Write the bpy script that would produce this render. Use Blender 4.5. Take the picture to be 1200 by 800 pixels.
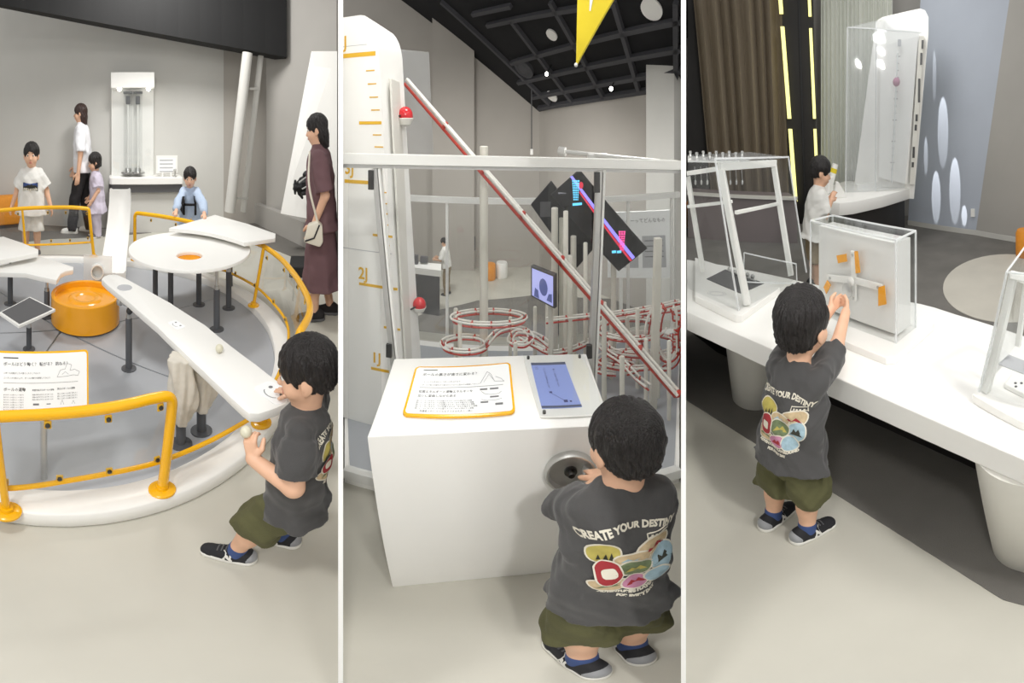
import bpy, bmesh, math, random
import numpy as np
from mathutils import Vector, Matrix, Euler
from mathutils.bvhtree import BVHTree

for _o in list(bpy.data.objects):
    bpy.data.objects.remove(_o)
SC = bpy.context.scene
COL = SC.collection
PI = math.pi
H = 1.40                      # eye height of the viewer
EL0, KX, KY = 150.0, 160.0 / 1200.0, 83.0 / 800.0

# ---------------------------------------------------------------- camera
cam_d = bpy.data.cameras.new('camera')
cam_d.type = 'PANO'
cam_d.panorama_type = 'EQUIRECTANGULAR'
cam_d.longitude_min = math.radians(-80.0)
cam_d.longitude_max = math.radians(80.0)
cam_d.latitude_max = math.radians(EL0 * KY)
cam_d.latitude_min = math.radians((EL0 - 800) * KY)
cam_d.clip_start = 0.02
cam = bpy.data.objects.new('camera', cam_d)
cam.location = (0, 0, H)
cam.rotation_euler = (PI / 2, 0, 0)
COL.objects.link(cam)
SC.camera = cam

# ---------------------------------------------------------------- world, exposure
world = bpy.data.worlds.new('world')
SC.world = world
world.use_nodes = True
_bg = world.node_tree.nodes['Background']
_bg.inputs[0].default_value = (1.0, 0.99, 0.97, 1)
_bg.inputs[1].default_value = 0.50
SC.view_settings.view_transform = 'Standard'
SC.view_settings.look = 'None'
SC.view_settings.exposure = 0.10
SC.view_settings.gamma = 1.0
SC.view_settings.use_curve_mapping = False
SC.cycles.use_denoising = True
SC.cycles.transparent_max_bounces = 40
SC.cycles.max_bounces = 8
SC.cycles.sample_clamp_indirect = 6.0


def area_light(name, loc, target, size, power, color=(1, 0.985, 0.955)):
    d = bpy.data.lights.new(name, 'AREA')
    d.shape = 'DISK'
    d.size = size
    d.energy = power
    d.color = color
    o = bpy.data.objects.new(name, d)
    o.location = loc
    o.rotation_euler = (Vector(target) - Vector(loc)).to_track_quat('-Z', 'Y').to_euler()
    COL.objects.link(o)
    return o


def spot_light(name, loc, target, power, angle, blend=0.3, radius=0.05, color=(1, 0.985, 0.955)):
    d = bpy.data.lights.new(name, 'SPOT')
    d.energy = power
    d.spot_size = math.radians(angle)
    d.spot_blend = blend
    d.shadow_soft_size = radius
    d.color = color
    o = bpy.data.objects.new(name, d)
    o.location = loc
    o.rotation_euler = (Vector(target) - Vector(loc)).to_track_quat('-Z', 'Y').to_euler()
    COL.objects.link(o)
    return o


# overhead lights of the three bays, all above the frame
area_light('overhead_light', (-1.0, -0.5, 3.4), (-1.5, 1.0, 0.3), 0.5, 31)
area_light('overhead_light', (-3.7, 2.7, 3.6), (-5.0, 3.6, 0.9), 1.0, 88)  # added to lift the brightness of the left bay's back wall
area_light('overhead_light', (0.6, -1.4, 2.9), (0.15, 0.9, 0.4), 0.25, 34)
area_light('overhead_light', (1.0, -0.9, 3.4), (1.1, 0.8, 0.3), 0.4, 23)
area_light('overhead_light', (2.2, 1.2, 3.4), (1.7, 1.2, 0.4), 0.7, 17)
area_light('overhead_light', (4.0, 2.6, 3.7), (5.2, 2.4, 0.5), 0.9, 24)  # added to brighten the back of the right bay
area_light('overhead_light', (-0.1, 1.7, 3.1), (-0.1, 1.9, 0.0), 0.7, 20)  # added to brighten the inside of the display case

# ================================================================ helpers: picture to place
def yaw(px):
    return math.radians((px - 600) * KX)


def elv(py):
    return math.radians((EL0 - py) * KY)


def at(px, py, d):
    """point at horizontal distance d in the direction of a pixel"""
    a = yaw(px)
    return Vector((d * math.sin(a), d * math.cos(a), H + d * math.tan(elv(py))))


def fl(px, py, z=0.0):
    """point where the pixel's ray meets height z"""
    return at(px, py, (z - H) / math.tan(elv(py)))


def atz(px, d, z):
    a = yaw(px)
    return Vector((d * math.sin(a), d * math.cos(a), z))


def on(px, py, p0, n):
    """point where the pixel's ray meets the plane through p0 with normal n"""
    a, e = yaw(px), elv(py)
    r = Vector((math.sin(a), math.cos(a), math.tan(e)))
    n = Vector(n)
    o = Vector((0, 0, H))
    return o + r * ((Vector(p0) - o).dot(n) / r.dot(n))


def onl(px, py, a, b):
    """the same on the upright plane through the ground line a-b"""
    a, b = Vector(a), Vector(b)
    return on(px, py, (a.x, a.y, 0), (-(b.y - a.y), b.x - a.x, 0))


def lerp(a, b, t):
    return a + (b - a) * t


# ================================================================ materials
def s2l(c):
    return tuple((x / 12.92 if x <= 0.04045 else ((x + 0.055) / 1.055) ** 2.4) for x in c)


def rgb(r, g, b):
    return s2l((r / 255, g / 255, b / 255)) + (1,)


def mat(name, col, rough=0.5, metal=0.0, var=0.0, scale=6.0, bump=0.0, bscale=40.0, spec=0.5,
        stretch=None, coat=0.0, emit=0.0, trans=0.0, sheen=0.0):
    m = bpy.data.materials.new(name)
    m.use_nodes = True
    nt = m.node_tree
    p = nt.nodes['Principled BSDF']
    p.inputs['Base Color'].default_value = col
    p.inputs['Roughness'].default_value = rough
    p.inputs['Metallic'].default_value = metal
    p.inputs['Specular IOR Level'].default_value = spec
    p.inputs['Coat Weight'].default_value = coat
    p.inputs['Sheen Weight'].default_value = sheen
    if emit:
        p.inputs['Emission Color'].default_value = col
        p.inputs['Emission Strength'].default_value = emit
    tc = nt.nodes.new('ShaderNodeTexCoord')
    mp = nt.nodes.new('ShaderNodeMapping')
    nt.links.new(tc.outputs['Object'], mp.inputs['Vector'])
    if stretch:
        mp.inputs['Scale'].default_value = stretch
    if var:
        n = nt.nodes.new('ShaderNodeTexNoise')
        n.inputs['Scale'].default_value = scale
        n.inputs['Detail'].default_value = 6
        nt.links.new(mp.outputs[0], n.inputs['Vector'])
        r = nt.nodes.new('ShaderNodeValToRGB')
        r.color_ramp.elements[0].position = 0.3
        r.color_ramp.elements[1].position = 0.7
        r.color_ramp.elements[0].color = tuple(max(0, c * (1 - var)) for c in col[:3]) + (1,)
        r.color_ramp.elements[1].color = tuple(min(1, c * (1 + var)) for c in col[:3]) + (1,)
        nt.links.new(n.outputs['Fac'], r.inputs['Fac'])
        nt.links.new(r.outputs['Color'], p.inputs['Base Color'])
    if bump:
        n2 = nt.nodes.new('ShaderNodeTexNoise')
        n2.inputs['Scale'].default_value = bscale
        n2.inputs['Detail'].default_value = 4
        nt.links.new(mp.outputs[0], n2.inputs['Vector'])
        b = nt.nodes.new('ShaderNodeBump')
        b.inputs['Strength'].default_value = bump
        b.inputs['Distance'].default_value = 0.01
        nt.links.new(n2.outputs['Fac'], b.inputs['Height'])
        nt.links.new(b.outputs['Normal'], p.inputs['Normal'])
    return m


def clear_mat(name, tint=(0.97, 0.975, 0.975), gloss=1.0, rough=0.02, haze=0.0):
    """clear acrylic sheet: what it lets through, a Fresnel reflection, a little scatter"""
    m = bpy.data.materials.new(name)
    m.use_nodes = True
    nt = m.node_tree
    nt.nodes.remove(nt.nodes['Principled BSDF'])
    out = nt.nodes['Material Output']
    t = nt.nodes.new('ShaderNodeBsdfTransparent')
    t.inputs[0].default_value = tint + (1,)
    g = nt.nodes.new('ShaderNodeBsdfGlossy')
    g.inputs['Roughness'].default_value = rough
    lw = nt.nodes.new('ShaderNodeLayerWeight')
    lw.inputs[0].default_value = 0.5
    pw = nt.nodes.new('ShaderNodeMath')
    pw.operation = 'POWER'
    pw.inputs[1].default_value = 5.0
    nt.links.new(lw.outputs['Facing'], pw.inputs[0])
    mu = nt.nodes.new('ShaderNodeMath')
    mu.operation = 'MULTIPLY_ADD'
    mu.inputs[1].default_value = 0.6 * gloss
    mu.inputs[2].default_value = 0.035 * gloss
    nt.links.new(pw.outputs[0], mu.inputs[0])
    mx = nt.nodes.new('ShaderNodeMixShader')
    nt.links.new(mu.outputs[0], mx.inputs[0])
    nt.links.new(t.outputs[0], mx.inputs[1])
    nt.links.new(g.outputs[0], mx.inputs[2])
    last = mx
    if haze:
        d = nt.nodes.new('ShaderNodeBsdfDiffuse')
        d.inputs[0].default_value = (0.95, 0.96, 0.96, 1)
        m2 = nt.nodes.new('ShaderNodeMixShader')
        m2.inputs[0].default_value = haze
        nt.links.new(mx.outputs[0], m2.inputs[1])
        nt.links.new(d.outputs[0], m2.inputs[2])
        last = m2
    nt.links.new(last.outputs[0], out.inputs['Surface'])
    return m


M = {}
M['white'] = mat('white_lacquer', rgb(246, 245, 241), 0.35, var=0.015, scale=3)
M['white_satin'] = mat('white_satin_board', rgb(243, 242, 238), 0.5, var=0.015, scale=4)
M['white_fin'] = mat('white_partition_paint', rgb(252, 252, 251), 0.6)
M['frame_white'] = mat('white_powder_coat', rgb(236, 236, 232), 0.4)
M['offwhite'] = mat('off_white_plastic', rgb(228, 226, 218), 0.4, var=0.02, scale=10)
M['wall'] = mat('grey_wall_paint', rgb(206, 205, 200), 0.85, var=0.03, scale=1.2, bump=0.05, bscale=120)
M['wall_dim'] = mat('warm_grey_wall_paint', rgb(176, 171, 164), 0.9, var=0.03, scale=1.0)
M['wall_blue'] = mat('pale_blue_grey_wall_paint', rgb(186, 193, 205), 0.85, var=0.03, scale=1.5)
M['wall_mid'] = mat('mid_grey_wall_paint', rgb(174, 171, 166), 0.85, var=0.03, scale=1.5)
M['floor'] = mat('pale_resin_floor', rgb(198, 195, 184), 0.55, var=0.07, scale=1.6, bump=0.03, bscale=30)
M['carpet'] = mat('charcoal_carpet', rgb(116, 113, 108), 0.95, var=0.14, scale=2.5, bump=0.3, bscale=260)
M['oval'] = mat('pale_floor_oval', rgb(205, 200, 188), 0.7, var=0.05, scale=3)
M['grey_floor'] = mat('grey_platform_sheet', rgb(172, 175, 180), 0.5, var=0.05, scale=2.5)
M['grey_dark'] = mat('dark_grey_plastic', rgb(92, 92, 94), 0.55)
M['leg_grey'] = mat('dark_grey_sleeve', rgb(84, 86, 90), 0.5)
M['steel'] = mat('brushed_steel', rgb(200, 200, 198), 0.28, metal=1.0, var=0.04, scale=60)
M['steel_soft'] = mat('satin_aluminium', rgb(205, 205, 203), 0.42, metal=0.9, var=0.03, scale=40)
M['steel_dark'] = mat('dark_steel', rgb(90, 90, 90), 0.3, metal=1.0)
M['yellow'] = mat('yellow_gloss_paint', rgb(250, 186, 6), 0.25, coat=0.4, var=0.03, scale=8)
M['orange'] = mat('orange_gloss_plastic', rgb(248, 170, 20), 0.22, coat=0.5, var=0.02, scale=6)
M['orange_soft'] = mat('orange_upholstery', rgb(232, 150, 48), 0.7, var=0.05, scale=30)
M['ochre'] = mat('ochre_print', rgb(226, 178, 44), 0.6)
M['pennant'] = mat('yellow_pennant_film', rgb(232, 208, 40), 0.5, var=0.05, scale=5)
M['header_black'] = mat('black_header_board', rgb(9, 9, 10), 0.8)
M['black'] = mat('matt_black', rgb(18, 18, 20), 0.6, var=0.1, scale=4)
M['black_gloss'] = mat('gloss_black', rgb(10, 10, 12), 0.12)
M['beam'] = mat('charcoal_ceiling_beam', rgb(74, 74, 78), 0.8)
M['coffer'] = mat('black_ceiling', rgb(22, 22, 25), 0.9, var=0.2, scale=3)
M['engine'] = mat('black_cast_metal', rgb(24, 24, 26), 0.35, metal=0.3, bump=0.5, bscale=40)
M['cloth_cover'] = mat('unbleached_cloth', rgb(214, 208, 196), 0.9, var=0.06, scale=20, bump=0.2, bscale=60)
M['ink'] = mat('grey_print_ink', rgb(120, 120, 122), 0.7)
M['ink_dark'] = mat('dark_print_ink', rgb(66, 66, 68), 0.7)
M['ink_light'] = mat('pale_grey_print', rgb(186, 187, 190), 0.7)
M['paper'] = mat('white_sign_print', rgb(248, 249, 249), 0.5)
M['red'] = mat('red_gloss_plastic', rgb(206, 30, 40), 0.2, coat=0.4)
M['track_red'] = mat('red_rail_clip', rgb(196, 66, 52), 0.45)
M['track_white'] = mat('white_rail_tube', rgb(238, 236, 228), 0.35)
M['pole'] = mat('cream_pole', rgb(226, 223, 212), 0.45, var=0.03, scale=12)
M['ball'] = mat('cream_ball', rgb(216, 212, 190), 0.35, var=0.08, scale=30)
M['curtain_dark'] = mat('brown_grey_curtain', rgb(138, 126, 108), 0.95, var=0.08, scale=4, stretch=(8, 8, 0.6))
M['curtain_light'] = mat('pale_sheer_curtain', rgb(212, 214, 206), 0.9, var=0.05, scale=4, stretch=(8, 8, 0.6))
M['dark_wood'] = mat('dark_brown_panel', rgb(30, 27, 25), 0.6, var=0.2, scale=3)
M['mauve'] = mat('mauve_grey_panel', rgb(122, 110, 110), 0.7, var=0.05, scale=3)
M['clear'] = clear_mat('clear_acrylic')
M['clear_hazy'] = clear_mat('frosted_edge_acrylic', (0.95, 0.96, 0.97), 1.0, 0.05, 0.10)
M['clear_edge'] = clear_mat('polished_acrylic_edge', (0.9, 0.92, 0.93), 1.0, 0.05, 0.55)
M['film'] = mat('satin_silver_board', rgb(232, 231, 228), 0.45, var=0.03, scale=3)
M['lamp_on'] = mat('lit_lamp', (1, 0.97, 0.9, 1), 0.5, emit=9)
M['lamp_soft'] = mat('lit_downlight', (1, 0.93, 0.82, 1), 0.5, emit=0.55)
M['strip_on'] = mat('lit_yellow_strip', rgb(246, 238, 150), 0.5, emit=1.1)
M['scr_blue'] = mat('blue_screen', rgb(120, 134, 186), 0.3, emit=0.55)
M['scr_dark'] = mat('blue_screen_bar', rgb(70, 74, 98), 0.3, emit=0.3)
M['scr_ink'] = mat('navy_screen_text', rgb(52, 56, 110), 0.4, emit=0.2)
M['scr_photo'] = mat('lavender_screen', rgb(168, 172, 226), 0.3, emit=0.7)
M['scr_photo_dark'] = mat('blue_grey_screen_shape', rgb(92, 100, 150), 0.4, emit=0.5)
M['px_cyan'] = mat('cyan_screen_pixels', rgb(96, 196, 236), 0.4, emit=1.0)
M['px_pink'] = mat('pink_screen_pixels', rgb(236, 78, 150), 0.4, emit=1.0)
M['px_violet'] = mat('violet_screen_line', rgb(140, 130, 238), 0.4, emit=1.0)
M['px_red'] = mat('red_screen_line', rgb(186, 40, 62), 0.4, emit=0.8)
M['px_white'] = mat('white_screen_text', rgb(220, 220, 230), 0.4, emit=0.9)
# people
M['skin'] = mat('skin', rgb(226, 180, 150), 0.5, var=0.04, scale=30)
M['hair'] = mat('black_hair', rgb(26, 21, 20), 0.36, var=0.35, scale=30, bump=0.7, bscale=90, stretch=(3, 3, 0.5))
M['hair_brown'] = mat('dark_brown_hair', rgb(52, 32, 26), 0.4, var=0.3, scale=30, bump=0.5, bscale=90, stretch=(3, 3, 0.5))
M['tee_dark'] = mat('washed_black_cotton', rgb(72, 71, 71), 0.9, var=0.06, scale=9, bump=0.12, bscale=300, sheen=0.2)
M['olive'] = mat('olive_cotton', rgb(88, 87, 56), 0.9, var=0.08, scale=14, bump=0.15, bscale=200)
M['tee_white'] = mat('white_cotton', rgb(232, 231, 226), 0.9, var=0.03, scale=9)
M['blouse'] = mat('white_blouse_cotton', rgb(236, 236, 240), 0.85, var=0.03, scale=9)
M['lilac'] = mat('lilac_cotton', rgb(206, 198, 214), 0.9, var=0.04, scale=9)
M['blue_shirt'] = mat('pale_blue_striped_cotton', rgb(176, 192, 214), 0.9, var=0.12, scale=40, stretch=(6, 6, 0.1))
M['trouser_black'] = mat('black_cloth', rgb(40, 38, 40), 0.9)
M['trouser_khaki'] = mat('khaki_cloth', rgb(146, 130, 104), 0.9, var=0.06, scale=12)
M['maroon'] = mat('maroon_skirt_cloth', rgb(112, 84, 88), 0.9, var=0.08, scale=7)
M['bag'] = mat('cream_bag_leather', rgb(226, 220, 204), 0.45)
M['shoe'] = mat('charcoal_suede', rgb(34, 34, 38), 0.8, var=0.15, scale=30)
M['shoe_grey'] = mat('silver_grey_mesh', rgb(150, 152, 156), 0.55, var=0.06, scale=50)
M['rubber'] = mat('white_rubber', rgb(228, 226, 220), 0.6)
M['sock'] = mat('blue_sock', rgb(62, 82, 132), 0.9)
M['eye_white'] = mat('eye_white', rgb(236, 234, 230), 0.3)
M['eye_dark'] = mat('dark_iris', rgb(30, 22, 18), 0.2)
M['lips'] = mat('lips', rgb(198, 122, 112), 0.45)
M['print_cream'] = mat('cream_shirt_print', rgb(224, 218, 202), 0.8)
M['plate_hazy'] = clear_mat('cloudy_acrylic', (0.96, 0.97, 0.97), 1.0, 0.05, 0.35)
M['p_yellow'] = mat('yellow_shirt_print', rgb(190, 176, 92), 0.8, var=0.1, scale=60)
M['p_pink'] = mat('pink_shirt_print', rgb(192, 132, 160), 0.8, var=0.1, scale=60)
M['p_red'] = mat('red_shirt_print', rgb(158, 46, 52), 0.8)
M['p_green'] = mat('green_shirt_print', rgb(112, 126, 92), 0.8, var=0.25, scale=70)
M['p_blue'] = mat('pale_blue_shirt_print', rgb(158, 184, 196), 0.8, var=0.15, scale=70)
M['p_tan'] = mat('tan_shirt_print', rgb(198, 176, 140), 0.8, var=0.15, scale=70)
M['p_dark'] = mat('dark_shirt_print', rgb(58, 58, 50), 0.8)


# ================================================================ objects and meshes
def tag(o, label=None, cat=None, group=None, kind=None):
    if label:
        o['label'] = label
    if cat:
        o['category'] = cat
    if group:
        o['group'] = group
    if kind:
        o['kind'] = kind
    return o


def thing(name, label, cat, loc, group=None):
    o = bpy.data.objects.new(name, None)
    o.empty_display_size = 0.1
    o.location = loc
    COL.objects.link(o)
    return tag(o, label, cat, group)


def adopt(c, parent):
    c.parent = parent
    c.matrix_parent_inverse = parent_world(parent).inverted()
    return c


def parent_world(p):
    loc = Matrix.LocRotScale(p.location, p.rotation_euler, p.scale)
    if p.parent:
        return parent_world(p.parent) @ p.matrix_parent_inverse @ loc
    return loc


def link(name, me, m, parent=None, smooth=None, label=None):
    if m is not None and len(me.materials) == 0:
        me.materials.append(m)
    o = bpy.data.objects.new(name, me)
    COL.objects.link(o)
    if parent is not None:
        adopt(o, parent)
    if label:
        o['label'] = label
    return o


def obj(name, bm, m, parent=None, smooth=40, label=None, bevel=0.0, kind=None):
    me = bpy.data.meshes.new(name)
    bmesh.ops.recalc_face_normals(bm, faces=bm.faces)
    if bevel:
        es = [e for e in bm.edges if len(e.link_faces) == 2 and e.calc_face_angle(0) > 0.6]
        bmesh.ops.bevel(bm, geom=es, offset=bevel, segments=2, profile=0.5, affect='EDGES')
    if smooth:
        for f in bm.faces:
            f.smooth = True
        for e in bm.edges:
            if len(e.link_faces) == 2 and e.calc_face_angle(0) > math.radians(smooth):
                e.smooth = False
    bm.to_mesh(me)
    bm.free()
    o = link(name, me, m, parent, label=label)
    if kind:
        o['kind'] = kind
    return o


def B():
    return bmesh.new()


def add_box(bm, c, s, rz=0.0, rot=None):
    """box with centre c, full size s"""
    R = rot if rot is not None else Matrix.Rotation(rz, 3, 'Z')
    c = Vector(c)
    vs = [bm.verts.new(c + R @ Vector((x * s[0] / 2, y * s[1] / 2, z * s[2] / 2)))
          for x in (-1, 1) for y in (-1, 1) for z in (-1, 1)]
    for f in ((0, 1, 3, 2), (4, 6, 7, 5), (0, 4, 5, 1), (2, 3, 7, 6), (0, 2, 6, 4), (1, 5, 7, 3)):
        bm.faces.new([vs[i] for i in f])
    return bm


def add_hull8(bm, bot, top):
    """solid between two loops of equally many points"""
    n = len(bot)
    a = [bm.verts.new(Vector(p)) for p in bot]
    b = [bm.verts.new(Vector(p)) for p in top]
    bm.faces.new(a[::-1])
    bm.faces.new(b)
    for i in range(n):
        j = (i + 1) % n
        bm.faces.new([a[i], a[j], b[j], b[i]])
    return bm


def add_prism(bm, pts, z0, z1):
    return add_hull8(bm, [(p[0], p[1], z0) for p in pts], [(p[0], p[1], z1) for p in pts])


def add_bar(bm, p, q, w, h=None, up=(0, 0, 1)):
    """rectangular bar from p to q, w across, h along up"""
    p, q = Vector(p), Vector(q)
    h = h or w
    d = (q - p).normalized()
    u = Vector(up)
    s = d.cross(u)
    if s.length < 1e-5:
        s = d.cross(Vector((1, 0, 0)))
    s.normalize()
    u = s.cross(d).normalized()
    lo = [p + s * a * w / 2 + u * b * h / 2 for a, b in ((-1, -1), (1, -1), (1, 1), (-1, 1))]
    return add_hull8(bm, lo, [v + (q - p) for v in lo])


def add_tube(bm, pts, r, seg=12, closed=False, r2=None):
    """round tube along points (constant or tapering radius)"""
    pts = [Vector(p) for p in pts]
    n = len(pts)
    rings = []
    prev_n = None
    for i, p in enumerate(pts):
        if closed:
            t = (pts[(i + 1) % n] - pts[i - 1]).normalized()
        else:
            t = (pts[min(i + 1, n - 1)] - pts[max(i - 1, 0)]).normalized()
        if prev_n is None:
            ref = Vector((0, 0, 1)) if abs(t.z) < 0.9 else Vector((1, 0, 0))
            nn = (ref - t * ref.dot(t)).normalized()
        else:
            nn = (prev_n - t * prev_n.dot(t)).normalized()
        prev_n = nn
        b = t.cross(nn)
        rr = r if r2 is None else lerp(r, r2, i / max(1, n - 1))
        if isinstance(r, (list, tuple)):
            rr = r[i]
        rings.append([bm.verts.new(p + (nn * math.cos(2 * PI * k / seg) + b * math.sin(2 * PI * k / seg)) * rr) for k in range(seg)])
    m = n if closed else n - 1
    for i in range(m):
        A, Bq = rings[i], rings[(i + 1) % n]
        for k in range(seg):
            bm.faces.new([A[k], A[(k + 1) % seg], Bq[(k + 1) % seg], Bq[k]])
    if not closed:
        bm.faces.new(rings[0][::-1])
        bm.faces.new(rings[-1])
    return bm


def add_lathe(bm, c, prof, seg=32, axis=(0, 0, 1)):
    """profile of (radius, height) turned about an axis through c"""
    q = Vector((0, 0, 1)).rotation_difference(Vector(axis))
    c = Vector(c)
    rings = []
    for r, h in prof:
        if r < 1e-6:
            rings.append([bm.verts.new(c + q @ Vector((0, 0, h)))])
        else:
            rings.append([bm.verts.new(c + q @ Vector((r * math.cos(2 * PI * k / seg), r * math.sin(2 * PI * k / seg), h))) for k in range(seg)])
    for A, Bq in zip(rings, rings[1:]):
        if len(A) == 1 and len(Bq) == 1:
            continue
        for k in range(seg):
            k2 = (k + 1) % seg
            if len(A) == 1:
                bm.faces.new([A[0], Bq[k2], Bq[k]])
            elif len(Bq) == 1:
                bm.faces.new([A[k], A[k2], Bq[0]])
            else:
                bm.faces.new([A[k], A[k2], Bq[k2], Bq[k]])
    if len(rings[0]) > 1:
        bm.faces.new(rings[0][::-1])
    if len(rings[-1]) > 1:
        bm.faces.new(rings[-1])
    return bm


def add_sphere(bm, c, r, seg=16, sz=1.0):
    prof = [(r * math.sin(PI * i / (seg // 2)), -r * sz * math.cos(PI * i / (seg // 2))) for i in range(seg // 2 + 1)]
    prof[0] = (0, prof[0][1])
    prof[-1] = (0, prof[-1][1])
    return add_lathe(bm, c, prof, seg)


def spline(pts, n=8, closed=False):
    """Catmull-Rom through the points"""
    pts = [Vector(p) for p in pts]
    m = len(pts)
    out = []
    rng = range(m) if closed else range(m - 1)
    for i in rng:
        if closed:
            a, b, c, d = pts[i - 1], pts[i], pts[(i + 1) % m], pts[(i + 2) % m]
        else:
            b, c = pts[i], pts[i + 1]
            a = pts[i - 1] if i else b * 2 - c
            d = pts[i + 2] if i + 2 < m else c * 2 - b
        for k in range(n):
            t = k / n
            out.append(0.5 * ((2 * b) + (c - a) * t + (2 * a - 5 * b + 4 * c - d) * t * t + (3 * b - a - 3 * c + d) * t ** 3))
    if not closed:
        out.append(pts[-1])
    return out


def round_corner(pts, rad, n=6):
    """polyline with filleted inner corners"""
    pts = [Vector(p) for p in pts]
    out = [pts[0]]
    for i in range(1, len(pts) - 1):
        p = pts[i]
        a = (pts[i - 1] - p)
        b = (pts[i + 1] - p)
        r = min(rad, a.length * 0.49, b.length * 0.49)
        A, Bq = p + a.normalized() * r, p + b.normalized() * r
        for k in range(n + 1):
            t = k / n
            out.append((A * (1 - t) ** 2) + p * (2 * t * (1 - t)) + Bq * t * t)
    out.append(pts[-1])
    return out


def rrect(w, h, r, n=5):
    """rounded rectangle outline about the origin"""
    out = []
    for cx, cy, a0 in ((w / 2 - r, h / 2 - r, 0), (-w / 2 + r, h / 2 - r, 90), (-w / 2 + r, -h / 2 + r, 180), (w / 2 - r, -h / 2 + r, 270)):
        for k in range(n + 1):
            a = math.radians(a0 + 90 * k / n)
            out.append((cx + r * math.cos(a), cy + r * math.sin(a)))
    return out


class Frame:
    """flat place to lay things on: origin, right, up (in the plane), normal"""

    def __init__(s, o, r, u):
        s.o = Vector(o)
        s.r = Vector(r).normalized()
        u = Vector(u)
        s.u = (u - s.r * u.dot(s.r)).normalized()
        s.n = s.r.cross(s.u).normalized()

    def __call__(s, x, y, z=0.0):
        return s.o + s.r * x + s.u * y + s.n * z

    def mat(s):
        m = Matrix((s.r, s.u, s.n)).transposed().to_4x4()
        m.translation = s.o
        return m


class Quad:
    """four-cornered flat place: lower left, lower right, upper right, upper left, with nominal size w x h"""

    def __init__(s, ll, lr, ur, ul, w=None, h=None):
        s.c = [Vector(p) for p in (ll, lr, ur, ul)]
        s.w = w or ((s.c[1] - s.c[0]).length + (s.c[2] - s.c[3]).length) / 2
        s.h = h or ((s.c[3] - s.c[0]).length + (s.c[2] - s.c[1]).length) / 2
        s.n = (s.c[1] - s.c[0]).cross(s.c[3] - s.c[0]).normalized()

    def __call__(s, x, y, z=0.0):
        a, b = x / s.w, y / s.h
        p = s.c[0] * (1 - a) * (1 - b) + s.c[1] * a * (1 - b) + s.c[2] * a * b + s.c[3] * (1 - a) * b
        return p + s.n * z


def flat4(ll, lr, ur, px):
    """fourth corner in the plane of the other three, under a pixel"""
    n = (Vector(lr) - Vector(ll)).cross(Vector(ur) - Vector(lr))
    return on(px[0], px[1], ll, n)


def rr(x0, y0, x1, y1, r, n=5):
    return [((x0 + x1) / 2 + x, (y0 + y1) / 2 + y) for x, y in rrect(x1 - x0, y1 - y0, r, n)]


def edge(p, q, z, n=12):
    """points at height z along a straight line of the view"""
    return [fl(lerp(p[0], q[0], i / n), lerp(p[1], q[1], i / n), z) for i in range(n + 1)]


def edge_at(p, q, d0, d1, n=12):
    """points along a straight line of the view, distance running from d0 to d1"""
    return [at(lerp(p[0], q[0], i / n), lerp(p[1], q[1], i / n), lerp(d0, d1, i / n)) for i in range(n + 1)]


def strip(bm, low, up, off):
    """solid wall between two equally long rows of points, thickened by off"""
    a = [bm.verts.new(p) for p in low]
    b = [bm.verts.new(p) for p in up]
    c = [bm.verts.new(p + off) for p in up]
    d = [bm.verts.new(p + off) for p in low]
    for i in range(len(low) - 1):
        for u, v in ((a, b), (b, c), (c, d), (d, a)):
            bm.faces.new([u[i], u[i + 1], v[i + 1], v[i]])
    bm.faces.new([a[0], b[0], c[0], d[0]])
    bm.faces.new([a[-1], d[-1], c[-1], b[-1]])
    return bm


def add_plate(bm, fr, pts, z0, z1):
    return add_hull8(bm, [fr(x, y, z0) for x, y in pts], [fr(x, y, z1) for x, y in pts])


def text_mesh(body, size, align='LEFT', res=2, bold=0.0, spacing=1.0):
    c = bpy.data.curves.new('lettering', 'FONT')
    c.body = body
    c.size = size
    c.align_x = align
    c.resolution_u = res
    c.offset = bold
    c.space_character = spacing
    o = bpy.data.objects.new('lettering', c)
    COL.objects.link(o)
    bpy.context.view_layer.update()
    me = bpy.data.meshes.new_from_object(o.evaluated_get(bpy.context.evaluated_depsgraph_get()))
    bpy.data.objects.remove(o)
    bpy.data.curves.remove(c)
    return me


def add_text(bm, fr, x, y, body, size, align='LEFT', z=0.0006, bold=0.0, res=2, spacing=1.0, fit=None, sy=1.0):
    """lettering joined into bm, flat on the frame; fit = wanted width"""
    me = text_mesh(body, size, align, res, bold or 0.007 * size, spacing)
    vs = [v.co.copy() for v in me.vertices]
    if not vs:
        return bm
    s = 1.0
    if fit:
        w = max(v.x for v in vs) - min(v.x for v in vs)
        s = fit / max(w, 1e-6)
    nv = [bm.verts.new(fr(x + v.x * s, y + v.y * (s if fit else 1.0) * sy, z)) for v in vs]
    for p in me.polygons:
        try:
            bm.faces.new([nv[i] for i in p.vertices])
        except ValueError:
            pass
    bpy.data.meshes.remove(me)
    return bm


def add_rects(bm, fr, rects, z=0.0006):
    for x0, y0, x1, y1 in rects:
        bm.faces.new([bm.verts.new(fr(a, b, z)) for a, b in ((x0, y0), (x1, y0), (x1, y1), (x0, y1))])
    return bm


def add_line(bm, fr, pts, w, z=0.0006):
    for (x0, y0), (x1, y1) in zip(pts, pts[1:]):
        d = Vector((x1 - x0, y1 - y0))
        if d.length < 1e-6:
            continue
        n = Vector((-d.y, d.x)).normalized() * w / 2
        bm.faces.new([bm.verts.new(fr(a, b, z)) for a, b in ((x0 + n.x, y0 + n.y), (x0 - n.x, y0 - n.y), (x1 - n.x, y1 - n.y), (x1 + n.x, y1 + n.y))])
    return bm


def copy_tree(o, parent=None):
    c = o.copy()
    COL.objects.link(c)
    if parent is not None:
        c.parent = parent
    for ch in list(o.children):
        copy_tree(ch, c)
    return c


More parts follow.
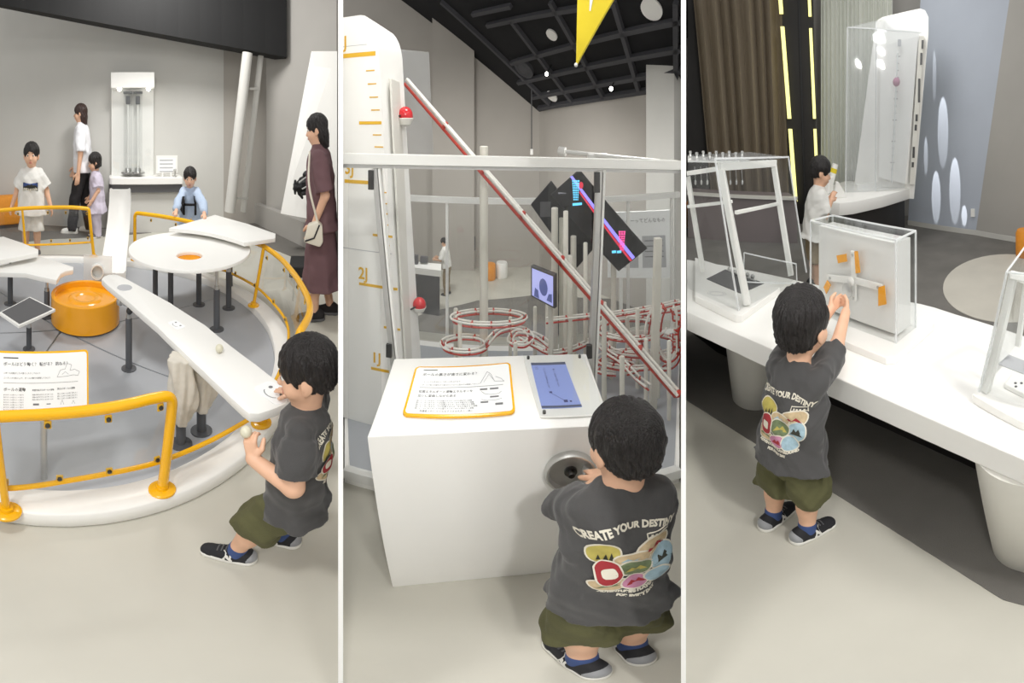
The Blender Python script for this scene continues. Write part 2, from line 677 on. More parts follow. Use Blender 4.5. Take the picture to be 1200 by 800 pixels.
# ================================================================ rounded bodies grown from distance fields
class Field:
    def __init__(s):
        s.p = []
        s.band = 0.06

    def add(s, fn, lo, hi, k=0.0, sub=False):
        s.p.append((fn, np.array(lo, float), np.array(hi, float), k, sub))
        return s

    def cone(s, a, b, ra, rb, k=0.0):
        a, b = np.array(a, float), np.array(b, float)
        ba = b - a
        l2 = max(float(ba @ ba), 1e-12)
        R = max(ra, rb)

        def f(P):
            t = np.clip(((P - a) @ ba) / l2, 0, 1)
            return np.linalg.norm(P - a - t[:, None] * ba, axis=1) - (ra + (rb - ra) * t)
        return s.add(f, np.minimum(a, b) - R, np.maximum(a, b) + R, k)

    def chain(s, pts, rs, k=0.0):
        for i in range(len(pts) - 1):
            s.cone(pts[i], pts[i + 1], rs[i], rs[i + 1], k)
        return s

    def ell(s, c, r, k=0.0, R=None, sub=False):
        c, r = np.array(c, float), np.array(r, float)
        Rm = np.array(R, float) if R is not None else None

        def f(P):
            q = P - c
            if Rm is not None:
                q = q @ Rm
            k0 = np.linalg.norm(q / r, axis=1)
            k1 = np.linalg.norm(q / (r * r), axis=1)
            return np.where(k1 > 1e-9, k0 * (k0 - 1) / np.maximum(k1, 1e-9), -r.min())
        m = r.max() if R is not None else r
        return s.add(f, c - m, c + m, k, sub)

    def loft(s, pts, rx, ry, side, k=0.0, wave=None, square=2.0):
        """tube through pts whose cross-section is an ellipse: rx along side, ry across; flat ends"""
        pts = np.array(pts, float)
        seg = np.linalg.norm(np.diff(pts, axis=0), axis=1)
        L = np.concatenate(([0], np.cumsum(seg)))
        ax = (pts[-1] - pts[0]) / np.linalg.norm(pts[-1] - pts[0])
        tt = (pts - pts[0]) @ ax
        side = np.array(side, float)
        side = side - ax * (side @ ax)
        side /= np.linalg.norm(side)
        oth = np.cross(ax, side)
        off = pts - pts[0] - tt[:, None] * ax
        rx, ry = np.array(rx, float), np.array(ry, float)
        R = max(rx.max(), ry.max())

        def f(P):
            q = P - pts[0]
            t = q @ ax
            tc = np.clip(t, tt[0], tt[-1])
            o = np.stack([np.interp(tc, tt, off[:, i]) for i in range(3)], 1)
            q = q - o
            a, b = np.interp(tc, tt, rx), np.interp(tc, tt, ry)
            u, v = q @ side, q @ oth
            if square == 2.0:
                e = np.sqrt((u / a) ** 2 + (v / b) ** 2)
            else:
                e = ((np.abs(u) / a) ** square + (np.abs(v) / b) ** square) ** (1 / square)
            if wave is not None:
                e = e + wave(np.arctan2(v / b, u / a), (tc - tt[0]) / (tt[-1] - tt[0]))
            d = (e - 1) * np.minimum(a, b)
            return np.maximum(d, np.maximum(tt[0] - t, t - tt[-1]))
        return s.add(f, pts.min(0) - R, pts.max(0) + R, k)

    def cut(s, p, n):
        """cut away what lies on the n side of p"""
        p, n = np.array(p, float), np.array(n, float)
        n = n / np.linalg.norm(n)
        s.p.append((lambda P: (P - p) @ n, None, None, 0.0, 'cut'))
        return s

    def bounds(s, pad):
        los = [q[1] for q in s.p if q[1] is not None and not q[4]]
        his = [q[2] for q in s.p if q[1] is not None and not q[4]]
        return np.min(los, 0) - pad, np.max(his, 0) + pad

    def __call__(s, P):
        band = s.band
        d = np.full(len(P), 1.0)
        for fn, lo, hi, k, sub in s.p:
            if sub == 'cut':
                d = np.maximum(d, fn(P))
                continue
            m = np.all((P > lo - band - k) & (P < hi + band + k), axis=1)
            if not m.any():
                continue
            e = fn(P[m])
            x = d[m]
            if sub:
                d[m] = np.maximum(x, -e)
            elif k > 0:
                h = np.clip(0.5 + 0.5 * (x - e) / k, 0, 1)
                d[m] = x * (1 - h) + e * h - k * h * (1 - h)
            else:
                d[m] = np.minimum(x, e)
        return d

    def mesh(s, name, h, disp=None, relax=1):
        s.band = max(0.05, 10 * h)
        lo, hi = s.bounds(2.5 * h)
        nb = np.ceil((hi - lo) / (4 * h)).astype(int) + 1
        ii = np.stack(np.meshgrid(*[np.arange(n) for n in nb], indexing='ij'), -1).reshape(-1, 3)
        C = lo + (4 * ii + 1.5) * h
        fc = lambda P: s(P) + (disp(P) if disp is not None else 0.0)
        dc = fc(C)
        act = np.abs(dc) < 8.5 * h
        act3 = act.reshape(nb)
        sign = np.where(dc.reshape(nb) < 0, -1.0, 1.0)
        V = np.repeat(np.repeat(np.repeat(sign, 4, 0), 4, 1), 4, 2).astype(np.float32)
        A = np.repeat(np.repeat(np.repeat(act3, 4, 0), 4, 1), 4, 2)
        idx = np.argwhere(A)
        if len(idx):
            V[A] = fc(lo + idx * h)
        ins = V < 0
        cnt = np.zeros(np.array(V.shape) - 1, np.uint8)
        for a in (0, 1):
            for b in (0, 1):
                for c in (0, 1):
                    cnt += ins[a:V.shape[0] - 1 + a, b:V.shape[1] - 1 + b, c:V.shape[2] - 1 + c]
        cells = np.argwhere((cnt > 0) & (cnt < 8))
        acc = np.zeros((len(cells), 3))
        num = np.zeros(len(cells))
        corners = [(a, b, c) for a in (0, 1) for b in (0, 1) for c in (0, 1)]
        cv = {q: V[cells[:, 0] + q[0], cells[:, 1] + q[1], cells[:, 2] + q[2]].astype(float) for q in corners}
        for q in corners:
            for axn in range(3):
                if q[axn] == 0:
                    q2 = tuple(1 if i == axn else q[i] for i in range(3))
                    a, b = cv[q], cv[q2]
                    x = (a < 0) != (b < 0)
                    t = a / np.where(x, a - b, 1)
                    pt = np.tile(np.array(q, float), (len(cells), 1))
                    pt[:, axn] = t
                    acc[x] += pt[x]
                    num[x] += 1
        verts = lo + (cells + acc / num[:, None]) * h
        imap = np.full(cnt.shape, -1, np.int32)
        imap[tuple(cells.T)] = np.arange(len(cells))
        quads = []
        for axn in range(3):
            sl0 = [slice(1, -1)] * 3
            sl1 = [slice(1, -1)] * 3
            sl0[axn] = slice(0, -1)
            sl1[axn] = slice(1, None)
            a, b = ins[tuple(sl0)], ins[tuple(sl1)]
            e = np.argwhere(a != b)
            flip = a[tuple(e.T)]
            base = e.copy()
            for i in range(3):
                if i != axn:
                    base[:, i] += 1
            u, v = [(1, 2), (2, 0), (0, 1)][axn]
            def g(du, dv):
                c = base.copy()
                c[:, u] += du
                c[:, v] += dv
                return imap[tuple(c.T)]
            q = np.stack([g(-1, -1), g(0, -1), g(0, 0), g(-1, 0)], 1)
            q[~flip] = q[~flip][:, ::-1]
            quads.append(q)
        Q = np.concatenate(quads)
        Q = Q[(Q >= 0).all(1)]
        for _ in range(relax):
            sm = np.zeros_like(verts)
            w = np.zeros(len(verts))
            for i in range(4):
                for j in (1, 3):
                    np.add.at(sm, Q[:, i], verts[Q[:, (i + j) % 4]])
                    np.add.at(w, Q[:, i], 1)
            verts = verts * 0.5 + 0.5 * sm / np.maximum(w, 1)[:, None]
        me = bpy.data.meshes.new(name)
        me.vertices.add(len(verts))
        me.vertices.foreach_set('co', verts.astype(np.float32).ravel())
        me.loops.add(Q.size)
        me.loops.foreach_set('vertex_index', Q.ravel().astype(np.int32))
        me.polygons.add(len(Q))
        me.polygons.foreach_set('loop_start', np.arange(0, Q.size, 4, dtype=np.int32))
        me.polygons.foreach_set('use_smooth', np.ones(len(Q), bool))
        me.update()
        me.validate()
        return me


def me_transform(me, Mx):
    me.transform(Mx)
    me.update()
    return me

# ================================================================ people
CHILD = dict(ankle=0.055, knee=0.255, hip=0.43, hipx=0.058, waist=0.53, chest=0.64, sh=0.735, shx=0.086, neck=0.775,
             headz=0.885, hr=0.104, up=0.165, fore=0.145, hand=0.105, limb=1.0)
ADULT = dict(ankle=0.045, knee=0.275, hip=0.50, hipx=0.052, waist=0.62, chest=0.73, sh=0.815, shx=0.103, neck=0.85,
             headz=0.93, hr=0.068, up=0.175, fore=0.15, hand=0.105, limb=0.80)


def ik(s, w, l1, l2, hint):
    s, w = Vector(s), Vector(w)
    d = w - s
    L = d.length
    if L > (l1 + l2) * 0.995:
        f = L / ((l1 + l2) * 0.995)
        l1, l2 = l1 * f, l2 * f
    a = (l1 * l1 - l2 * l2 + L * L) / (2 * L)
    hgt = math.sqrt(max(l1 * l1 - a * a, 0))
    u = d.normalized()
    hv = Vector(hint)
    hv = (hv - u * hv.dot(u)).normalized()
    return s + u * a + hv * hgt


def add_hand(F, w, d, n, side, L, curl=(0.35, 0.4, 0.45, 0.5), spread=0.12, thumb=0.5):
    """palm and five fingers: w wrist, d towards the fingers, n the way the palm faces, side towards the thumb"""
    w, d, n, side = Vector(w), Vector(d).normalized(), Vector(n), Vector(side)
    n = (n - d * n.dot(d)).normalized()
    s = d.cross(n)
    if s.dot(side) < 0:
        s = -s
    pl, pw = 0.50 * L, 0.42 * L
    r = 0.062 * L
    for o in (-0.33, -0.11, 0.11, 0.33):
        F.cone(w + s * o * pw * 0.6 + d * 0.06 * L, w + d * pl + s * o * pw, 0.105 * L, 0.085 * L, 0.03 * L)
    for i, (o, ln) in enumerate(((0.36, 0.42), (0.12, 0.47), (-0.12, 0.44), (-0.36, 0.35))):
        p = w + d * pl * 0.95 + s * o * pw
        dr = (d + s * o * spread * 2).normalized()
        c = curl[i]
        q = [p]
        for seg, f in enumerate((0.42, 0.32, 0.26)):
            a = c * (seg + 0.6)
            v = dr * math.cos(a) + n * math.sin(a)
            p = p + v * ln * L * f
            q.append(p)
        F.chain(q, (r * 1.12, r * 1.02, r * 0.92, r * 0.80), 0.012 * L)
    p = w + d * 0.14 * L + s * 0.16 * L
    v1 = (d * 0.62 + s * 0.75 + n * 0.25).normalized()
    v2 = (d * (0.95 - 0.3 * thumb) + s * (0.35 - 0.5 * thumb) + n * (0.25 + 0.5 * thumb)).normalized()
    p1 = p + v1 * 0.22 * L
    p2 = p1 + v2 * 0.17 * L
    p3 = p2 + (v2 + d * 0.2).normalized() * 0.12 * L
    F.chain([p, p1, p2, p3], (0.11 * L, 0.085 * L, 0.075 * L, 0.06 * L), 0.03 * L)


def np_rot(R):
    return np.array([[R[i][j] for j in range(3)] for i in range(3)], float)


def person(label, loc, facing, hgt, age='child', cat='child', group=None, lean=0.0, bend=0.0, head=(0, 0, 0), arms=None,
           feet=None, top=None, bottom=None, hair='boy', hair_mat='hair', shoe=('shoe', 'rubber'), res=0.004, name='person', face=True, headscale=1.0, shift=(0, 0)):
    """local axes: x to the person's right, y forward, z up; facing = bearing in degrees clockwise from +Y"""
    A = ADULT if age == 'adult' else CHILD
    S = {k: v * hgt for k, v in A.items() if k != 'limb'}
    lb = A['limb'] * hgt
    root = thing(name, label, cat, loc, group)
    root.rotation_euler = (0, 0, -math.radians(facing))
    W2L = parent_world(root).inverted()

    def put(nm, me, m, parent=root, **kw):
        me.materials.clear()
        o = link(nm, me, m if not isinstance(m, str) else M[m], None)
        o.parent = parent
        for k, v in kw.items():
            o[k] = v
        return o

    hipz = S['hip']
    def spine(z, y=0.0, x=0.0):
        t = max(0.0, (z - hipz) / (S['sh'] - hipz))
        return Vector((x + shift[0] * t, y + shift[1] * t + lean * hgt * t, z - bend * hgt * min(t, 1.0) ** 1.0))
    shl = {sd: spine(S['sh'] - 0.012 * hgt, 0, sg * S['shx']) for sd, sg in (('L', -1), ('R', 1))}
    neck = spine(S['neck'])
    hr = S['hr'] * headscale
    R = Euler((math.radians(head[1]), math.radians(head[2]), -math.radians(head[0])), 'XYZ').to_matrix()
    hc = spine(S['headz'] + (headscale - 1) * S['hr'] * 0.8, 0.012 * hgt)
    hp = lambda x, y, z: hc + R @ Vector((x * hr, y * hr, z * hr))
    Rn = np_rot(R)
    F = Field()
    F.ell(hp(0, -0.12, 0.18), np.array((0.74, 0.88, 0.82)) * hr, 0, Rn)
    F.ell(hp(0, 0.22, -0.28), np.array((0.63, 0.64, 0.70)) * hr, 0.12 * hr, Rn)
    F.ell(hp(0, 0.42, -0.70), np.array((0.34, 0.34, 0.26)) * hr, 0.15 * hr, Rn)
    for sg in (-1, 1):
        F.ell(hp(sg * 0.36, 0.48, -0.38), np.array((0.26, 0.28, 0.28)) * hr, 0.12 * hr, Rn)
        if face:
            F.ell(hp(sg * 0.30, 0.86, 0.0), np.array((0.17, 0.10, 0.11)) * hr, 0, Rn, sub=True)
        F.ell(hp(sg * 0.75, -0.06, -0.14), np.array((0.09, 0.19, 0.27)) * hr, 0.03 * hr, Rn)
        F.ell(hp(sg * 0.72, 0.02, -0.36), np.array((0.07, 0.10, 0.12)) * hr, 0.05 * hr, Rn)
    F.cone(hp(0, 0.78, -0.02), hp(0, 0.90, -0.26), 0.06 * hr, 0.12 * hr, 0.08 * hr)
    F.ell(hp(0, 0.76, -0.55), np.array((0.22, 0.12, 0.09)) * hr, 0.06 * hr, Rn)
    nr = 0.040 * hgt if age != 'adult' else 0.032 * hgt
    F.cone(hp(0, -0.15, -0.35), neck - Vector((0, 0, 0.02 * hgt)), nr, nr * 1.08, 0.03 * hgt)
    # torso under the clothes
    F.loft([spine(hipz - 0.03 * hgt), spine(S['waist']), spine(S['chest']), spine(S['sh']), neck], np.array((0.088, 0.085, 0.098, 0.085, 0.03)) * lb,
           np.array((0.066, 0.062, 0.07, 0.05, 0.028)) * lb, (1, 0, 0), 0.03 * hgt)
    arms = arms or {}
    arm_pts = {}
    for sd, sg in (('L', -1), ('R', 1)):
        a = dict(arms.get(sd, {}))
        s = shl[sd]
        if 'world' in a:
            w = W2L @ Vector(a['world'])
        else:
            w = Vector(a.get('wrist', (sg * 0.155, 0.03, 0.435))) * hgt
        e = ik(s, w, S['up'], S['fore'], a.get('hint', (sg * 0.4, -1, -0.3)))
        arm_pts[sd] = (s, e, w)
        F.chain([s, e, w], (0.033 * lb, 0.030 * lb, 0.0215 * lb), 0.012 * hgt)
        d = a.get('dir')
        d = (w - e).normalized() if d is None else ((W2L.to_3x3() @ Vector(d)) if a.get('wdir') else Vector(d))
        nrm = Vector(a.get('palm', (-sg, 0.2, 0)))
        if a.get('wdir'):
            nrm = W2L.to_3x3() @ nrm
        sidev = Vector(a.get('thumb', (0, 1, 0)))
        add_hand(F, w, d, nrm, sidev, S['hand'], a.get('curl', (0.3, 0.35, 0.4, 0.45)), a.get('spread', 0.12), a.get('tc', 0.4))
    feet = feet or {}
    foot = {}
    for sd, sg in (('L', -1), ('R', 1)):
        f = feet.get(sd, {})
        fx, fy = f.get('at', (sg * 0.065, 0.0))
        foot[sd] = (Vector((fx * hgt, fy * hgt, 0)), math.radians(f.get('turn', sg * 8)))
        hip = Vector((sg * S['hipx'], 0, hipz))
        an = foot[sd][0] + Vector((0, 0, S['ankle']))
        kn = (hip + an) * 0.5 + Vector((0, 0.02 * hgt, 0))
        kn.z = S['knee']
        F.chain([hip, kn, an], (0.050 * lb, 0.042 * lb, 0.0285 * lb), 0.02 * hgt)
        F.ell((kn + an) / 2 + Vector((0, -0.012 * hgt, 0.03 * hgt)), np.array((0.036, 0.036, 0.07)) * lb, 0.02 * hgt)
        foot[sd] = foot[sd] + (kn, an, hip)
    put('body', F.mesh('body', res), 'skin')
    if face:
        for sg in (-1, 1):
            bm = add_sphere(B(), hp(sg * 0.28, 0.665, 0.0), 0.120 * hr, 14)
            eo = put('eye', bm_me(bm), 'eye_white')
            bm = add_sphere(B(), hp(sg * 0.28, 0.735, 0.0), 0.072 * hr, 12)
            put('iris', bm_me(bm), 'eye_dark', eo)
        for zz in (-0.525, -0.585):
            bm = B()
            add_tube(bm, [hp(x, 0.872 - 1.1 * x * x, zz + (0.012 if zz > -0.55 else 0)) for x in (-0.16, -0.08, 0, 0.08, 0.16)],
                     [0.012 * hr, 0.03 * hr, 0.034 * hr, 0.03 * hr, 0.012 * hr], 8)
            put('lip', bm_me(bm), 'lips')
        for sg in (-1, 1):
            bm = B()
            add_tube(bm, [hp(sg * x, 0.80 - 0.5 * (x - 0.1) ** 2, 0.20 + z) for x, z in ((0.14, 0), (0.3, 0.03), (0.44, -0.03))], [0.015 * hr, 0.022 * hr, 0.01 * hr], 6)
            put('eyebrow', bm_me(bm), hair_mat)
    # hair
    HF = Field()
    inv = np_rot(R.transposed())
    hcn = np.array(hc)
    if hair in ('boy', 'long', 'bob'):
        HF.ell(hp(0, -0.14, 0.24), np.array((0.84, 0.97, 0.86)) * hr, 0, Rn)
        HF.ell(hp(0, -0.36, -0.22), np.array((0.68, 0.62, 0.60)) * hr, 0.15 * hr, Rn)
        if hair == 'long':
            HF.loft([hp(0, -0.25, 0.1), hp(0, -0.45, -0.6), hp(0, -0.5, -1.5)], np.array((0.82, 0.85, 0.62)) * hr, np.array((0.66, 0.6, 0.36)) * hr, R @ Vector((1, 0, 0)), 0.1 * hr)
        if hair == 'bob':
            HF.loft([hp(0, -0.2, 0.1), hp(0, -0.25, -0.75)], np.array((0.86, 0.82)) * hr, np.array((0.72, 0.62)) * hr, R @ Vector((1, 0, 0)), 0.1 * hr)
        HF.ell(hp(0, 0.98, -0.42), np.array((0.62, 0.72, 0.80)) * hr, 0, Rn, sub=True)
        for sg in (-1, 1):
            if hair == 'boy':
                HF.ell(hp(sg * 0.92, 0.10, -0.30), np.array((0.34, 0.33, 0.34)) * hr, 0, Rn, sub=True)
        if hair == 'boy':
            HF.cut(hp(0, -0.6, -0.62), R @ Vector((0, 0.35, -1)))

        def strands(P):
            q = (P - hcn) @ inv.T / hr
            wx, wy, wz = q[:, 0], q[:, 1] + 0.62, q[:, 2] - 0.7
            th = np.arctan2(wx, wy)
            r = np.sqrt(wx ** 2 + wy ** 2 + wz ** 2)
            am = np.clip(r * 1.2, 0, 1)
            return hr * am * (0.022 * np.sin(th * 21 + 2.2 * np.sin(r * 5) + r * 3) + 0.016 * np.sin(th * 47 + 3 * np.sin(r * 7 + th * 3)) + 0.014 * np.sin(r * 13 + th * 9))
        put('hair', HF.mesh('hair', min(res * 1.0, 0.006), strands, 0), hair_mat)
    # top
    t = dict(mat='tee_dark', hem=0.355, sleeve=0.80, width=1.0, depth=1.0, flare=0.07, slr=(0.062, 0.080), wave=0.035)
    t.update(top or {})
    T = Field()
    zs = [S['neck'] + 0.010 * hgt, S['neck'] - 0.012 * hgt, S['sh'], S['sh'] - 0.05 * hgt, S['chest'] - 0.02 * hgt, S['waist'], hipz, t['hem'] * hgt]
    k = lb if age == 'adult' else hgt
    wx = np.array((0.050, 0.076, 0.118, 0.137, 0.142, 0.146, 0.154, 0.154 + t['flare'] * 0.35)) * k * t['width']
    wy = np.array((0.046, 0.060, 0.078, 0.096, 0.104, 0.106, 0.110, 0.112 + t['flare'] * 0.35)) * k * t['depth']
    if age == 'adult':
        wx = wx * np.array((1, 1, 1.02, 1, 1, 1, 1, 1))

    def folds(ang, u):
        return t['wave'] * np.clip(u * 1.6 - 0.5, 0, 1) * (np.sin(ang * 5 + 1.3 + u * 2.2) * 0.8 + 0.6 * np.sin(ang * 9 + 0.4 - u * 3)) + 0.010 * np.sin(u * 16 + ang * 3) * np.clip(u * 2 - 0.3, 0, 1)
    T.loft([spine(z) for z in zs], wx, wy, (1, 0, 0), 0, folds, square=2.3)
    sl_only = []
    for sd, sg in (('L', -1), ('R', 1)):
        s, e, w = arm_pts[sd]
        if t['sleeve'] <= 1:
            q = [s - (e - s) * 0.10, s + (e - s) * 0.4, s + (e - s) * t['sleeve']]
            rr = np.array((t['slr'][0] * 0.92, t['slr'][0], t['slr'][1])) * lb
        else:
            q = [s, e, e + (w - e) * (t['sleeve'] - 1)]
            rr = np.array((t['slr'][0], (t['slr'][0] + t['slr'][1]) / 2, t['slr'][1])) * lb
        ax = (q[-1] - q[0]).normalized()
        sdv = ax.cross(Vector((0, 0, 1)))
        if sdv.length < 0.1:
            sdv = Vector((1, 0, 0))
        if t['sleeve'] <= 1:
            T.cone(s + Vector((0, 0, -0.004 * hgt)), s + (e - s) * 0.45, t['slr'][0] * lb * 0.86, t['slr'][0] * lb * 0.95, 0.02 * hgt)
            q[0] = s + (e - s) * 0.15
            T.loft(q, rr, rr * 0.92, sdv, 0.020 * hgt, lambda a, u: 0.05 * u * np.sin(a * 3 + 1) + 0.02 * np.sin(a * 7 + u * 9) * u)
        else:
            T.chain(q, list(rr), 0.02 * hgt)
    if t.get('skirt'):
        z0, z1, r1 = t['skirt']
        T.loft([spine(z0 * hgt), Vector((0, 0, z1 * hgt))], np.array((0.12, r1)) * k, np.array((0.09, r1 * 0.85)) * k, (1, 0, 0), 0.02 * hgt, lambda a, u: 0.05 * u * np.sin(a * 8 + u))

    def wr(P):
        x, y, z = P[:, 0] / hgt, P[:, 1] / hgt, P[:, 2] / hgt
        a = np.sin(z * 40 + 26 * x + 3 * np.sin(y * 17 + 2) + 2 * np.sin(x * 13))
        b = np.sin(x * 52 - z * 24 + 2.5 * np.sin(z * 15) + 9 * y)
        return hgt * t.get('crease', 1.0) * (0.0030 * a * np.abs(a) + 0.0026 * b * np.abs(b))
    shirt = put('shirt' if not t.get('name') else t['name'], T.mesh('shirt', res, wr), t['mat'])
    # bottom
    b = dict(mat='olive', kind='shorts', hem=0.235)
    b.update(bottom or {})
    if b['kind'] in ('shorts', 'trousers'):
        Q = Field()
        if b['kind'] == 'shorts':
            ztop = S['waist'] - 0.03 * hgt
            Q.loft([(0, 0, ztop), (0, 0, hipz), (0, 0, hipz - 0.06 * hgt)], np.array((0.096, 0.112, 0.116)) * k, np.array((0.072, 0.086, 0.088)) * k, (1, 0, 0), 0)
            for sd, sg in (('L', -1), ('R', 1)):
                f0, tn, kn, an, hip = foot[sd]
                zh = b['hem'] * hgt
                u = (hipz - zh) / (hipz - S['knee'])
                lowp = hip + (kn - hip) * u if u <= 1 else kn + (an - kn) * ((S['knee'] - zh) / (S['knee'] - S['ankle']))
                hp0 = hip + Vector((0, 0, -0.0 * hgt))
                Q.loft([hp0, (hp0 + lowp) / 2, lowp], np.array((0.058, 0.070, 0.082)) * k, np.array((0.078, 0.082, 0.087)) * k, (1, 0, 0), 0.012 * hgt,
                       lambda a, u: 0.05 * u * np.sin(a * 4 + sg) + 0.03 * np.sin(a * 7 + u * 6) * u)
        else:
            Q.loft([(0, 0, S['waist'] - 0.02 * hgt), (0, 0, hipz), (0, 0, hipz - 0.06 * hgt)], np.array((0.098, 0.112, 0.112)) * k, np.array((0.076, 0.09, 0.09)) * k, (1, 0, 0), 0)
            for sd in 'LR':
                f0, tn, kn, an, hip = foot[sd]
                Q.chain([hip, kn, an + Vector((0, 0, -0.02 * hgt))], (0.078 * k, 0.066 * k, 0.056 * k), 0.012 * hgt)
            Q.cut((0, 0, 0.022 * hgt), (0, 0, -1))
        put(b['kind'], Q.mesh(b['kind'], res, wr), b['mat'])
    # shoes
    fl_ = (0.170 if age != 'adult' else 0.148) * hgt
    for sd, sg in (('L', -1), ('R', 1)):
        f0, tn, kn, an, hip = foot[sd]
        c, s_ = math.cos(tn), math.sin(tn)
        fw = lambda x, y, z: Vector((f0.x + x * c + y * s_, f0.y - x * s_ + y * c, z))
        l = fl_
        U = Field()
        U.cone(fw(0, -0.20 * l, 0.17 * l), fw(0, 0.10 * l, 0.17 * l), 0.200 * l, 0.19 * l, 0)
        U.cone(fw(0, 0.05 * l, 0.16 * l), fw(sg * -0.01 * l, 0.55 * l, 0.10 * l), 0.205 * l, 0.165 * l, 0.06 * l)
        U.cone(fw(0, -0.16 * l, 0.25 * l), fw(0, -0.06 * l, 0.33 * l), 0.165 * l, 0.15 * l, 0.05 * l)
        U.cut((0, 0, 0.085 * l), (0, 0, -1))
        U.cut(fw(0, -0.10 * l, 0.43 * l), fw(0, 0.1, 1) - fw(0, 0, 0))
        so = put('shoe', U.mesh('shoe', res * 0.9), shoe[0])
        Z = Field()
        Z.cone(fw(0, -0.21 * l, 0.06 * l), fw(0, 0.1 * l, 0.06 * l), 0.205 * l, 0.205 * l)
        Z.cone(fw(0, 0.1 * l, 0.06 * l), fw(sg * -0.01 * l, 0.56 * l, 0.06 * l), 0.205 * l, 0.185 * l)
        Z.cut((0, 0, 0.0), (0, 0, -1))
        Z.cut((0, 0, 0.115 * l), (0, 0, 1))
        put('sole', Z.mesh('sole', res * 0.9), shoe[1], so)
        if len(shoe) > 2:
            # grey toe cap, heel counter and the letter on each side
            K = Field()
            K.cone(fw(0, 0.50 * l, 0.13 * l), fw(sg * -0.01 * l, 0.57 * l, 0.105 * l), 0.178 * l, 0.166 * l)
            K.cut((0, 0, 0.10 * l), (0, 0, -1))
            K.cut((0, 0, 0.21 * l), (0, 0, 1))
            put('toe_guard', K.mesh('toe_guard', res * 0.9), shoe[2], so)
            K = Field()
            K.cone(fw(0, -0.215 * l, 0.17 * l), fw(0, -0.14 * l, 0.22 * l), 0.198 * l, 0.19 * l)
            K.cut(fw(0, -0.2 * l, 0), fw(0, 1, 0) - fw(0, 0, 0))
            K.cut((0, 0, 0.1 * l), (0, 0, -1))
            K.cut((0, 0, 0.34 * l), (0, 0, 1))
            put('heel_counter', K.mesh('heel_counter', res * 0.9), 'shoe_grey', so)
            tree = BVHTree.FromPolygons([v.co[:] for v in so.data.vertices], [p.vertices[:] for p in so.data.polygons])
            for q in (-1, 1):
                fr = Frame(fw(q * 0.5 * l, 0.13 * l, 0.21 * l), fw(0, q, 0) - fw(0, 0, 0), (0, 0, 1))
                bm = add_text(B(), fr, -0.09 * l, -0.075 * l, 'N', 0.26 * l, bold=0.006 * l * 3, res=1)
                drape(bm, tree, fr, 0.0016)
                put('letter', bm_me(bm), 'rubber', so)
            for i in range(4):
                bm = B()
                yy = (0.10 + 0.085 * i) * l
                pts = [fw(x * l, yy + 0.02 * l * (1 if x > 0 else -1) * 0, 0.0) for x in (-0.10, 0, 0.10)]
                cc = []
                for p in pts:
                    hit = tree.ray_cast(Vector((p.x, p.y, 1)), Vector((0, 0, -1)))
                    if hit[0]:
                        cc.append(hit[0] + Vector((0, 0, 0.002)))
                if len(cc) == 3:
                    add_tube(bm, cc, 0.016 * l, 6)
                    put('lace', bm_me(bm), 'grey_dark', so)
            K = Field()
            K.cone(an - Vector((0, 0, 0.03 * hgt)), an + (kn - an) * 0.10, 0.034 * lb, 0.033 * lb)
            put('sock', K.mesh('sock', res), 'sock', so)
    return dict(root=root, shirt=shirt, arm=arm_pts, foot=foot, spine=spine, hp=hp, hr=hr, W2L=W2L, put=put, S=S, h=hgt)


def bm_me(bm, smooth=True):
    me = bpy.data.meshes.new('part')
    bmesh.ops.recalc_face_normals(bm, faces=bm.faces)
    if smooth:
        for f in bm.faces:
            f.smooth = True
        for e in bm.edges:
            if len(e.link_faces) == 2 and e.calc_face_angle(0) > math.radians(40):
                e.smooth = False
    bm.to_mesh(me)
    bm.free()
    return me


def drape(bm, tree, fr, off=0.0012):
    """lay a flat print onto a body along the frame's normal"""
    lost = []
    for v in bm.verts:
        hit = tree.ray_cast(v.co + fr.n * 0.3, -fr.n)
        if hit[0] is not None:
            v.co = hit[0] + fr.n * off * 0.6 + hit[1] * off
        else:
            lost.append(v)
    if lost:
        bmesh.ops.delete(bm, geom=lost, context='VERTS')
    return bm


def tree_of(o):
    return BVHTree.FromPolygons([v.co[:] for v in o.data.vertices], [p.vertices[:] for p in o.data.polygons])


def add_blob(bm, fr, pts, rings=4):
    """filled outline in rings so that it can be draped"""
    c = Vector((sum(p[0] for p in pts) / len(pts), sum(p[1] for p in pts) / len(pts)))
    rg = []
    for k in range(rings, 0, -1):
        t = k / rings
        rg.append([bm.verts.new(fr(c.x + (p[0] - c.x) * t, c.y + (p[1] - c.y) * t)) for p in pts])
    n = len(pts)
    for a, b in zip(rg, rg[1:]):
        for i in range(n):
            bm.faces.new([a[i], a[(i + 1) % n], b[(i + 1) % n], b[i]])
    cv = bm.verts.new(fr(c.x, c.y))
    for i in range(n):
        bm.faces.new([rg[-1][i], rg[-1][(i + 1) % n], cv])
    return bm


def oval(cx, cy, rx, ry, rot=0, n=20, sq=2.0):
    out = []
    for k in range(n):
        a = 2 * PI * k / n
        ca, sa = math.cos(a), math.sin(a)
        x = rx * math.copysign(abs(ca) ** (2 / sq), ca)
        y = ry * math.copysign(abs(sa) ** (2 / sq), sa)
        out.append((cx + x * math.cos(rot) - y * math.sin(rot), cy + x * math.sin(rot) + y * math.cos(rot)))
    return out


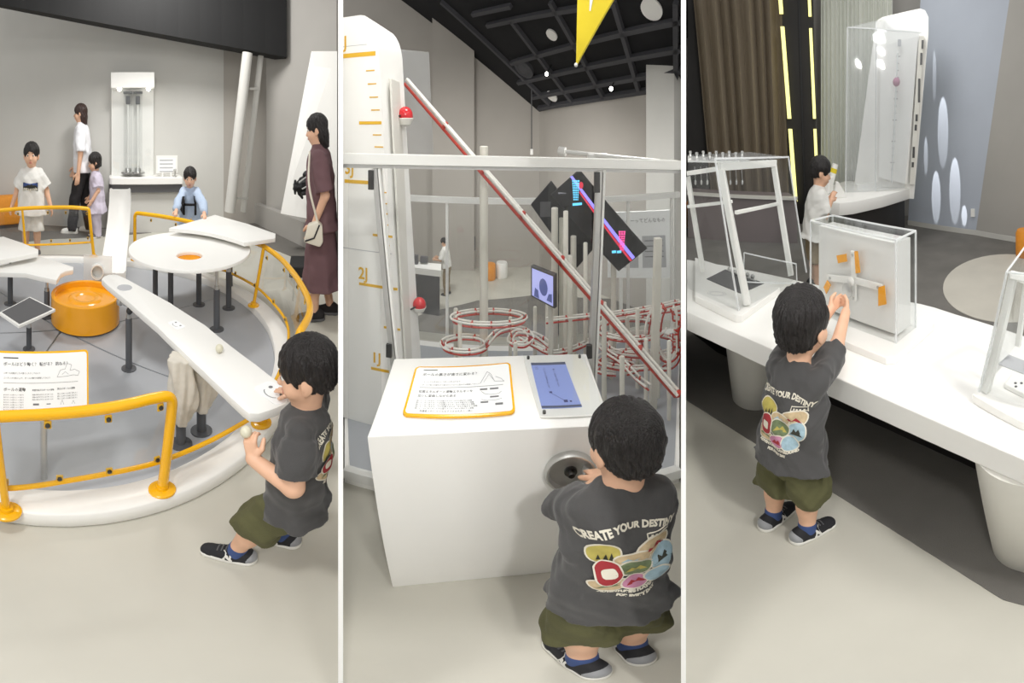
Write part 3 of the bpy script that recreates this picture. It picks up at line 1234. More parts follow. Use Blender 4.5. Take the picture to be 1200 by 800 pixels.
def back_print(P, z, scale, yoff=0.0):
    """cream arc of lettering, a cluster of camp patches and two small lines, draped on the back of a shirt"""
    sh = P['shirt']
    tr = tree_of(sh)
    fr = Frame((P['spine'](z).x, -0.3, z), (1, 0, 0), (0, 0, 1))
    put = P['put']
    s = scale

    def arc(words, rad, y0, size, total):
        bm = B()
        me = text_mesh(words, size, 'CENTER', 2, 0.0011)
        for_w = max(v.co.x for v in me.vertices) - min(v.co.x for v in me.vertices)
        f = total / for_w
        nv = []
        for v in me.vertices:
            a = v.co.x * f / abs(rad)
            if rad > 0:
                nv.append(bm.verts.new(fr((rad + v.co.y) * math.sin(a), y0 - rad + (rad + v.co.y) * math.cos(a))))
            else:
                r_ = -rad
                nv.append(bm.verts.new(fr((r_ - v.co.y) * math.sin(a), y0 + r_ - (r_ - v.co.y) * math.cos(a))))
        for p in me.polygons:
            try:
                bm.faces.new([nv[i] for i in p.vertices])
            except ValueError:
                pass
        bmesh.ops.triangulate(bm, faces=bm.faces)
        drape(bm, tr, fr, 0.0016)
        put('lettering', bm_me(bm, False), 'print_cream', sh)
    arc('CREATE YOUR DESTINY', 0.26 * s, 0.045 * s, 0.028 * s, 0.235 * s)
    arc("ADVENTURE'S PLAYGROUND", -0.26 * s, -0.168 * s, 0.0135 * s, 0.17 * s)
    arc('FOR EVERY DAY', -0.26 * s, -0.186 * s, 0.0135 * s, 0.09 * s)
    patches = [(-0.062, -0.018, 0.036, 0.036, 0.2, 'p_yellow', 2.0), (0.052, -0.028, 0.046, 0.030, 0.35, 'p_tan', 2.6), (0.0, -0.040, 0.040, 0.018, 0.1, 'p_tan', 2.2),
               (0.070, -0.072, 0.034, 0.036, 0.3, 'p_blue', 2.0), (0.004, -0.076, 0.036, 0.032, 0, 'p_green', 2.2), (-0.058, -0.122, 0.040, 0.021, -0.15, 'p_tan', 2.0),
               (0.0, -0.130, 0.033, 0.022, 0, 'p_pink', 2.0), (0.052, -0.122, 0.030, 0.026, 0.4, 'p_blue', 2.2), (-0.056, -0.078, 0.026, 0.036, 0, 'p_red', 2.8)]
    for i, (x, y, rx, ry, ro, mm, sq) in enumerate(patches):
        lay = 0.0012 + 0.0005 * i
        bm = add_blob(B(), fr, oval(x * s, y * s, (rx + 0.004) * s, (ry + 0.004) * s, ro, 24, sq), 4)
        drape(bm, tr, fr, lay)
        pe = put('patch', bm_me(bm), 'print_cream', sh)
        bm = add_blob(B(), fr, oval(x * s, y * s, rx * s, ry * s, ro, 24, sq), 4)
        drape(bm, tr, fr, lay + 0.0004)
        put('patch', bm_me(bm), mm, sh)
        # a small scene inside: hill, tree line or lantern body
        bm = B()
        if mm == 'p_red':
            add_blob(bm, fr, oval(x * s, (y - 0.002) * s, 0.016 * s, 0.015 * s, 0, 16, 3), 2)
            tone = 'print_cream'
        elif i == 0:
            for dx in (-0.012, 0.004, 0.016):
                add_blob(bm, fr, [((x + dx - 0.005) * s, (y - 0.026) * s), ((x + dx + 0.006) * s, (y - 0.026) * s), ((x + dx + 0.001) * s, (y - 0.002 + dx * 0.3) * s)], 2)
            tone = 'p_dark'
        else:
            add_blob(bm, fr, [((x - rx * 0.7) * s, (y - ry * 0.45) * s), ((x + rx * 0.75) * s, (y - ry * 0.4) * s), ((x + rx * 0.25) * s, (y + ry * 0.35) * s), ((x - rx * 0.05) * s, (y - ry * 0.05) * s), ((x - rx * 0.3) * s, (y + ry * 0.25) * s)], 2)
            tone = ('p_green', 'p_red', 'p_blue', 'p_dark', 'p_yellow')[i % 5]
        drape(bm, tr, fr, lay + 0.0008)
        put('patch', bm_me(bm), tone, sh)
    bm = B()
    for yy, hh in ((0.018, 0.003), (0.003, 0.003)):
        add_blob(bm, fr, [((0.040 + 0.0) * s, yy * s), (0.098 * s, (yy + 0.004) * s), (0.098 * s, (yy + 0.004 + hh) * s), (0.040 * s, (yy + hh) * s)], 2)
    for x0 in (0.040, 0.095):
        add_blob(bm, fr, [(x0 * s, 0.003 * s), ((x0 + 0.003) * s, 0.003 * s), ((x0 + 0.003) * s, 0.024 * s), (x0 * s, 0.02 * s)], 2)
    for x0 in (0.050, 0.060, 0.070, 0.082):
        add_blob(bm, fr, [(x0 * s, 0.009 * s), ((x0 + 0.006) * s, 0.009 * s), ((x0 + 0.006) * s, 0.015 * s), (x0 * s, 0.015 * s)], 2)
    drape(bm, tr, fr, 0.0016)
    put('patch', bm_me(bm), 'print_cream', sh)

# ================================================================ the setting: floors, walls, partitions
def struct(name, bm, m, parent=None, **kw):
    o = obj(name, bm, m, parent, **kw)
    if parent is None:
        o['kind'] = 'structure'
    return o


def pol(deg, d):
    a = math.radians(deg)
    return (d * math.sin(a), d * math.cos(a))


PL, PR = yaw(399.5), yaw(800.7)          # bearings of the two partitions
LOW = -2.6                               # floor of the sunken hall behind the middle bay
bm = B()
add_prism(bm, [pol(a, 11) for a in range(-118, -26, 7)] + [pol(-26.7, 11), pol(-26.7, 0.6), (0, -3.2), (-6, -3.2)], -0.06, 0)
add_prism(bm, [(0, -3.2), pol(-26.7, 0.6), pol(-26.7, 3.3), pol(0, 2.95), pol(26.7, 3.3), pol(26.7, 0.6)], -0.06, 0)
add_prism(bm, [(0, -3.2), pol(26.7, 0.6), pol(26.7, 11)] + [pol(a, 11) for a in range(30, 119, 8)] + [(6, -3.2)], -0.06, 0)
struct('floor', bm, M['floor'], smooth=0)
bm = B()
add_prism(bm, [pol(-26.6, 3.4), pol(-26.6, 15.5), (1.0, 15), (6, 12), pol(27, 3.4)], LOW - 0.06, LOW)
struct('floor_lower', bm, M['floor'], smooth=0)
bm = B()
add_prism(bm, [fl(402, 402, LOW), fl(500, 366, LOW), fl(560, 352, LOW), fl(632, 345, LOW), fl(720, 350, LOW), fl(798, 360, LOW), fl(798, 420, LOW), fl(402, 450, LOW)][::-1], LOW, LOW + 0.004)
struct('floor_carpet', bm, M['carpet'], smooth=0)


def fin(name, px, half, far):
    bm = B()
    a0, a1 = yaw(px - half), yaw(px + half)
    n, f = 0.5, far
    P = [(n * math.sin(a0), n * math.cos(a0)), (n * math.sin(a1), n * math.cos(a1)), (f * math.sin(a1), f * math.cos(a1)), (f * math.sin(a0), f * math.cos(a0))]
    m0 = [(P[0][0], P[0][1]), (P[1][0], P[1][1])]
    k = 3.35 / n
    mid = [(P[1][0] * k, P[1][1] * k), (P[0][0] * k, P[0][1] * k)]
    add_prism(bm, m0 + mid, 0.0, 3.3)
    add_prism(bm, [mid[1], mid[0], P[2], P[3]], LOW, 3.3)
    return struct(name, bm, M['white_fin'], smooth=0)


fin('wall_left', 399.2, 2.9, 14.5)
fin('wall_right', 801.0, 2.9, 8.3)

# ---- left bay: back wall, side return, black header, low kerb wall
A0, A1 = atz(-60, 7.4, 0), atz(262, 6.7, 0)


def upright(name, a, b, z0, z1, m, thick=0.12):
    a, b = Vector((a[0], a[1], 0)), Vector((b[0], b[1], 0))
    n = Vector((-(b - a).y, (b - a).x, 0)).normalized()
    if n.dot(a) < 0:
        n = -n
    return struct(name, add_prism(B(), [a, b, b + n * thick, a + n * thick], z0, z1), m, smooth=0)


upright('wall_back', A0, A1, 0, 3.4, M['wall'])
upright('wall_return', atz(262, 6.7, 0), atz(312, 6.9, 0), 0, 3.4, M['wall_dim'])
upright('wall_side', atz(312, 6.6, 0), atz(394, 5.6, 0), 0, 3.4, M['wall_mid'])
# slanted left wall at the frame's edge: it leans away at the top
a, b = at(46, 262, 6.95), at(-30, 275, 7.2)
a.z = b.z = 0
at_, bt_ = at(14, 0, 6.9), at(-60, 0, 7.15)
bm = add_hull8(B(), [b, a, a + Vector((-0.1, 0.25, 0)), b + Vector((-0.1, 0.25, 0))], [bt_, at_, at_ + Vector((-0.1, 0.25, 0)), bt_ + Vector((-0.1, 0.25, 0))])
struct('wall_slanted', bm, M['wall'], smooth=0)
# lit white screen wall at the right of the bay, slanted edge
q = [at(329, 250, 5.2), at(395, 262, 4.7), at(395, 60, 4.7), at(365, 60, 5.2)]
bm = add_hull8(B(), q, [p * 1.0 + Vector((p.x, p.y, 0)).normalized() * 0.06 for p in q])
struct('wall_screen', bm, M['white_satin'], smooth=0)
# black header box hanging before the back wall
hl = edge_at((-20, 1.5), (336, 67), 5.0, 6.1, 14)
bm = strip(B(), hl, [Vector((p.x, p.y, 3.5)) for p in hl], Vector((-0.25, 0.30, 0)))
struct('ceiling_header', bm, M['header_black'], smooth=0)
bm = B()
add_prism(bm, [fl(285, 277), fl(345, 302), fl(396, 335), fl(396, 280), fl(330, 255), fl(255, 247)], 0, 0.004)
struct('floor_carpet', bm, M['carpet'], smooth=0)
bm = B()
add_prism(bm, [fl(0, 286), fl(60, 280), fl(130, 277), fl(200, 270), fl(200, 255), fl(100, 252), fl(0, 255)], 0, 0.004)
struct('floor_carpet', bm, M['carpet'], smooth=0)
bm = B()
q = edge((283, 254), (362, 293), 0, 6)
add_hull8(bm, [p for p in q] + [p + Vector((p.x, p.y, 0)).normalized() * 0.25 for p in q[::-1]],
          [p + Vector((0, 0, 0.30)) for p in q] + [p + Vector((p.x, p.y, 0)).normalized() * 0.25 + Vector((0, 0, 0.30)) for p in q[::-1]])
struct('wall_low', bm, M['wall_mid'], smooth=0)
bm = B()
for px, d, r in ((284, 6.0, 0.085), (300, 6.3, 0.05)):
    add_tube(bm, [at(px - 15, 248, d), at(px + 6, 62, d)], r, 16)
struct('trim_1', bm, M['wall'])
bm = B()
add_bar(bm, at(292, 104, 6.1), at(304, 104, 6.3), 0.03)
add_bar(bm, at(278, 232, 6.1), at(290, 232, 6.3), 0.03)
struct('trim_2', bm, M['wall'])

# ---- middle bay: the sunken hall
HA, HC, HB = Vector((-6.3, 12.7, 0)), Vector((0.99, 13.2, 0)), Vector((4.12, 8.05, 0))
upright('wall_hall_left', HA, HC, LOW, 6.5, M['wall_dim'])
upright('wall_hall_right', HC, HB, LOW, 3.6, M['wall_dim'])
cp = [onl(470, 0, HA, HC), onl(632, 131, HA, HC), onl(798, 96, HC, HB)]
cn = (cp[1] - cp[0]).cross(cp[2] - cp[0]).normalized()
if cn.z < 0:
    cn = -cn


def ceil(px, py, dz=0.0):
    return on(px, py, cp[0], cn) + cn * dz


q = [ceil(425, -30), ceil(470, 0), ceil(632, 131), ceil(798, 96), ceil(812, 90), ceil(812, -30)]
bm = add_hull8(B(), [p for p in q], [p + cn * 0.15 for p in q])
ceiling = struct('ceiling', bm, M['coffer'], smooth=0)
for p, r in (((518, 0), (645, 120)), ((600, 22), (672, 118)), ((646, 0), (708, 112)), ((720, 0), (750, 106)), ((793, 0), (793, 99)),
             ((572, 28), (718, 2)), ((600, 72), (798, 22)), ((608, 95), (798, 55)), ((625, 112), (798, 80)), ((555, 15), (600, 5)), ((632, 125), (798, 98))):
    a, b = ceil(*p), ceil(*r)
    bm = add_bar(B(), a - cn * 0.05, b - cn * 0.05, 0.11, 0.13, cn)
    obj('beam', bm, M['beam'], ceiling, smooth=0)
# pilasters in front of the hall walls
bm = B()
a, b = onl(508, 300, HA, HC), onl(556, 300, HA, HC)
nv = Vector(((b - a).y, -(b - a).x, 0)).normalized()
add_prism(bm, [a, b, b + nv * 0.30, a + nv * 0.30], LOW, 6.5)
struct('wall_pier', bm, M['wall_dim'], smooth=0)
bm = B()
a, b = onl(771, 300, HC, HB), onl(799, 300, HC, HB)
nv = Vector((-(b - a).y, (b - a).x, 0)).normalized()
if nv.dot(a) > 0:
    nv = -nv
add_prism(bm, [a, b, b + nv * 0.35, a + nv * 0.5], LOW, 3.6)
struct('wall_pier', bm, M['wall'], smooth=0)
hall_lights = [((0.6, 9.0, 1.5), 66), ((2.2, 6.2, 1.6), 40), ((-2.2, 9.0, 2.2), 80)]
for p, w in hall_lights:
    area_light('hall_fill', p, (p[0] + 0.2, p[1] + 1.5, -2), 0.7, w)  # unseen fill lights added to brighten the enclosed hall

# ---- right bay: floors and walls
BZ = 0.59                                  # bench height
bm = B()
front = edge((800, 466), (1176, 703), 0, 14)
add_prism(bm, front + [(0.74, -0.35), (0.62, -1.1), (0.45, -2.4), (8.5, -2.4), pol(84, 8), pol(60, 9), pol(27.2, 9)], 0, 0.004)
struct('floor_carpet', bm, M['carpet'], smooth=0)
bm = B()
ov = [fl(1180 + 75 * math.cos(t), 338 + 40 * math.sin(t), 0.004) for t in np.linspace(0, 2 * PI, 49)[:-1]]
add_prism(bm, ov, 0.004, 0.008)
struct('floor_oval', bm, M['oval'], smooth=0)  # pale oval laid flat on the carpet
W0, W1, W2 = fl(1064, 263), fl(1143, 275), fl(1215, 287)
# pale blue wall panel whose right edge slants
pw_n = (W1 - W0).cross(Vector((0, 0, 1))).normalized()
if pw_n.dot(W0) > 0:
    pw_n = -pw_n
t0, t1 = on(1080, -20, W0, pw_n), on(1186, -20, W0, pw_n)
bm = add_hull8(B(), [W0, W1, W1 * 1.02, W0 * 1.02], [t0, t1, t1 + Vector((W1.x, W1.y, 0)) * 0.02, t0 + Vector((W0.x, W0.y, 0)) * 0.02])
struct('wall_panel', bm, M['wall_blue'], smooth=0)
r0, r1 = W2 * 1.0, at(1262, -20, 5.3)
bm = add_hull8(B(), [W1, r0, r0 * 1.02, W1 * 1.02], [t1, r1, r1 + Vector((r0.x, r0.y, 0)) * 0.02, t1 + Vector((W1.x, W1.y, 0)) * 0.02])
struct('wall_far_right', bm, M['wall_mid'], smooth=0)
for px, py, w, ln in ((1095, 84, 2.2, 32), (1105, 146, 6.0, 42), (1119, 216, 6.2, 40), (1097, 226, 5.2, 32), (1085, 180, 2.4, 24), (1130, 252, 3.0, 12)):
    c = on(px, py, W0, pw_n)
    half = c.xy.length * math.radians(w * KX) * 1.15
    rat = max(2.2, 0.62 * ln / w)
    Dd = 1.9
    src = c + pw_n * (Dd / rat) + Vector((0, 0, Dd))
    spot_light('slit_light', src, c, 420, 2 * math.degrees(math.atan(half / Dd)), 0.12, 0.005, (1, 0.99, 0.97))  # added spots stand in for sunlight falling through slits
upright('wall_behind', atz(804, 8.1, 0), atz(1105, 7.6, 0), 0, 4.2, M['wall_mid'])
for a_, b_, n_ in ((W0, W1, 'baseboard_back'), (W1 * 1.0, W2, 'baseboard_right')):
    bm = add_bar(B(), Vector((a_.x, a_.y, 0.035)) * 0.995, Vector((b_.x, b_.y, 0.035)) * 0.995, 0.015, 0.07)
    struct(n_, bm, M['wall'], smooth=0)

# ================================================================ middle bay
# ---- console
CZ, CB = 0.66, 0.71
n = 12
ft = edge((430, 512), (718, 498), CZ, n)
fb = edge((460, 688), (706, 665), 0.0, n)
bt = edge((462, 420), (687, 414), CB, n)
bb = [Vector((p.x, p.y, 0)) for p in bt]
con = thing('console', 'white angular console with a sloping top, sign, screen and silver wheel', 'console', (0, 1.05, 0))
bm = B()
V = [[bm.verts.new(p) for p in row] for row in (fb, ft, bt, bb)]
for r0, r1 in ((0, 1), (1, 2), (2, 3), (3, 0)):
    for i in range(n):
        bm.faces.new([V[r0][i], V[r0][i + 1], V[r1][i + 1], V[r1][i]])
bm.faces.new([V[r][0] for r in range(4)])
bm.faces.new([V[r][n] for r in range(4)][::-1])
obj('body', bm, M['white'], con, smooth=30, bevel=0.004)
tp0, tn = bt[0], None
tn = (ft[n] - ft[0]).cross(bt[0] - ft[0]).normalized()
# the flat the sign and the screen lie on
def top(px, py, dz=0.0):
    """point of the sloping top under a pixel"""
    lo, hi = CZ, CB
    t = 0.5
    for _ in range(12):
        z = lerp(lo, hi, t)
        yl = lerp(512, 498, (px - 430) / 288.0)
        yh = lerp(420, 414, (px - 462) / 225.0)
        p = fl(px, py, z)
        df = fl(px, yl, lo).xy.length
        db = fl(px, yh, hi).xy.length
        t = (p.xy.length - df) / (db - df)
    return p + Vector((0, 0, dz))


_a, _b, _c = top(471, 489), top(604, 486), top(598, 427)
Q = Quad(_a, _b, _c, flat4(_a, _b, _c, (487, 432)), 0.42, 0.26)
bm = add_plate(B(), Q, rr(0, 0, 0.42, 0.26, 0.02), 0.001, 0.010)
sg = obj('sign_frame', bm, M['yellow'], con, bevel=0.001)
bm = add_plate(B(), Q, rr(0.009, 0.009, 0.411, 0.251, 0.014), 0.010, 0.0115)
obj('sign_face', bm, M['paper'], sg, smooth=0)
for y_, s_, z_, f_ in ((0.203, 'ボールの高さが速さに変わる？', 0.02, 0.23), (0.112, '位置エネルギーと運動エネルギーを', 0.016, 0.215), (0.090, '互いに変換しながら走る', 0.016, 0.15)):
    obj('lettering', add_text(B(), Q, 0.04, y_, s_, z_, z=0.0122, fit=f_, res=1), M['ink_dark'], sg, smooth=0)
obj('heading_bar', add_rects(B(), Q, [(0.04, 0.233, 0.10, 0.237)], 0.0122), M['ink_dark'], sg, smooth=0)
bm = B()
add_text(bm, Q, 0.05, 0.166, '１ハンドルをまわしてボールを上げよう', 0.01, z=0.0122, fit=0.15, res=1)
add_text(bm, Q, 0.04, 0.149, '２ボールの高さが変わると速さがどのように変わるか観察してみよう', 0.01, z=0.0122, fit=0.24, res=1)
random.seed(5)
for i in range(5):
    add_text(bm, Q, 0.04, 0.068 - i * 0.0095, '高いところにあるボールは位置エネルギーをもち転がると運動', 0.007, z=0.0122, fit=random.uniform(0.17, 0.24), res=1)
add_line(bm, Q, [(0.04, 0.138), (0.38, 0.138)], 0.002, 0.0122)
add_text(bm, Q, 0.06, 0.017, '保護者の方へ 小さなお子さまは大人と一緒に', 0.007, z=0.0122, fit=0.2, res=1)
# sketches of the track
add_line(bm, Q, [(0.285, 0.152), (0.315, 0.215), (0.33, 0.2), (0.345, 0.16), (0.385, 0.155), (0.375, 0.17), (0.35, 0.185)], 0.0016, 0.0122)
add_line(bm, Q, [(0.30, 0.158), (0.322, 0.200), (0.34, 0.17)], 0.0012, 0.0122)
add_line(bm, Q, [(0.29, 0.112), (0.305, 0.098), (0.33, 0.093), (0.36, 0.095), (0.372, 0.105)], 0.0014, 0.0122)
add_line(bm, Q, [(0.29, 0.072), (0.31, 0.066), (0.345, 0.064), (0.372, 0.07)], 0.0014, 0.0122)
obj('small_print', bm, M['ink'], sg, smooth=0)
for r_ in [(0.285, 0.118, 0.315, 0.126), (0.325, 0.118, 0.36, 0.126), (0.288, 0.054, 0.318, 0.062), (0.325, 0.078, 0.36, 0.085), (0.345, 0.04, 0.375, 0.05)]:
    obj('caption_bar', add_rects(B(), Q, [r_], 0.0122), M['ink'], sg, smooth=0)

_a, _b, _c = top(633, 491), top(712, 487), top(683, 415.5)
Q2 = Quad(_a, _b, _c, flat4(_a, _b, _c, (612, 417)), 0.24, 0.26)
bm = add_plate(B(), Q2, rr(0.002, 0.002, 0.238, 0.256, 0.004, 2), 0.001, 0.004)
cov = obj('screen_cover', bm, M['white'], con, smooth=0)
S2 = Quad(*[on(x, y, _a, Q2.n) for x, y in ((635, 480), (682, 478), (662, 426), (622, 427))], 0.15, 0.20)
bm = add_plate(B(), S2, [(0, 0), (0.15, 0), (0.15, 0.2), (0, 0.2)], 0.003, 0.0065 if S2.n.dot(Q2.n) > 0 else -0.0065)
scr = obj('screen', bm, M['scr_blue'], con, smooth=0)
for r_ in ((0, 0.188, 0.15, 0.2), (0, 0, 0.15, 0.008)):
    obj('screen_bar', add_rects(B(), S2, [r_], 0.0072), M['scr_dark'], scr, smooth=0)
bm = B()
for i, (x, s, w) in enumerate(((0.045, 'ハンドルをまわして', 0.075), (0.085, 'ボールを上げよう', 0.12))):
    for k, ch in enumerate(s):
        add_text(bm, S2, x, 0.165 - k * 0.0105 - i * 0.004, ch, 0.0105, z=0.0073, res=1)
obj('screen_text', bm, M['scr_ink'], scr, smooth=0)
bm = add_text(B(), S2, 0.012, 0.168, 'ニ', 0.016, z=0.0073, res=1)
add_line(bm, S2, [(0.05, 0.06), (0.065, 0.05), (0.09, 0.03)], 0.0015, 0.0073)
add_rects(bm, S2, [(0.045, 0.06, 0.056, 0.067), (0.09, 0.02, 0.105, 0.03), (0.112, 0.02, 0.12, 0.026)], 0.0073)
obj('screen_sketch', bm, M['scr_ink'], scr, smooth=0)
bm = add_plate(B(), Q2, rr(0.002, 0.002, 0.238, 0.256, 0.004, 2), 0.009, 0.011)
obj('clear_cover', bm, M['clear'], con, smooth=0)
for x, y in ((0.02, 0.018), (0.222, 0.018), (0.02, 0.243), (0.222, 0.243)):
    obj('screw', add_lathe(B(), Q2(x, y, 0.004), [(0.005, 0), (0.005, 0.008), (0.003, 0.0095), (0, 0.0095)], 12, Q2.n), M['steel_dark'], con)
# wheel on the front
def front_pt(px, py):
    a = onl(px, py, ft[0], ft[n])
    return a


i0 = 9
fn_ = Vector((ft[11] - ft[7])).cross(Vector((0, 0, 1))).normalized()
if fn_.y > 0:
    fn_ = -fn_
wc = on(668, 549, lerp(ft[9], fb[9], 0.3), fn_)
Fw = Frame(wc, Vector((0, 0, 1)).cross(fn_), (0, 0, 1))
wheel_mats = []
bm = add_lathe(B(), wc - fn_ * 0.004, [(0.062, 0.0), (0.070, 0.004), (0.072, 0.026), (0.068, 0.034), (0.063, 0.034), (0.060, 0.028), (0.058, 0.016), (0.03, 0.013), (0, 0.013)], 48, fn_)
wheel = obj('hand_wheel', bm, M['steel_soft'], con)
bm = add_lathe(B(), wc, [(0.018, 0.008), (0.018, 0.016), (0.011, 0.017), (0.011, 0.030), (0.008, 0.034), (0, 0.034)], 20, fn_)
obj('hub', bm, M['steel_dark'], wheel)
kp = Fw(0.040, 0.012, 0.010)
bm = add_lathe(B(), kp, [(0.006, 0), (0.006, 0.012), (0.013, 0.016), (0.014, 0.034), (0.010, 0.040), (0, 0.040)], 18, fn_)
obj('knob', bm, M['steel_soft'], wheel)
# curved arrow on the front, drawn on the face the wheel sits in
arc_px = [(700.5, 503), (705, 506), (709, 511), (711.5, 516.5)]
def fpt(px, py):
    """point of the front face"""
    u = min(max((px - 430) / 288.0, 0), 1)
    k = min(int(u * n), n - 1)
    a, b = lerp(ft[k], ft[k + 1], u * n - k), lerp(fb[k], fb[k + 1], u * n - k)
    p = onl(px, py, ft[k], ft[k + 1])
    t = (CZ - p.z) / CZ
    d = lerp(a, b, t).xy.length - 0.0
    return at(px, py, d * 0.9975)


bm = B()
cc = spline([fpt(*p) for p in arc_px], 4)
add_tube(bm, cc, 0.0024, 6)
e1, e2 = fpt(706.5, 517), fpt(714, 513.5)
tip = fpt(712.5, 521)
add_hull8(bm, [e1, e2, tip], [p + Vector((0, -0.002, 0)) for p in (e1, e2, tip)])
obj('arrow', bm, M['ochre'], con)

# ---- glazed case behind the console
CY, CYB = 1.345, 2.72
kx = math.tan(math.radians(26.15))
case = thing('display_case', 'tall clear display case with white rails behind the console', 'display case', (0, CY, 0))
bm = add_prism(B(), [(-kx * CY, CY), (kx * CY, CY), (kx * CYB, CYB), (-kx * CYB, CYB)], 0, 0.045)
obj('base', bm, M['white'], case, smooth=0)
bm = add_prism(B(), [(-kx * CY - 0.0, CY + 0.05), (kx * CY, CY + 0.05), (kx * (CYB - 0.08), CYB - 0.08), (-kx * (CYB - 0.08), CYB - 0.08)], 0.045, 0.049)
obj('base_sheet', bm, M['grey_floor'], case, smooth=0)
rl, rr_ = Vector((-kx * CY, CY, 1.308)), Vector((kx * CY, CY, 1.292))
def rail_row(y0, y1, dd):
    return [on(lerp(401.9, 798.1, i / 16), lerp(y0, y1, i / 16), (0, CY + dd, 0), (0, 1, 0)) for i in range(17)]


obj('top_rail', strip(B(), rail_row(192, 199, -0.025), rail_row(180, 188.5, -0.025), Vector((0, 0.05, 0))), M['frame_white'], case, smooth=30, bevel=0)
obj('rail_channel', strip(B(), rail_row(196.5, 203, -0.012), rail_row(192.3, 199.3, -0.012), Vector((0, 0.03, 0))), M['steel_soft'], case, smooth=30)
bl, br = Vector((-kx * CYB, CYB, 0.98)), Vector((kx * CYB, CYB, 0.97))
obj('back_rail', add_bar(B(), bl, br, 0.035), M['frame_white'], case, smooth=0)
for p, q_ in (((440, 197), (461, 418)), ((702, 199), (693, 418))):
    a, b = onl(p[0], p[1], rl, rr_), onl(q_[0], q_[1], rl, rr_)
    bm = B()
    b2 = b + (b - a) * ((b.z - 0.045) / (a.z - b.z))
    add_bar(bm, a, b2, 0.022, 0.03, (0, 1, 0))
    ps = obj('post', bm, M['steel_soft'], case, smooth=0, bevel=0.003)
    bm = B()
    add_bar(bm, a + Vector((0.019, 0, 0)), b2 + Vector((0.019, 0, 0)), 0.009, 0.026, (0, 1, 0))
    obj('post_trim', bm, M['frame_white'], ps, smooth=0)
    c = a + Vector((-0.012, -0.016, -0.035))
    hb = add_box(B(), c, (0.022, 0.014, 0.06))
    obj('hinge', hb, M['steel_dark'], ps, smooth=0, bevel=0.002)
    c = a + (b - a) * 1.0 + Vector((-0.012, -0.016, 0.03))
    obj('hinge', add_box(B(), c, (0.022, 0.014, 0.05)), M['steel_dark'], ps, smooth=0, bevel=0.002)
for px, d in ((524, CYB), (736, CYB), (787, CYB)):
    a = atz(px, CYB / math.cos(yaw(px)), 0.045)
    obj('back_post', add_bar(B(), a, a + Vector((0, 0, 0.93)), 0.02, 0.02, (0, 1, 0)), M['frame_white'], case, smooth=0)
xs = [-kx * CY, onl(450, 300, rl, rr_).x, onl(698, 300, rl, rr_).x, kx * CY]
for i in range(3):
    bm = add_box(B(), ((xs[i] + xs[i + 1]) / 2, CY + 0.006, 0.668), (xs[i + 1] - xs[i] - 0.03, 0.008, 1.23))
    obj('pane', bm, M['clear'], case, smooth=0)
bm = add_box(B(), (0, CYB, 0.51), (2 * kx * CYB - 0.05, 0.008, 0.9))
obj('pane', bm, M['clear'], case, smooth=0)
bm = add_bar(B(), (-kx * CY, CY, 0.065), (kx * CY, CY, 0.065), 0.04, 0.05)
obj('bottom_rail', bm, M['frame_white'], case, smooth=0, bevel=0.003)

# ---- energy scale tower
TY = 1.72
tw = thing('scale_tower', 'tall white round-topped board with yellow energy marks beside the track', 'scale board', (-0.75, TY, 0.05))
fin_x = -TY * math.tan(math.radians(26.42))
xr = lambda z: lerp(onl(468, 410, (0, TY), (1, TY)).x, onl(444, 60, (0, TY), (1, TY)).x, (z - 0.3) / 1.4)
ztop = at(420, 18, TY / math.cos(yaw(420))).z
out = [(fin_x, 0.049)]
out += [(xr(z), z) for z in np.linspace(0.049, ztop - 0.17, 10)]
for k in range(1, 8):
    a = PI / 2 * k / 7
    xx = xr(ztop - 0.17)
    out.append((xx - 0.10 + 0.10 * math.cos(a), ztop - 0.17 + 0.17 * math.sin(a)))
out.append((fin_x, ztop))
bm = add_hull8(B(), [(x, TY, z) for x, z in out], [(x if i == 0 or i == len(out) - 1 else x + 0.045, TY + 0.26, z - 0.02 * (z > 1)) for i, (x, z) in enumerate(out)])
obj('body', bm, M['white'], tw, smooth=35)
bm = B()
add_hull8(bm, [(x + 0.047 - 0.012, TY + 0.05, z) for x, z in out[1:-1]][::1] + [(x + 0.047 - 0.012, TY + 0.2, z) for x, z in out[1:-1]][::-1],
          [(x + 0.047 - 0.004, TY + 0.05, z) for x, z in out[1:-1]][::1] + [(x + 0.047 - 0.004, TY + 0.2, z) for x, z in out[1:-1]][::-1]) if False else None
add_bar(bm, (xr(0.4) + 0.028, TY + 0.13, 0.3), (xr(1.55) + 0.028, TY + 0.13, 1.6), 0.012, 0.15, (0, 1, 0))
obj('side_panel', bm, M['offwhite'], tw, smooth=0, bevel=0.004)
FT = Frame((0, TY, 0), (1, 0, 0), (0, 0, 1))
tq = lambda px, py: (lambda p: (p.x, p.z))(onl(px, py, (0, TY), (1, TY)))
for (x0, y0, x1, th) in ((400, 66, 440, 5), (421, 144, 447, 3.6), (404, 212, 440, 4), (437, 275, 460, 2.6), (421, 332, 466, 3), (450, 383, 469, 2.4), (435, 431, 456, 3)):
    a, b = tq(x0, y0), tq(x1, y0)
    h_ = (tq(x0, y0)[1] - tq(x0, y0 + th)[1])
    a = (max(a[0], fin_x + 0.002), a[1])
    obj('scale_mark', add_plate(B(), FT, [(a[0], a[1] - h_ / 2), (b[0], a[1] - h_ / 2), (b[0], a[1] + h_ / 2), (a[0], a[1] + h_ / 2)], 0.0003, 0.002), M['ochre'], tw, smooth=0)
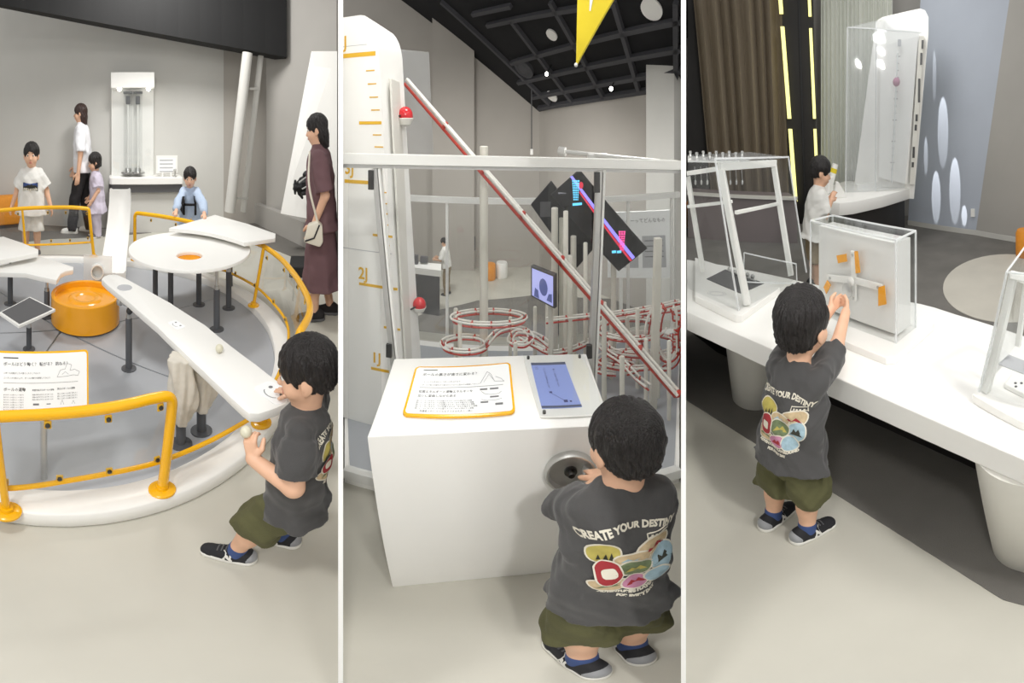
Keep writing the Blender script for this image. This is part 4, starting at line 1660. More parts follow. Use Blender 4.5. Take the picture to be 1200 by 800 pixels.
for px, py in ((436, 83), (438, 98.5), (440, 114), (442, 129), (444, 158), (446, 172), (450, 225), (452, 238), (453, 250), (455, 263), (458, 287), (460, 299), (461, 310), (463, 321), (466, 343), (467, 352), (468, 362), (469, 372)):
    a = tq(px - 7, py)
    b = tq(px + 3, py)
    b = (min(b[0], xr(a[1]) - 0.002), 0)
    obj('scale_mark', add_plate(B(), FT, [(a[0], a[1] - 0.0022), (b[0], a[1] - 0.0022), (b[0], a[1] + 0.0022), (a[0], a[1] + 0.0022)], 0.0003, 0.002), M['ochre'], tw, smooth=0)
for s_, px, py, px2 in (('4J', 392, 62, 412), ('3J', 404, 209, 424), ('2J', 420, 331, 440), ('1J', 435, 428, 455)):
    a, b = tq(px, py), tq(px2, py)
    if a[0] < fin_x:
        s_, a = 'J', tq(403, py)
        b = tq(409, py)
    bm = add_text(B(), FT, a[0], a[1] + 0.020, s_, 0.072, z=0.0015, bold=0.0015)
    obj('lettering', bm, M['ochre'], tw, smooth=0)
for r_ in ((fin_x, tq(410, 291)[1] - 0.0015, xr(0.8), tq(410, 291)[1] + 0.0015), (fin_x, tq(410, 54)[1] - 0.0012, tq(430, 54)[0], tq(410, 54)[1] + 0.0012)):
    obj('panel_joint', add_rects(B(), FT, [r_], 0.001), M['ink_light'], tw, smooth=0)
for px, py, r in ((475, 136, 0.042), (491.5, 357, 0.036)):
    c = at(px, py, 2.0)
    s0 = Vector((xr(c.z) + 0.04, TY + 0.15, c.z))
    obj('pointer_rod', add_tube(B(), [s0, c], 0.004, 8), M['steel_dark'], tw)
    obj('pointer_ball', add_sphere(B(), c, r, 24), M['red'], tw)
    obj('pointer_cup', add_lathe(B(), c - Vector((0, 0, 0.0)), [(0.0, -r * 1.08), (r * 0.7, -r * 0.86), (r * 1.05, -r * 0.25), (r * 1.02, -r * 0.2), (r * 0.8, -r * 0.5), (0, -r * 1.02)], 20), M['track_white'], tw)
# clear shield by the tower
bm = B()
q = [at(462, 190, 2.25), at(508, 190, 2.45), at(502, 61, 2.45), at(460, 57, 2.25)]
add_hull8(bm, q, [p + Vector((0.002, 0.006, 0)) for p in q])
obj('clear_shield', bm, M['clear_hazy'], tw, smooth=0)

# ---- rolling-ball track with poles
trk = thing('ball_track', 'red and white marble track with a long ramp and loops', 'ball track', (0.2, 2.1, 0.05))


def track(name, pts, gap=0.030, r=0.0055, ties=0.10, third=True, sub=5, tie_parts=False):
    P = spline(pts, sub) if sub > 1 else [Vector(p) for p in pts]
    lft, rgt, low = [], [], []
    for i, p in enumerate(P):
        t = (P[min(i + 1, len(P) - 1)] - P[max(i - 1, 0)])
        s = t.cross(Vector((0, 0, 1)))
        s = s.normalized() if s.length > 1e-6 else Vector((1, 0, 0))
        u = s.cross(t).normalized()
        lft.append(p - s * gap / 2)
        rgt.append(p + s * gap / 2)
        low.append(p - u * gap * 0.75)
    bm = B()
    add_tube(bm, lft, r, 8)
    add_tube(bm, rgt, r, 8)
    tr = obj(name, bm, M['track_white'], trk)
    if third:
        bm = add_tube(B(), low, r * 0.9, 8)
        obj('lower_rail', bm, M['track_red'], tr)
    acc, last = 0.0, 0.0
    bm = B()
    for i in range(1, len(P)):
        acc += (P[i] - P[i - 1]).length
        if acc - last > ties:
            last = acc
            b2 = B() if tie_parts else bm
            add_tube(b2, [lft[i] + Vector((0, 0, r)), lerp(lft[i], low[i], 0.6), low[i], lerp(rgt[i], low[i], 0.6), rgt[i] + Vector((0, 0, r))], r * 1.15, 6)
            if tie_parts:
                add_tube(b2, [lft[i], rgt[i]], r * 1.5, 6)
                obj('clip', b2, M['track_red'], tr)
    if not tie_parts:
        o = obj('clips', bm, M['track_red'], tr)
        o['kind'] = 'stuff'
    else:
        bm.free()
    return tr


ramp = []
for i in range(15):
    t = i / 14
    ramp.append(at(lerp(477, 795, t), lerp(93, 461, t), lerp(2.15, 1.80, t)))
track('ramp', ramp, 0.034, 0.0085, 0.26, True, 2, True)


def ring(cx, cy, rx, ry, z, n=20, a0=0, a1=360, dz=0.0):
    out = []
    for k in range(n + 1):
        a = math.radians(lerp(a0, a1, k / n))
        out.append(fl(cx + rx * math.cos(a), cy + ry * math.sin(a), z + dz * k / n))
    return out


track('loop', ring(573, 371, 42, 8, 0.52, dz=-0.03))
track('loop', ring(545, 402, 26, 9, 0.38, 16, 20, 380))
track('loop', [fl(x, y, 0.42) for x, y in ((570, 402), (583, 388), (600, 383), (615, 386), (622, 395), (614, 402), (598, 399), (606, 388), (628, 392), (645, 404))])
track('loop', [fl(x, y, 0.36) for x, y in ((700, 380), (720, 372), (745, 368), (765, 364), (797, 360))])
track('loop', [fl(x, y, 0.45) for x, y in ((640, 374), (670, 371), (700, 368), (730, 365), (770, 358), (797, 352))])
for k, (cx, cy, rx, ry, z) in enumerate(((740, 384, 38, 12, 0.36), (752, 402, 42, 13, 0.26), (742, 420, 40, 10, 0.22), (722, 428, 26, 8, 0.18))):
    track('loop', ring(cx, cy, rx, ry, z, 18, 30 * k, 30 * k + 330, 0.03))
# upright hoops at the right
for cx, cy, rx, ry, d in ((783, 388, 13, 32, 2.1), (778, 392, 22, 38, 2.2)):
    hp_ = []
    for k in range(19):
        a = math.radians(-60 + 300 * k / 18)
        hp_.append(at(min(cx + rx * math.cos(a), 793), cy + ry * math.sin(a), d))
    track('hoop', hp_, 0.03, 0.006, 0.12)
track('loop', [fl(x, y, 0.30) for x, y in ((700, 400), (712, 412), (730, 424), (745, 440), (760, 452))])
track('loop', [fl(x, y, 0.24) for x, y in ((610, 394), (628, 404), (648, 412), (680, 404), (700, 392))])


def pole(px, y0, y1, w, d=None, foot=True):
    """upright pole between two pixel rows, w pixels wide"""
    if d is None:
        d = 2.1
    a, b = at(px, y0, d), at(px, y1, d)
    r = d * math.radians(w * KX) / 2
    b.z = 0.049
    bm = add_lathe(B(), b, [(r, 0), (r, a.z - b.z), (r * 0.8, a.z - b.z + 0.004), (0, a.z - b.z + 0.004)], 16)
    return obj('pole', bm, M['pole'], trk)


pole(567, 172, 412, 10, 2.15)
for px, y0, w, d in ((534, 362, 5, 2.2), (539, 380, 5, 2.05), (598, 372, 4, 2.3), (627, 360, 4.5, 2.4), (642, 330, 6, 2.3), (650, 244, 8, 2.45), (658, 256, 6, 2.5), (663, 248, 6, 2.35), (672, 277, 7, 2.5), (668, 300, 6, 2.25),
                     (686, 285, 5, 2.4), (708, 355, 6, 2.0), (716, 372, 4, 2.3), (735, 372, 5, 2.35), (747, 362, 5, 2.2), (771, 380, 5, 2.1), (757, 398, 5, 1.95), (729, 418, 6, 1.8), (604, 402, 5, 1.95), (784, 400, 5, 1.9)):
    pole(px, y0, 420, w, d)
a = atz(765, 2.0, 0.05)
obj('pole', add_bar(B(), a, at(771, 279, 2.0), 0.036, 0.036, (0, 1, 0)), M['pole'], trk, smooth=0)

# ---- tilted screens and a small monitor
def tilted(name, px, d, thick, m, label, cat):
    pts = [at(x, y, d) for x, y in px]
    nq = (pts[1] - pts[0]).cross(pts[3] - pts[0])
    pts[2] = on(px[2][0], px[2][1], pts[0], nq)
    c = sum(pts, Vector()) / 4
    t = thing(name, label, cat, c)
    nrm = (pts[1] - pts[0]).cross(pts[3] - pts[0]).normalized()
    if nrm.dot(c - Vector((0, 0, H))) > 0:
        nrm = -nrm
    bm = add_hull8(B(), [p - nrm * thick for p in pts], pts)
    obj('casing', bm, m, t, smooth=0, bevel=0.004)
    return t, pts, nrm


t2, p2, n2 = tilted('slanted_display', [(622, 240), (646, 212), (702, 284), (676, 314)], 2.62, 0.04, M['black'], 'matt black slanted display partly hidden behind the big lit screen', 'display')
pc = p2[0] * 0.62 + p2[1] * 0.2 + p2[2] * 0.1 + p2[3] * 0.08
fr = Frame(pc, p2[1] - p2[0], p2[3] - p2[0])
obj('vent_square', add_box(B(), pc + n2 * 0.004, (0.075, 0.01, 0.085)), M['grey_dark'], t2, smooth=0)
t1, p1, n1 = tilted('tilted_screen', [(645, 228), (679, 198), (759, 291), (725, 318)], 2.45, 0.03, M['black_gloss'], 'big black tilted screen with glowing violet line and block towers', 'screen')


def spt(px, py, off=0.003):
    return on(px, py, p1[0], n1) + n1 * off


def sc_poly(nm, pts, m):
    bm = B()
    bm.faces.new([bm.verts.new(spt(*p)) for p in pts])
    return obj(nm, bm, m, t1, smooth=0)


sc_poly('violet_line', [(668, 207), (671, 206), (744, 301), (741, 304)], M['px_violet'])
sc_poly('red_line', [(678, 225), (680, 224), (741, 305), (738, 306)], M['px_red'])
bm = B()
for k in range(9):
    y = 211 + k * 2.7
    w = 4.5 - 0.18 * k
    for j in range(4):
        x0 = 675 - w + j * w / 2
        bm.faces.new([bm.verts.new(spt(*p, 0.004)) for p in ((x0, y), (x0 + w / 2 - 0.5, y), (x0 + w / 2 - 0.5, y + 2.0), (x0, y + 2.0))])
bm.faces.new([bm.verts.new(spt(*p, 0.004)) for p in ((671, 238), (682, 237), (682, 240), (671, 241))])
o = obj('blue_block_tower', bm, M['px_cyan'], t1, smooth=0)
bm = B()
for k in range(9):
    y = 270.5 + k * 2.6
    w = 4.2 - 0.2 * k
    for j in range(3):
        x0 = 729 - w + j * w * 0.67
        bm.faces.new([bm.verts.new(spt(*p, 0.004)) for p in ((x0, y), (x0 + w * 0.67 - 0.5, y), (x0 + w * 0.67 - 0.5, y + 1.9), (x0, y + 1.9))])
obj('pink_block_tower', bm, M['px_pink'], t1, smooth=0)
bm = B()
for k in range(2):
    bm.faces.new([bm.verts.new(spt(*p, 0.004)) for p in ((717 + k * 6, 293.5), (722 + k * 6, 293), (722 + k * 6, 296), (717 + k * 6, 296.5))])
obj('blue_block_tower', bm, M['px_cyan'], t1, smooth=0)
for px, py in ((681, 217), (704, 247)):
    bm = B()
    bm.faces.new([bm.verts.new(spt(px + 2.6 * math.cos(a), py + 4.2 * math.sin(a), 0.0035)) for a in np.linspace(0, 2 * PI, 15)[:-1]])
    obj('red_dot', bm, M['px_red'], t1, smooth=0)
fr = Frame(spt(654, 227, 0.004), spt(663, 227) - spt(654, 227), (0, 0, 1))
obj('lettering', add_text(B(), fr, 0, 0, 'スクリーン', 0.02, z=0.001, fit=(spt(663, 227) - spt(654, 227)).length, res=1), M['px_white'], t1, smooth=0)

mq = [at(622, 347, 2.0), at(650, 362, 1.93), at(650, 322, 1.93), at(622, 311, 2.0)]
mn = thing('monitor', 'small monitor with lavender picture on a pole in the case', 'monitor', sum(mq, Vector()) / 4)
mnn = (mq[1] - mq[0]).cross(mq[3] - mq[0]).normalized()
if mnn.dot(mq[0] - Vector((0, 0, H))) > 0:
    mnn = -mnn
obj('casing', add_hull8(B(), [p - mnn * 0.03 for p in mq], mq), M['grey_dark'], mn, smooth=0, bevel=0.003)
cq = sum(mq, Vector()) / 4
sq_ = [cq + (p - cq) * 0.88 + mnn * 0.0015 for p in mq]
bm = B()
bm.faces.new([bm.verts.new(p) for p in sq_])
obj('screen', bm, M['scr_photo'], mn, smooth=0)
QM = Quad(*sq_, 1, 1)
sgn = 1 if QM.n.dot(mnn) > 0 else -1
bm = B()
add_plate(bm, QM, oval(0.55, 0.5, 0.2, 0.3, 0, 14), 0.0005 * sgn, 0.001 * sgn)
add_plate(bm, QM, [(0.1, 0.02), (0.35, 0.02), (0.3, 0.3), (0.15, 0.35)], 0.0005 * sgn, 0.001 * sgn)
add_plate(bm, QM, [(0.7, 0.1), (0.95, 0.1), (0.95, 0.4), (0.8, 0.35)], 0.0005 * sgn, 0.001 * sgn)
obj('screen_picture', bm, M['scr_photo_dark'], mn, smooth=0)
b = mq[1] - mnn * 0.04 + (mq[0] - mq[1]) * 0.3
obj('stand', add_tube(B(), [Vector((b.x, b.y, 0.049)), Vector((b.x, b.y, mq[2].z))], 0.014, 10), M['pole'], mn)
for tt, pp, nn in ((t1, p1, n1), (t2, p2, n2)):
    b = (pp[2] + pp[3]) / 2 * 0.45 + (pp[0] + pp[1] + pp[2] + pp[3]) / 4 * 0.55 - nn * 0.06
    obj('stand', add_tube(B(), [Vector((b.x, b.y, 0.049)), b], 0.02, 10), M['pole'], tt)

# ---- hall furniture seen through the case
hd = (H - LOW) / math.tan(-elv(340))
ct = thing('counter', 'white wall counter with small devices behind the leaning visitor', 'counter', at(500, 330, 10.2))
q = [fl(484, 313, -1.55), fl(517, 317, -1.55), fl(517, 309, -1.55), fl(484, 306, -1.55)]
obj('counter_top', add_hull8(B(), [p - Vector((0, 0, 0.14)) for p in q], q), M['white'], ct, smooth=0)
q2 = [lerp(p, sum(q, Vector()) / 4, 0.1) for p in q]
obj('counter_base', add_hull8(B(), [Vector((p.x, p.y, LOW)) for p in q2], [p - Vector((0, 0, 0.14)) for p in q2]), M['grey_dark'], ct, smooth=0)
for k, px in enumerate((487, 497)):
    c = fl(px, 309, -1.55)
    tag(obj('counter_device', add_box(B(), c + Vector((0, 0, 0.10)), (0.14 + 0.06 * k, 0.12, 0.2 - 0.06 * k)), M['grey_dark'], None, smooth=0, bevel=0.01),
        ('upright dark device at the outer end of the hall counter', 'low grey device beside the visitor on the hall counter')[k], 'device', 'devices on the hall counter')
for k, px in enumerate((574, 588)):
    c = fl(px, 327 + k * -2, LOW)
    bm = add_lathe(B(), c, [(0.17, 0), (0.19, 0.03), (0.19, 0.40), (0.17, 0.44), (0, 0.44)], 20)
    tag(obj('stool', bm, M['orange_soft'] if k == 0 else M['white'], None), ('round orange stool far back in the hall', 'round white stool beside the orange one in the hall')[k], 'stool', 'stools in the hall')
for k, px in enumerate((543, 553)):
    c = onl(px, 283, HA, HC)
    dr = (HC - HA).normalized()
    nv = Vector((dr.y, -dr.x, 0))
    bm = add_bar(B(), c + nv * 0.20 - Vector((0, 0, 0.2)), c + nv * 0.20 + Vector((0, 0, 0.2)), 0.26, 0.02, nv)
    tag(obj('wall_notice', bm, M['grey_dark'], None, smooth=0), ('dark notice on the hall pier, nearer the standing visitor', 'dark notice on the hall pier, nearer the cream pole')[k], 'notice', 'notices on the hall pier')
# white information board
q = [at(712, 325, 6.0), at(789, 325, 6.0), at(786, 246, 6.0), at(712, 249, 6.0)]
ib = thing('information_board', 'white board with Japanese heading at the back of the hall', 'board', (q[0] + q[1]) / 2)
bn = Vector((-(q[1] - q[0]).y, (q[1] - q[0]).x, 0)).normalized()
obj('panel', add_hull8(B(), q, [p + bn * 0.04 for p in q]), M['paper'], ib, smooth=0)
QI = Quad(*q, 0.8, 0.75)
sg_ = 0.004 if QI.n.dot(q[0]) < 0 else -0.004
bm = add_text(B(), QI, 0.06, 0.63, 'エネルギーってどんなもの', 0.06, z=sg_, fit=0.66, res=1)
obj('lettering', bm, M['ink'], ib, smooth=0)
for r_ in ((0.08, 0.12, 0.38, 0.48), (0.43, 0.12, 0.72, 0.48)):
    obj('picture_box', add_rects(B(), QI, [r_], sg_), M['ink_light'], ib, smooth=0)
bm = B()
for y in (0.42, 0.36, 0.30, 0.24):
    add_rects(bm, QI, [(0.10, y, 0.35, y + 0.012), (0.46, y, 0.69, y + 0.012)], sg_ * 1.5)
obj('small_print', bm, M['ink'], ib, smooth=0)
for k in (0, 1):
    b = lerp(q[0], q[1], 0.2 + 0.6 * k) + bn * 0.05
    obj('leg', add_tube(B(), [Vector((b.x, b.y, LOW)), b + Vector((0, 0, 0.3))], 0.03, 8), M['frame_white'], ib)
# dark box with a round loudspeaker
c = at(661, 333, 3.0)
c.z = 0
sp_ = thing('speaker_box', 'dark grey box with round grille under the tilted screen', 'speaker', c)
a0, a1 = at(650, 352, 3.0), at(672, 316, 3.0)
obj('cabinet', add_box(B(), ((a0.x + a1.x) / 2, a0.y + 0.05, (a0.z + a1.z) / 2), (a1.x - a0.x, 0.2, a1.z - a0.z), 0.0), M['black'], sp_, smooth=0, bevel=0.01)
cc = at(655, 333, 2.93)
obj('grille', add_lathe(B(), cc, [(0.06, 0), (0.06, 0.012), (0.05, 0.016), (0, 0.010)], 24, (0.1, -1, 0)), M['grey_dark'], sp_)
obj('stand', add_tube(B(), [Vector((a0.x + 0.05, a0.y + 0.05, LOW)), Vector((a0.x + 0.05, a0.y + 0.05, a0.z))], 0.03, 10), M['grey_dark'], sp_)

# lamps and hanging things of the hall
for k, (px, py, rx) in enumerate(((764, 10, 13), (647, 40, 7), (647, 112, 7))):
    c = ceil(px, py, -0.03)
    d = (c - Vector((0, 0, H))).length
    r = d * math.radians(rx * KX)
    t = thing('downlight', ('large round downlight at the upper right of the dark ceiling', 'small round downlight high in the middle of the dark ceiling', 'low round downlight near the far corner of the ceiling')[k], 'ceiling lamp', c, 'round downlights in the dark ceiling')
    obj('rim', add_lathe(B(), c, [(r, 0), (r, 0.025), (r * 0.9, 0.025), (r * 0.9, -0.004), (r, -0.01)], 28, cn), M['white'], t)
    obj('diffuser', add_lathe(B(), c, [(r * 0.9, 0.02), (r * 0.9, 0.0), (0, 0.0)], 28, cn), M['lamp_soft'], t)
c = ceil(615, 78, -0.02)
obj_ = obj('ceiling_speaker', add_lathe(B(), c, [(0.34, 0.02), (0.34, -0.08), (0.28, -0.1), (0.2, -0.07), (0.15, -0.1), (0, -0.1)], 28, cn), M['beam'])
tag(obj_, 'round dark grey ceiling speaker beside the left beams', 'speaker')
for k, (px, py) in enumerate(((646, 76), (721, 92))):
    c = ceil(px, py, -0.3)
    t = thing('track_spot', ('lit spot lamp hanging left of the yellow pennant', 'lit spot lamp hanging right of the yellow pennant')[k], 'spot lamp', c, 'spot lamps on the dark ceiling')
    obj('stem', add_tube(B(), [c, c + cn * 0.3], 0.015, 8), M['black'], t)
    obj('housing', add_tube(B(), [c, c - Vector((c.x, c.y, 0.4)).normalized() * 0.12], 0.05, 12), M['black'], t)
    obj('lens', add_sphere(B(), c - Vector((c.x, c.y, 0.4)).normalized() * 0.12, 0.05, 12), M['lamp_on'], t)
c0, c1 = ceil(623, 103), at(622, 178, 9.0)
hs = thing('pendant_sensor', 'little sensor on a thin rod hanging from the ceiling', 'sensor', c1)
c1 = Vector((c0.x, c0.y, at(622, 178, c0.xy.length).z))
hs.location = c1
obj('rod', add_tube(B(), [c0, c1], 0.018, 8), M['grey_dark'], hs)
obj('sensor_head', add_box(B(), c1, (0.10, 0.10, 0.16)), M['white'], hs, smooth=0, bevel=0.02)
a, b = at(655, 177, 6.5), at(773, 189, 6.0)
bl_ = thing('boom_lamp', 'long white boom with a counterweight standing beyond the case rail', 'boom', Vector((at(700, 184, 6.3).x, at(700, 184, 6.3).y, LOW)))
obj('boom', add_tube(B(), [a, b], 0.03, 10), M['white'], bl_)
obj('boom_end', add_tube(B(), [a, lerp(a, b, 0.07)], 0.065, 12), M['white'], bl_)
c = at(700, 184, 6.3)
obj('boom_mount', add_box(B(), c, (0.35, 0.12, 0.1)), M['white'], bl_, smooth=0, bevel=0.02)
obj('column', add_tube(B(), [Vector((c.x, c.y, LOW)), c], 0.045, 12), M['white'], bl_)
# yellow pennant
pt = [at(677, -22, 2.3), at(731, -22, 2.3), at(675, 76, 2.35)]
pn = thing('pennant', 'yellow pointed pennant hanging from above with a white stroke', 'pennant', pt[2])
bm = add_hull8(B(), pt, [p + Vector((0.012, 0.02, 0)) for p in pt])
obj('cloth', bm, M['pennant'], pn, smooth=0)
fr = Frame(pt[0], pt[1] - pt[0], (0, 0, 1))
pp = lambda x, y: on(x, y, pt[0], (pt[1] - pt[0]).cross(pt[2] - pt[0]).normalized()) - Vector((0, 0.004, 0))
bm = B()
bm.faces.new([bm.verts.new(pp(*p)) for p in ((691, -2), (695, -2), (692, 13), (690.5, 13))])
obj('white_stroke', bm, M['paper'], pn, smooth=0)
obj('tip_bead', add_sphere(B(), pt[2], 0.012, 10), M['white'], pn)

# ================================================================ left bay
RC = Vector((-2.854, 1.023, 0))
RO, RI, RR = 1.80, 1.665, 1.735


def rp(deg, R, z=0.0):
    a = math.radians(deg)
    return Vector((RC.x + R * math.cos(a), RC.y + R * math.sin(a), z))


def ringpt(px, py, R=RR, far=True):
    a = yaw(px)
    d = Vector((math.sin(a), math.cos(a)))
    b = d.dot(RC.xy)
    disc = max(b * b - (RC.xy.length_squared - R * R), 0)
    return at(px, py, b + (1 if far else -1) * math.sqrt(disc))


plat = thing('ball_platform', 'big round white ringed platform with grey floor sheets', 'platform', RC)
bm = B()
N = 96
rows = []
for R, z in ((RO - 0.01, 0.0), (RO, 0.01), (RO, 0.07), (RO - 0.008, 0.077), (RI, 0.077), (RI - 0.004, 0.073), (RI - 0.004, 0.0)):
    rows.append([bm.verts.new(rp(360 * k / N, R, z)) for k in range(N)])
for i in range(len(rows)):
    a, b = rows[i], rows[(i + 1) % len(rows)]
    for k in range(N):
        bm.faces.new([a[k], a[(k + 1) % N], b[(k + 1) % N], b[k]])
obj('kerb_ring', bm, M['white'], plat, smooth=50)
for k in range(6):
    g = 0.07
    a0, a1 = 60 * k + 22 + g, 60 * k + 82 - g
    pts = [rp(lerp(a0, a1, i / 12), RI - 0.006) for i in range(13)]
    q = [rp((a0 + a1) / 2, 0.02)] + pts
    obj('floor_sheet', add_prism(B(), q, 0.0, 0.020), M['grey_floor'], plat, smooth=0)
PZ = 0.020


def leg(parent, px, py, ztop, r=0.022, sleeve=0.62, flange=True, name='leg', mt='leg_grey'):
    b = fl(px, py, PZ)
    h = ztop - PZ
    prof = []
    if flange:
        prof += [(r * 2.3, 0), (r * 2.3, 0.006), (r * 1.1, 0.010)]
    prof += [(r, 0.010), (r, h * sleeve), (r * 0.9, h * sleeve + 0.006)]
    lg = obj(name, add_lathe(B(), b, prof + [(0, h * sleeve + 0.006)], 18), M[mt], parent)
    obj('rod', add_lathe(B(), b, [(r * 0.5, h * sleeve), (r * 0.5, h)], 12), M['steel_soft'], lg)
    obj('collar', add_lathe(B(), b, [(r * 0.8, h * sleeve), (r * 0.8, h * sleeve + 0.03), (r * 0.5, h * sleeve + 0.034)], 14), M['steel'], lg)
    return lg


# ---- long plank
PLZ = 0.506
plank = thing('plank_track', 'long white plank reaching from the boy towards the orange basin', 'plank', fl(151, 432, PZ))
top_px = [(119, 327), (122, 323.5), (128, 321.5), (136, 321.5), (143, 324), (150, 327.5), (175, 341), (200, 355), (240, 380.5), (300, 427), (350, 464), (344, 468.5), (324, 477.5), (303, 484.5), (292, 484), (284, 478), (262, 457), (240, 436), (210, 407.5), (185, 383), (150, 353), (125, 333)]
tp = [fl(x, y, PLZ) for x, y in top_px]
obj('board', add_hull8(B(), [p - Vector((0, 0, 0.036)) for p in tp][::-1], tp[::-1]), M['white'], plank, smooth=30, bevel=0.003)
c = fl(146, 337, PLZ)
obj('cover_disc', add_lathe(B(), c, [(0.052, 0), (0.052, 0.002), (0, 0.002)], 28), M['ink_light'], plank)
for px, py, w in ((207, 380.5, 0.05), (320, 460, 0.075)):
    c = fl(px, py, PLZ)
    fr = Frame(c, fl(px + 10, py + 7, PLZ) - c, Vector((0, 1, 0)))
    pl_ = obj('printed_plate', add_plate(B(), fr, rr(-w, -w * 0.6, w, w * 0.6, w * 0.3), 0.0003, 0.0018), M['paper'], plank, smooth=0)
    bm = B()
    for sx in (-1, 1):
        add_plate(bm, fr, oval(sx * w * 0.45, w * 0.2, w * 0.12, w * 0.12, 0, 10), 0.0019, 0.0024)
    add_line(bm, fr, [(w * 0.5 * math.cos(t), -w * 0.1 + w * 0.3 * math.sin(t)) for t in np.linspace(PI * 1.1, PI * 1.9, 8)], w * 0.05, 0.0022)
    obj('print', bm, M['ink'], pl_, smooth=0)
leg(plank, 151, 432, PLZ - 0.036, 0.022, 0.72)
# steel joint under the far end
c = fl(151, 432, PZ)
c.z = PLZ - 0.075
j = obj('steel_joint', add_tube(B(), [c + Vector((-0.05, -0.02, 0)), c + Vector((0.05, 0.02, 0.0))], 0.016, 12), M['steel'], plank)
obj('knob', add_sphere(B(), c + Vector((0.06, -0.03, -0.01)), 0.022, 12), M['steel_dark'], j)
obj('knob', add_sphere(B(), c + Vector((-0.07, -0.03, 0.0)), 0.026, 12), M['steel'], j)
for px, py in ((212, 520), (236, 505)):
    leg(plank, px, py, PLZ - 0.036, 0.024, 0.5)
    b = fl(px, py, PZ)
    F = Field()
    F.loft([b + Vector((0, 0, 0.135)), b + Vector((0.01, 0, 0.22)), b + Vector((0, 0.01, 0.36)), b + Vector((0, 0, 0.462))], (0.048, 0.064, 0.068, 0.062), (0.048, 0.060, 0.062, 0.055), (1, 0, 0), 0,
           lambda a, u: 0.14 * np.sin(a * 4 + u * 5) + 0.07 * np.sin(a * 9 - u * 4) + 0.1 * np.sin(u * 9 + a * 2))
    me = F.mesh('cloth_cover', 0.006)
    link('cloth_cover', me, M['cloth_cover'], plank)
    cb = fl(px, py, PLZ - 0.05) + Vector((0.02, -0.05, -0.05))
    obj('eyelet', add_sphere(B(), b + Vector((0.02, -0.06, 0.40)), 0.006, 8), M['steel_dark'], plank)
ball_c = fl(257, 413, PLZ)
tag(obj('ball', add_sphere(B(), ball_c + Vector((0, 0, 0.019)), 0.019, 20), M['ball']), 'cream ball rolling along the middle of the long plank', 'ball')

# ---- disc with a hole
DZ = 0.54
dt = thing('disc_table', 'round white disc table with an off-centre hole showing orange', 'table', fl(222, 300, PZ))
dc, hc_ = fl(222, 290.5, DZ), fl(222, 299, DZ)
bm = B()
NS = 64
def circ(c, r, z):
    return [bm.verts.new((c.x + r * math.cos(2 * PI * k / NS), c.y + r * math.sin(2 * PI * k / NS), z)) for k in range(NS)]
rows = [circ(dc, 0.545, DZ), circ(dc, 0.55, DZ - 0.006), circ(dc, 0.55, DZ - 0.020), circ(dc, 0.535, DZ - 0.026), circ(hc_, 0.108, DZ - 0.026), circ(hc_, 0.108, DZ - 0.008), circ(hc_, 0.115, DZ)]
for i in range(len(rows)):
    a, b = rows[i], rows[(i + 1) % len(rows)]
    for k in range(NS):
        bm.faces.new([a[k], a[(k + 1) % NS], b[(k + 1) % NS], b[k]])
obj('top', bm, M['white'], dt)
obj('funnel', add_lathe(B(), hc_ - Vector((0, 0, DZ - (DZ - 0.11))) * 0 + Vector((0, 0, -0.10)), [(0.03, -0.02), (0.118, 0.072), (0.112, 0.072), (0.025, -0.015)], 32), M['orange'], dt)
for px, py in ((182, 351), (200, 361), (233, 357), (268, 361), (254, 386)):
    leg(dt, px, py, DZ - 0.026, 0.026, 0.60)

# ---- fan-shaped top behind the disc
SZ = 0.60
st = thing('fan_table', 'white fan-shaped table top behind the round disc', 'table', fl(270, 300, PZ))
pp_ = [(198, 267), (252, 251.5), (290, 262), (323, 273.5), (322.5, 279), (286, 284), (276, 280.5), (262, 276.5), (245, 272.5), (225, 269.5)]
tp = [fl(x, y, SZ) for x, y in pp_]
obj('top', add_hull8(B(), [p - Vector((0, 0, 0.03)) for p in tp][::-1], tp[::-1]), M['white'], st, smooth=30, bevel=0.003)
for px, py in ((240, 330), (276, 318), (304, 333)):
    b = fl(px, py, PZ)
leg(st, 224, 322, SZ - 0.03, 0.024, 0.6)
leg(st, 270, 342, SZ - 0.03, 0.024, 0.6)

# ---- curved chute
rows_ = [(220, 130, 152, 4.46), (221.5, 128.5, 153, 4.45), (236, 128, 153.5, 4.43), (258, 126, 152.5, 4.38), (278, 123.5, 151, 4.28), (293, 121, 149.5, 4.14), (304, 119, 148.5, 3.97), (312, 118, 148, 3.80), (317, 117.5, 147.5, 3.66)]
chute = thing('chute', 'tall white curved chute standing at the far side of the ring', 'chute', fl(133, 318, PZ))
bm = B()
G = []
for y, xl, xr_, d in rows_:
    a, b = at(xl, y, d), at(xr_, y, d)
    G.append((a, b))
front_l, front_r, back_l, back_r, in_l, in_r = [], [], [], [], [], []
for i, (a, b) in enumerate(G):
    t = (G[min(i + 1, len(G) - 1)][0] - G[max(i - 1, 0)][0]).normalized()
    s = (b - a).normalized()
    nb = s.cross(t).normalized()
    if nb.z > 0 and nb.y < 0:
        nb = -nb
    if nb.dot(Vector((a.x, a.y, -0.5))) < 0:
        nb = -nb
    front_l.append(bm.verts.new(a)); front_r.append(bm.verts.new(b))
    in_l.append(bm.verts.new(a + s * 0.025 + nb * 0.022)); in_r.append(bm.verts.new(b - s * 0.025 + nb * 0.022))
    back_l.append(bm.verts.new(a + nb * 0.07)); back_r.append(bm.verts.new(b + nb * 0.07))
L_ = [front_l, in_l, in_r, front_r, back_r, back_l]
for i in range(len(G) - 1):
    for k in range(6):
        a, b = L_[k], L_[(k + 1) % 6]
        bm.faces.new([a[i], b[i], b[i + 1], a[i + 1]])
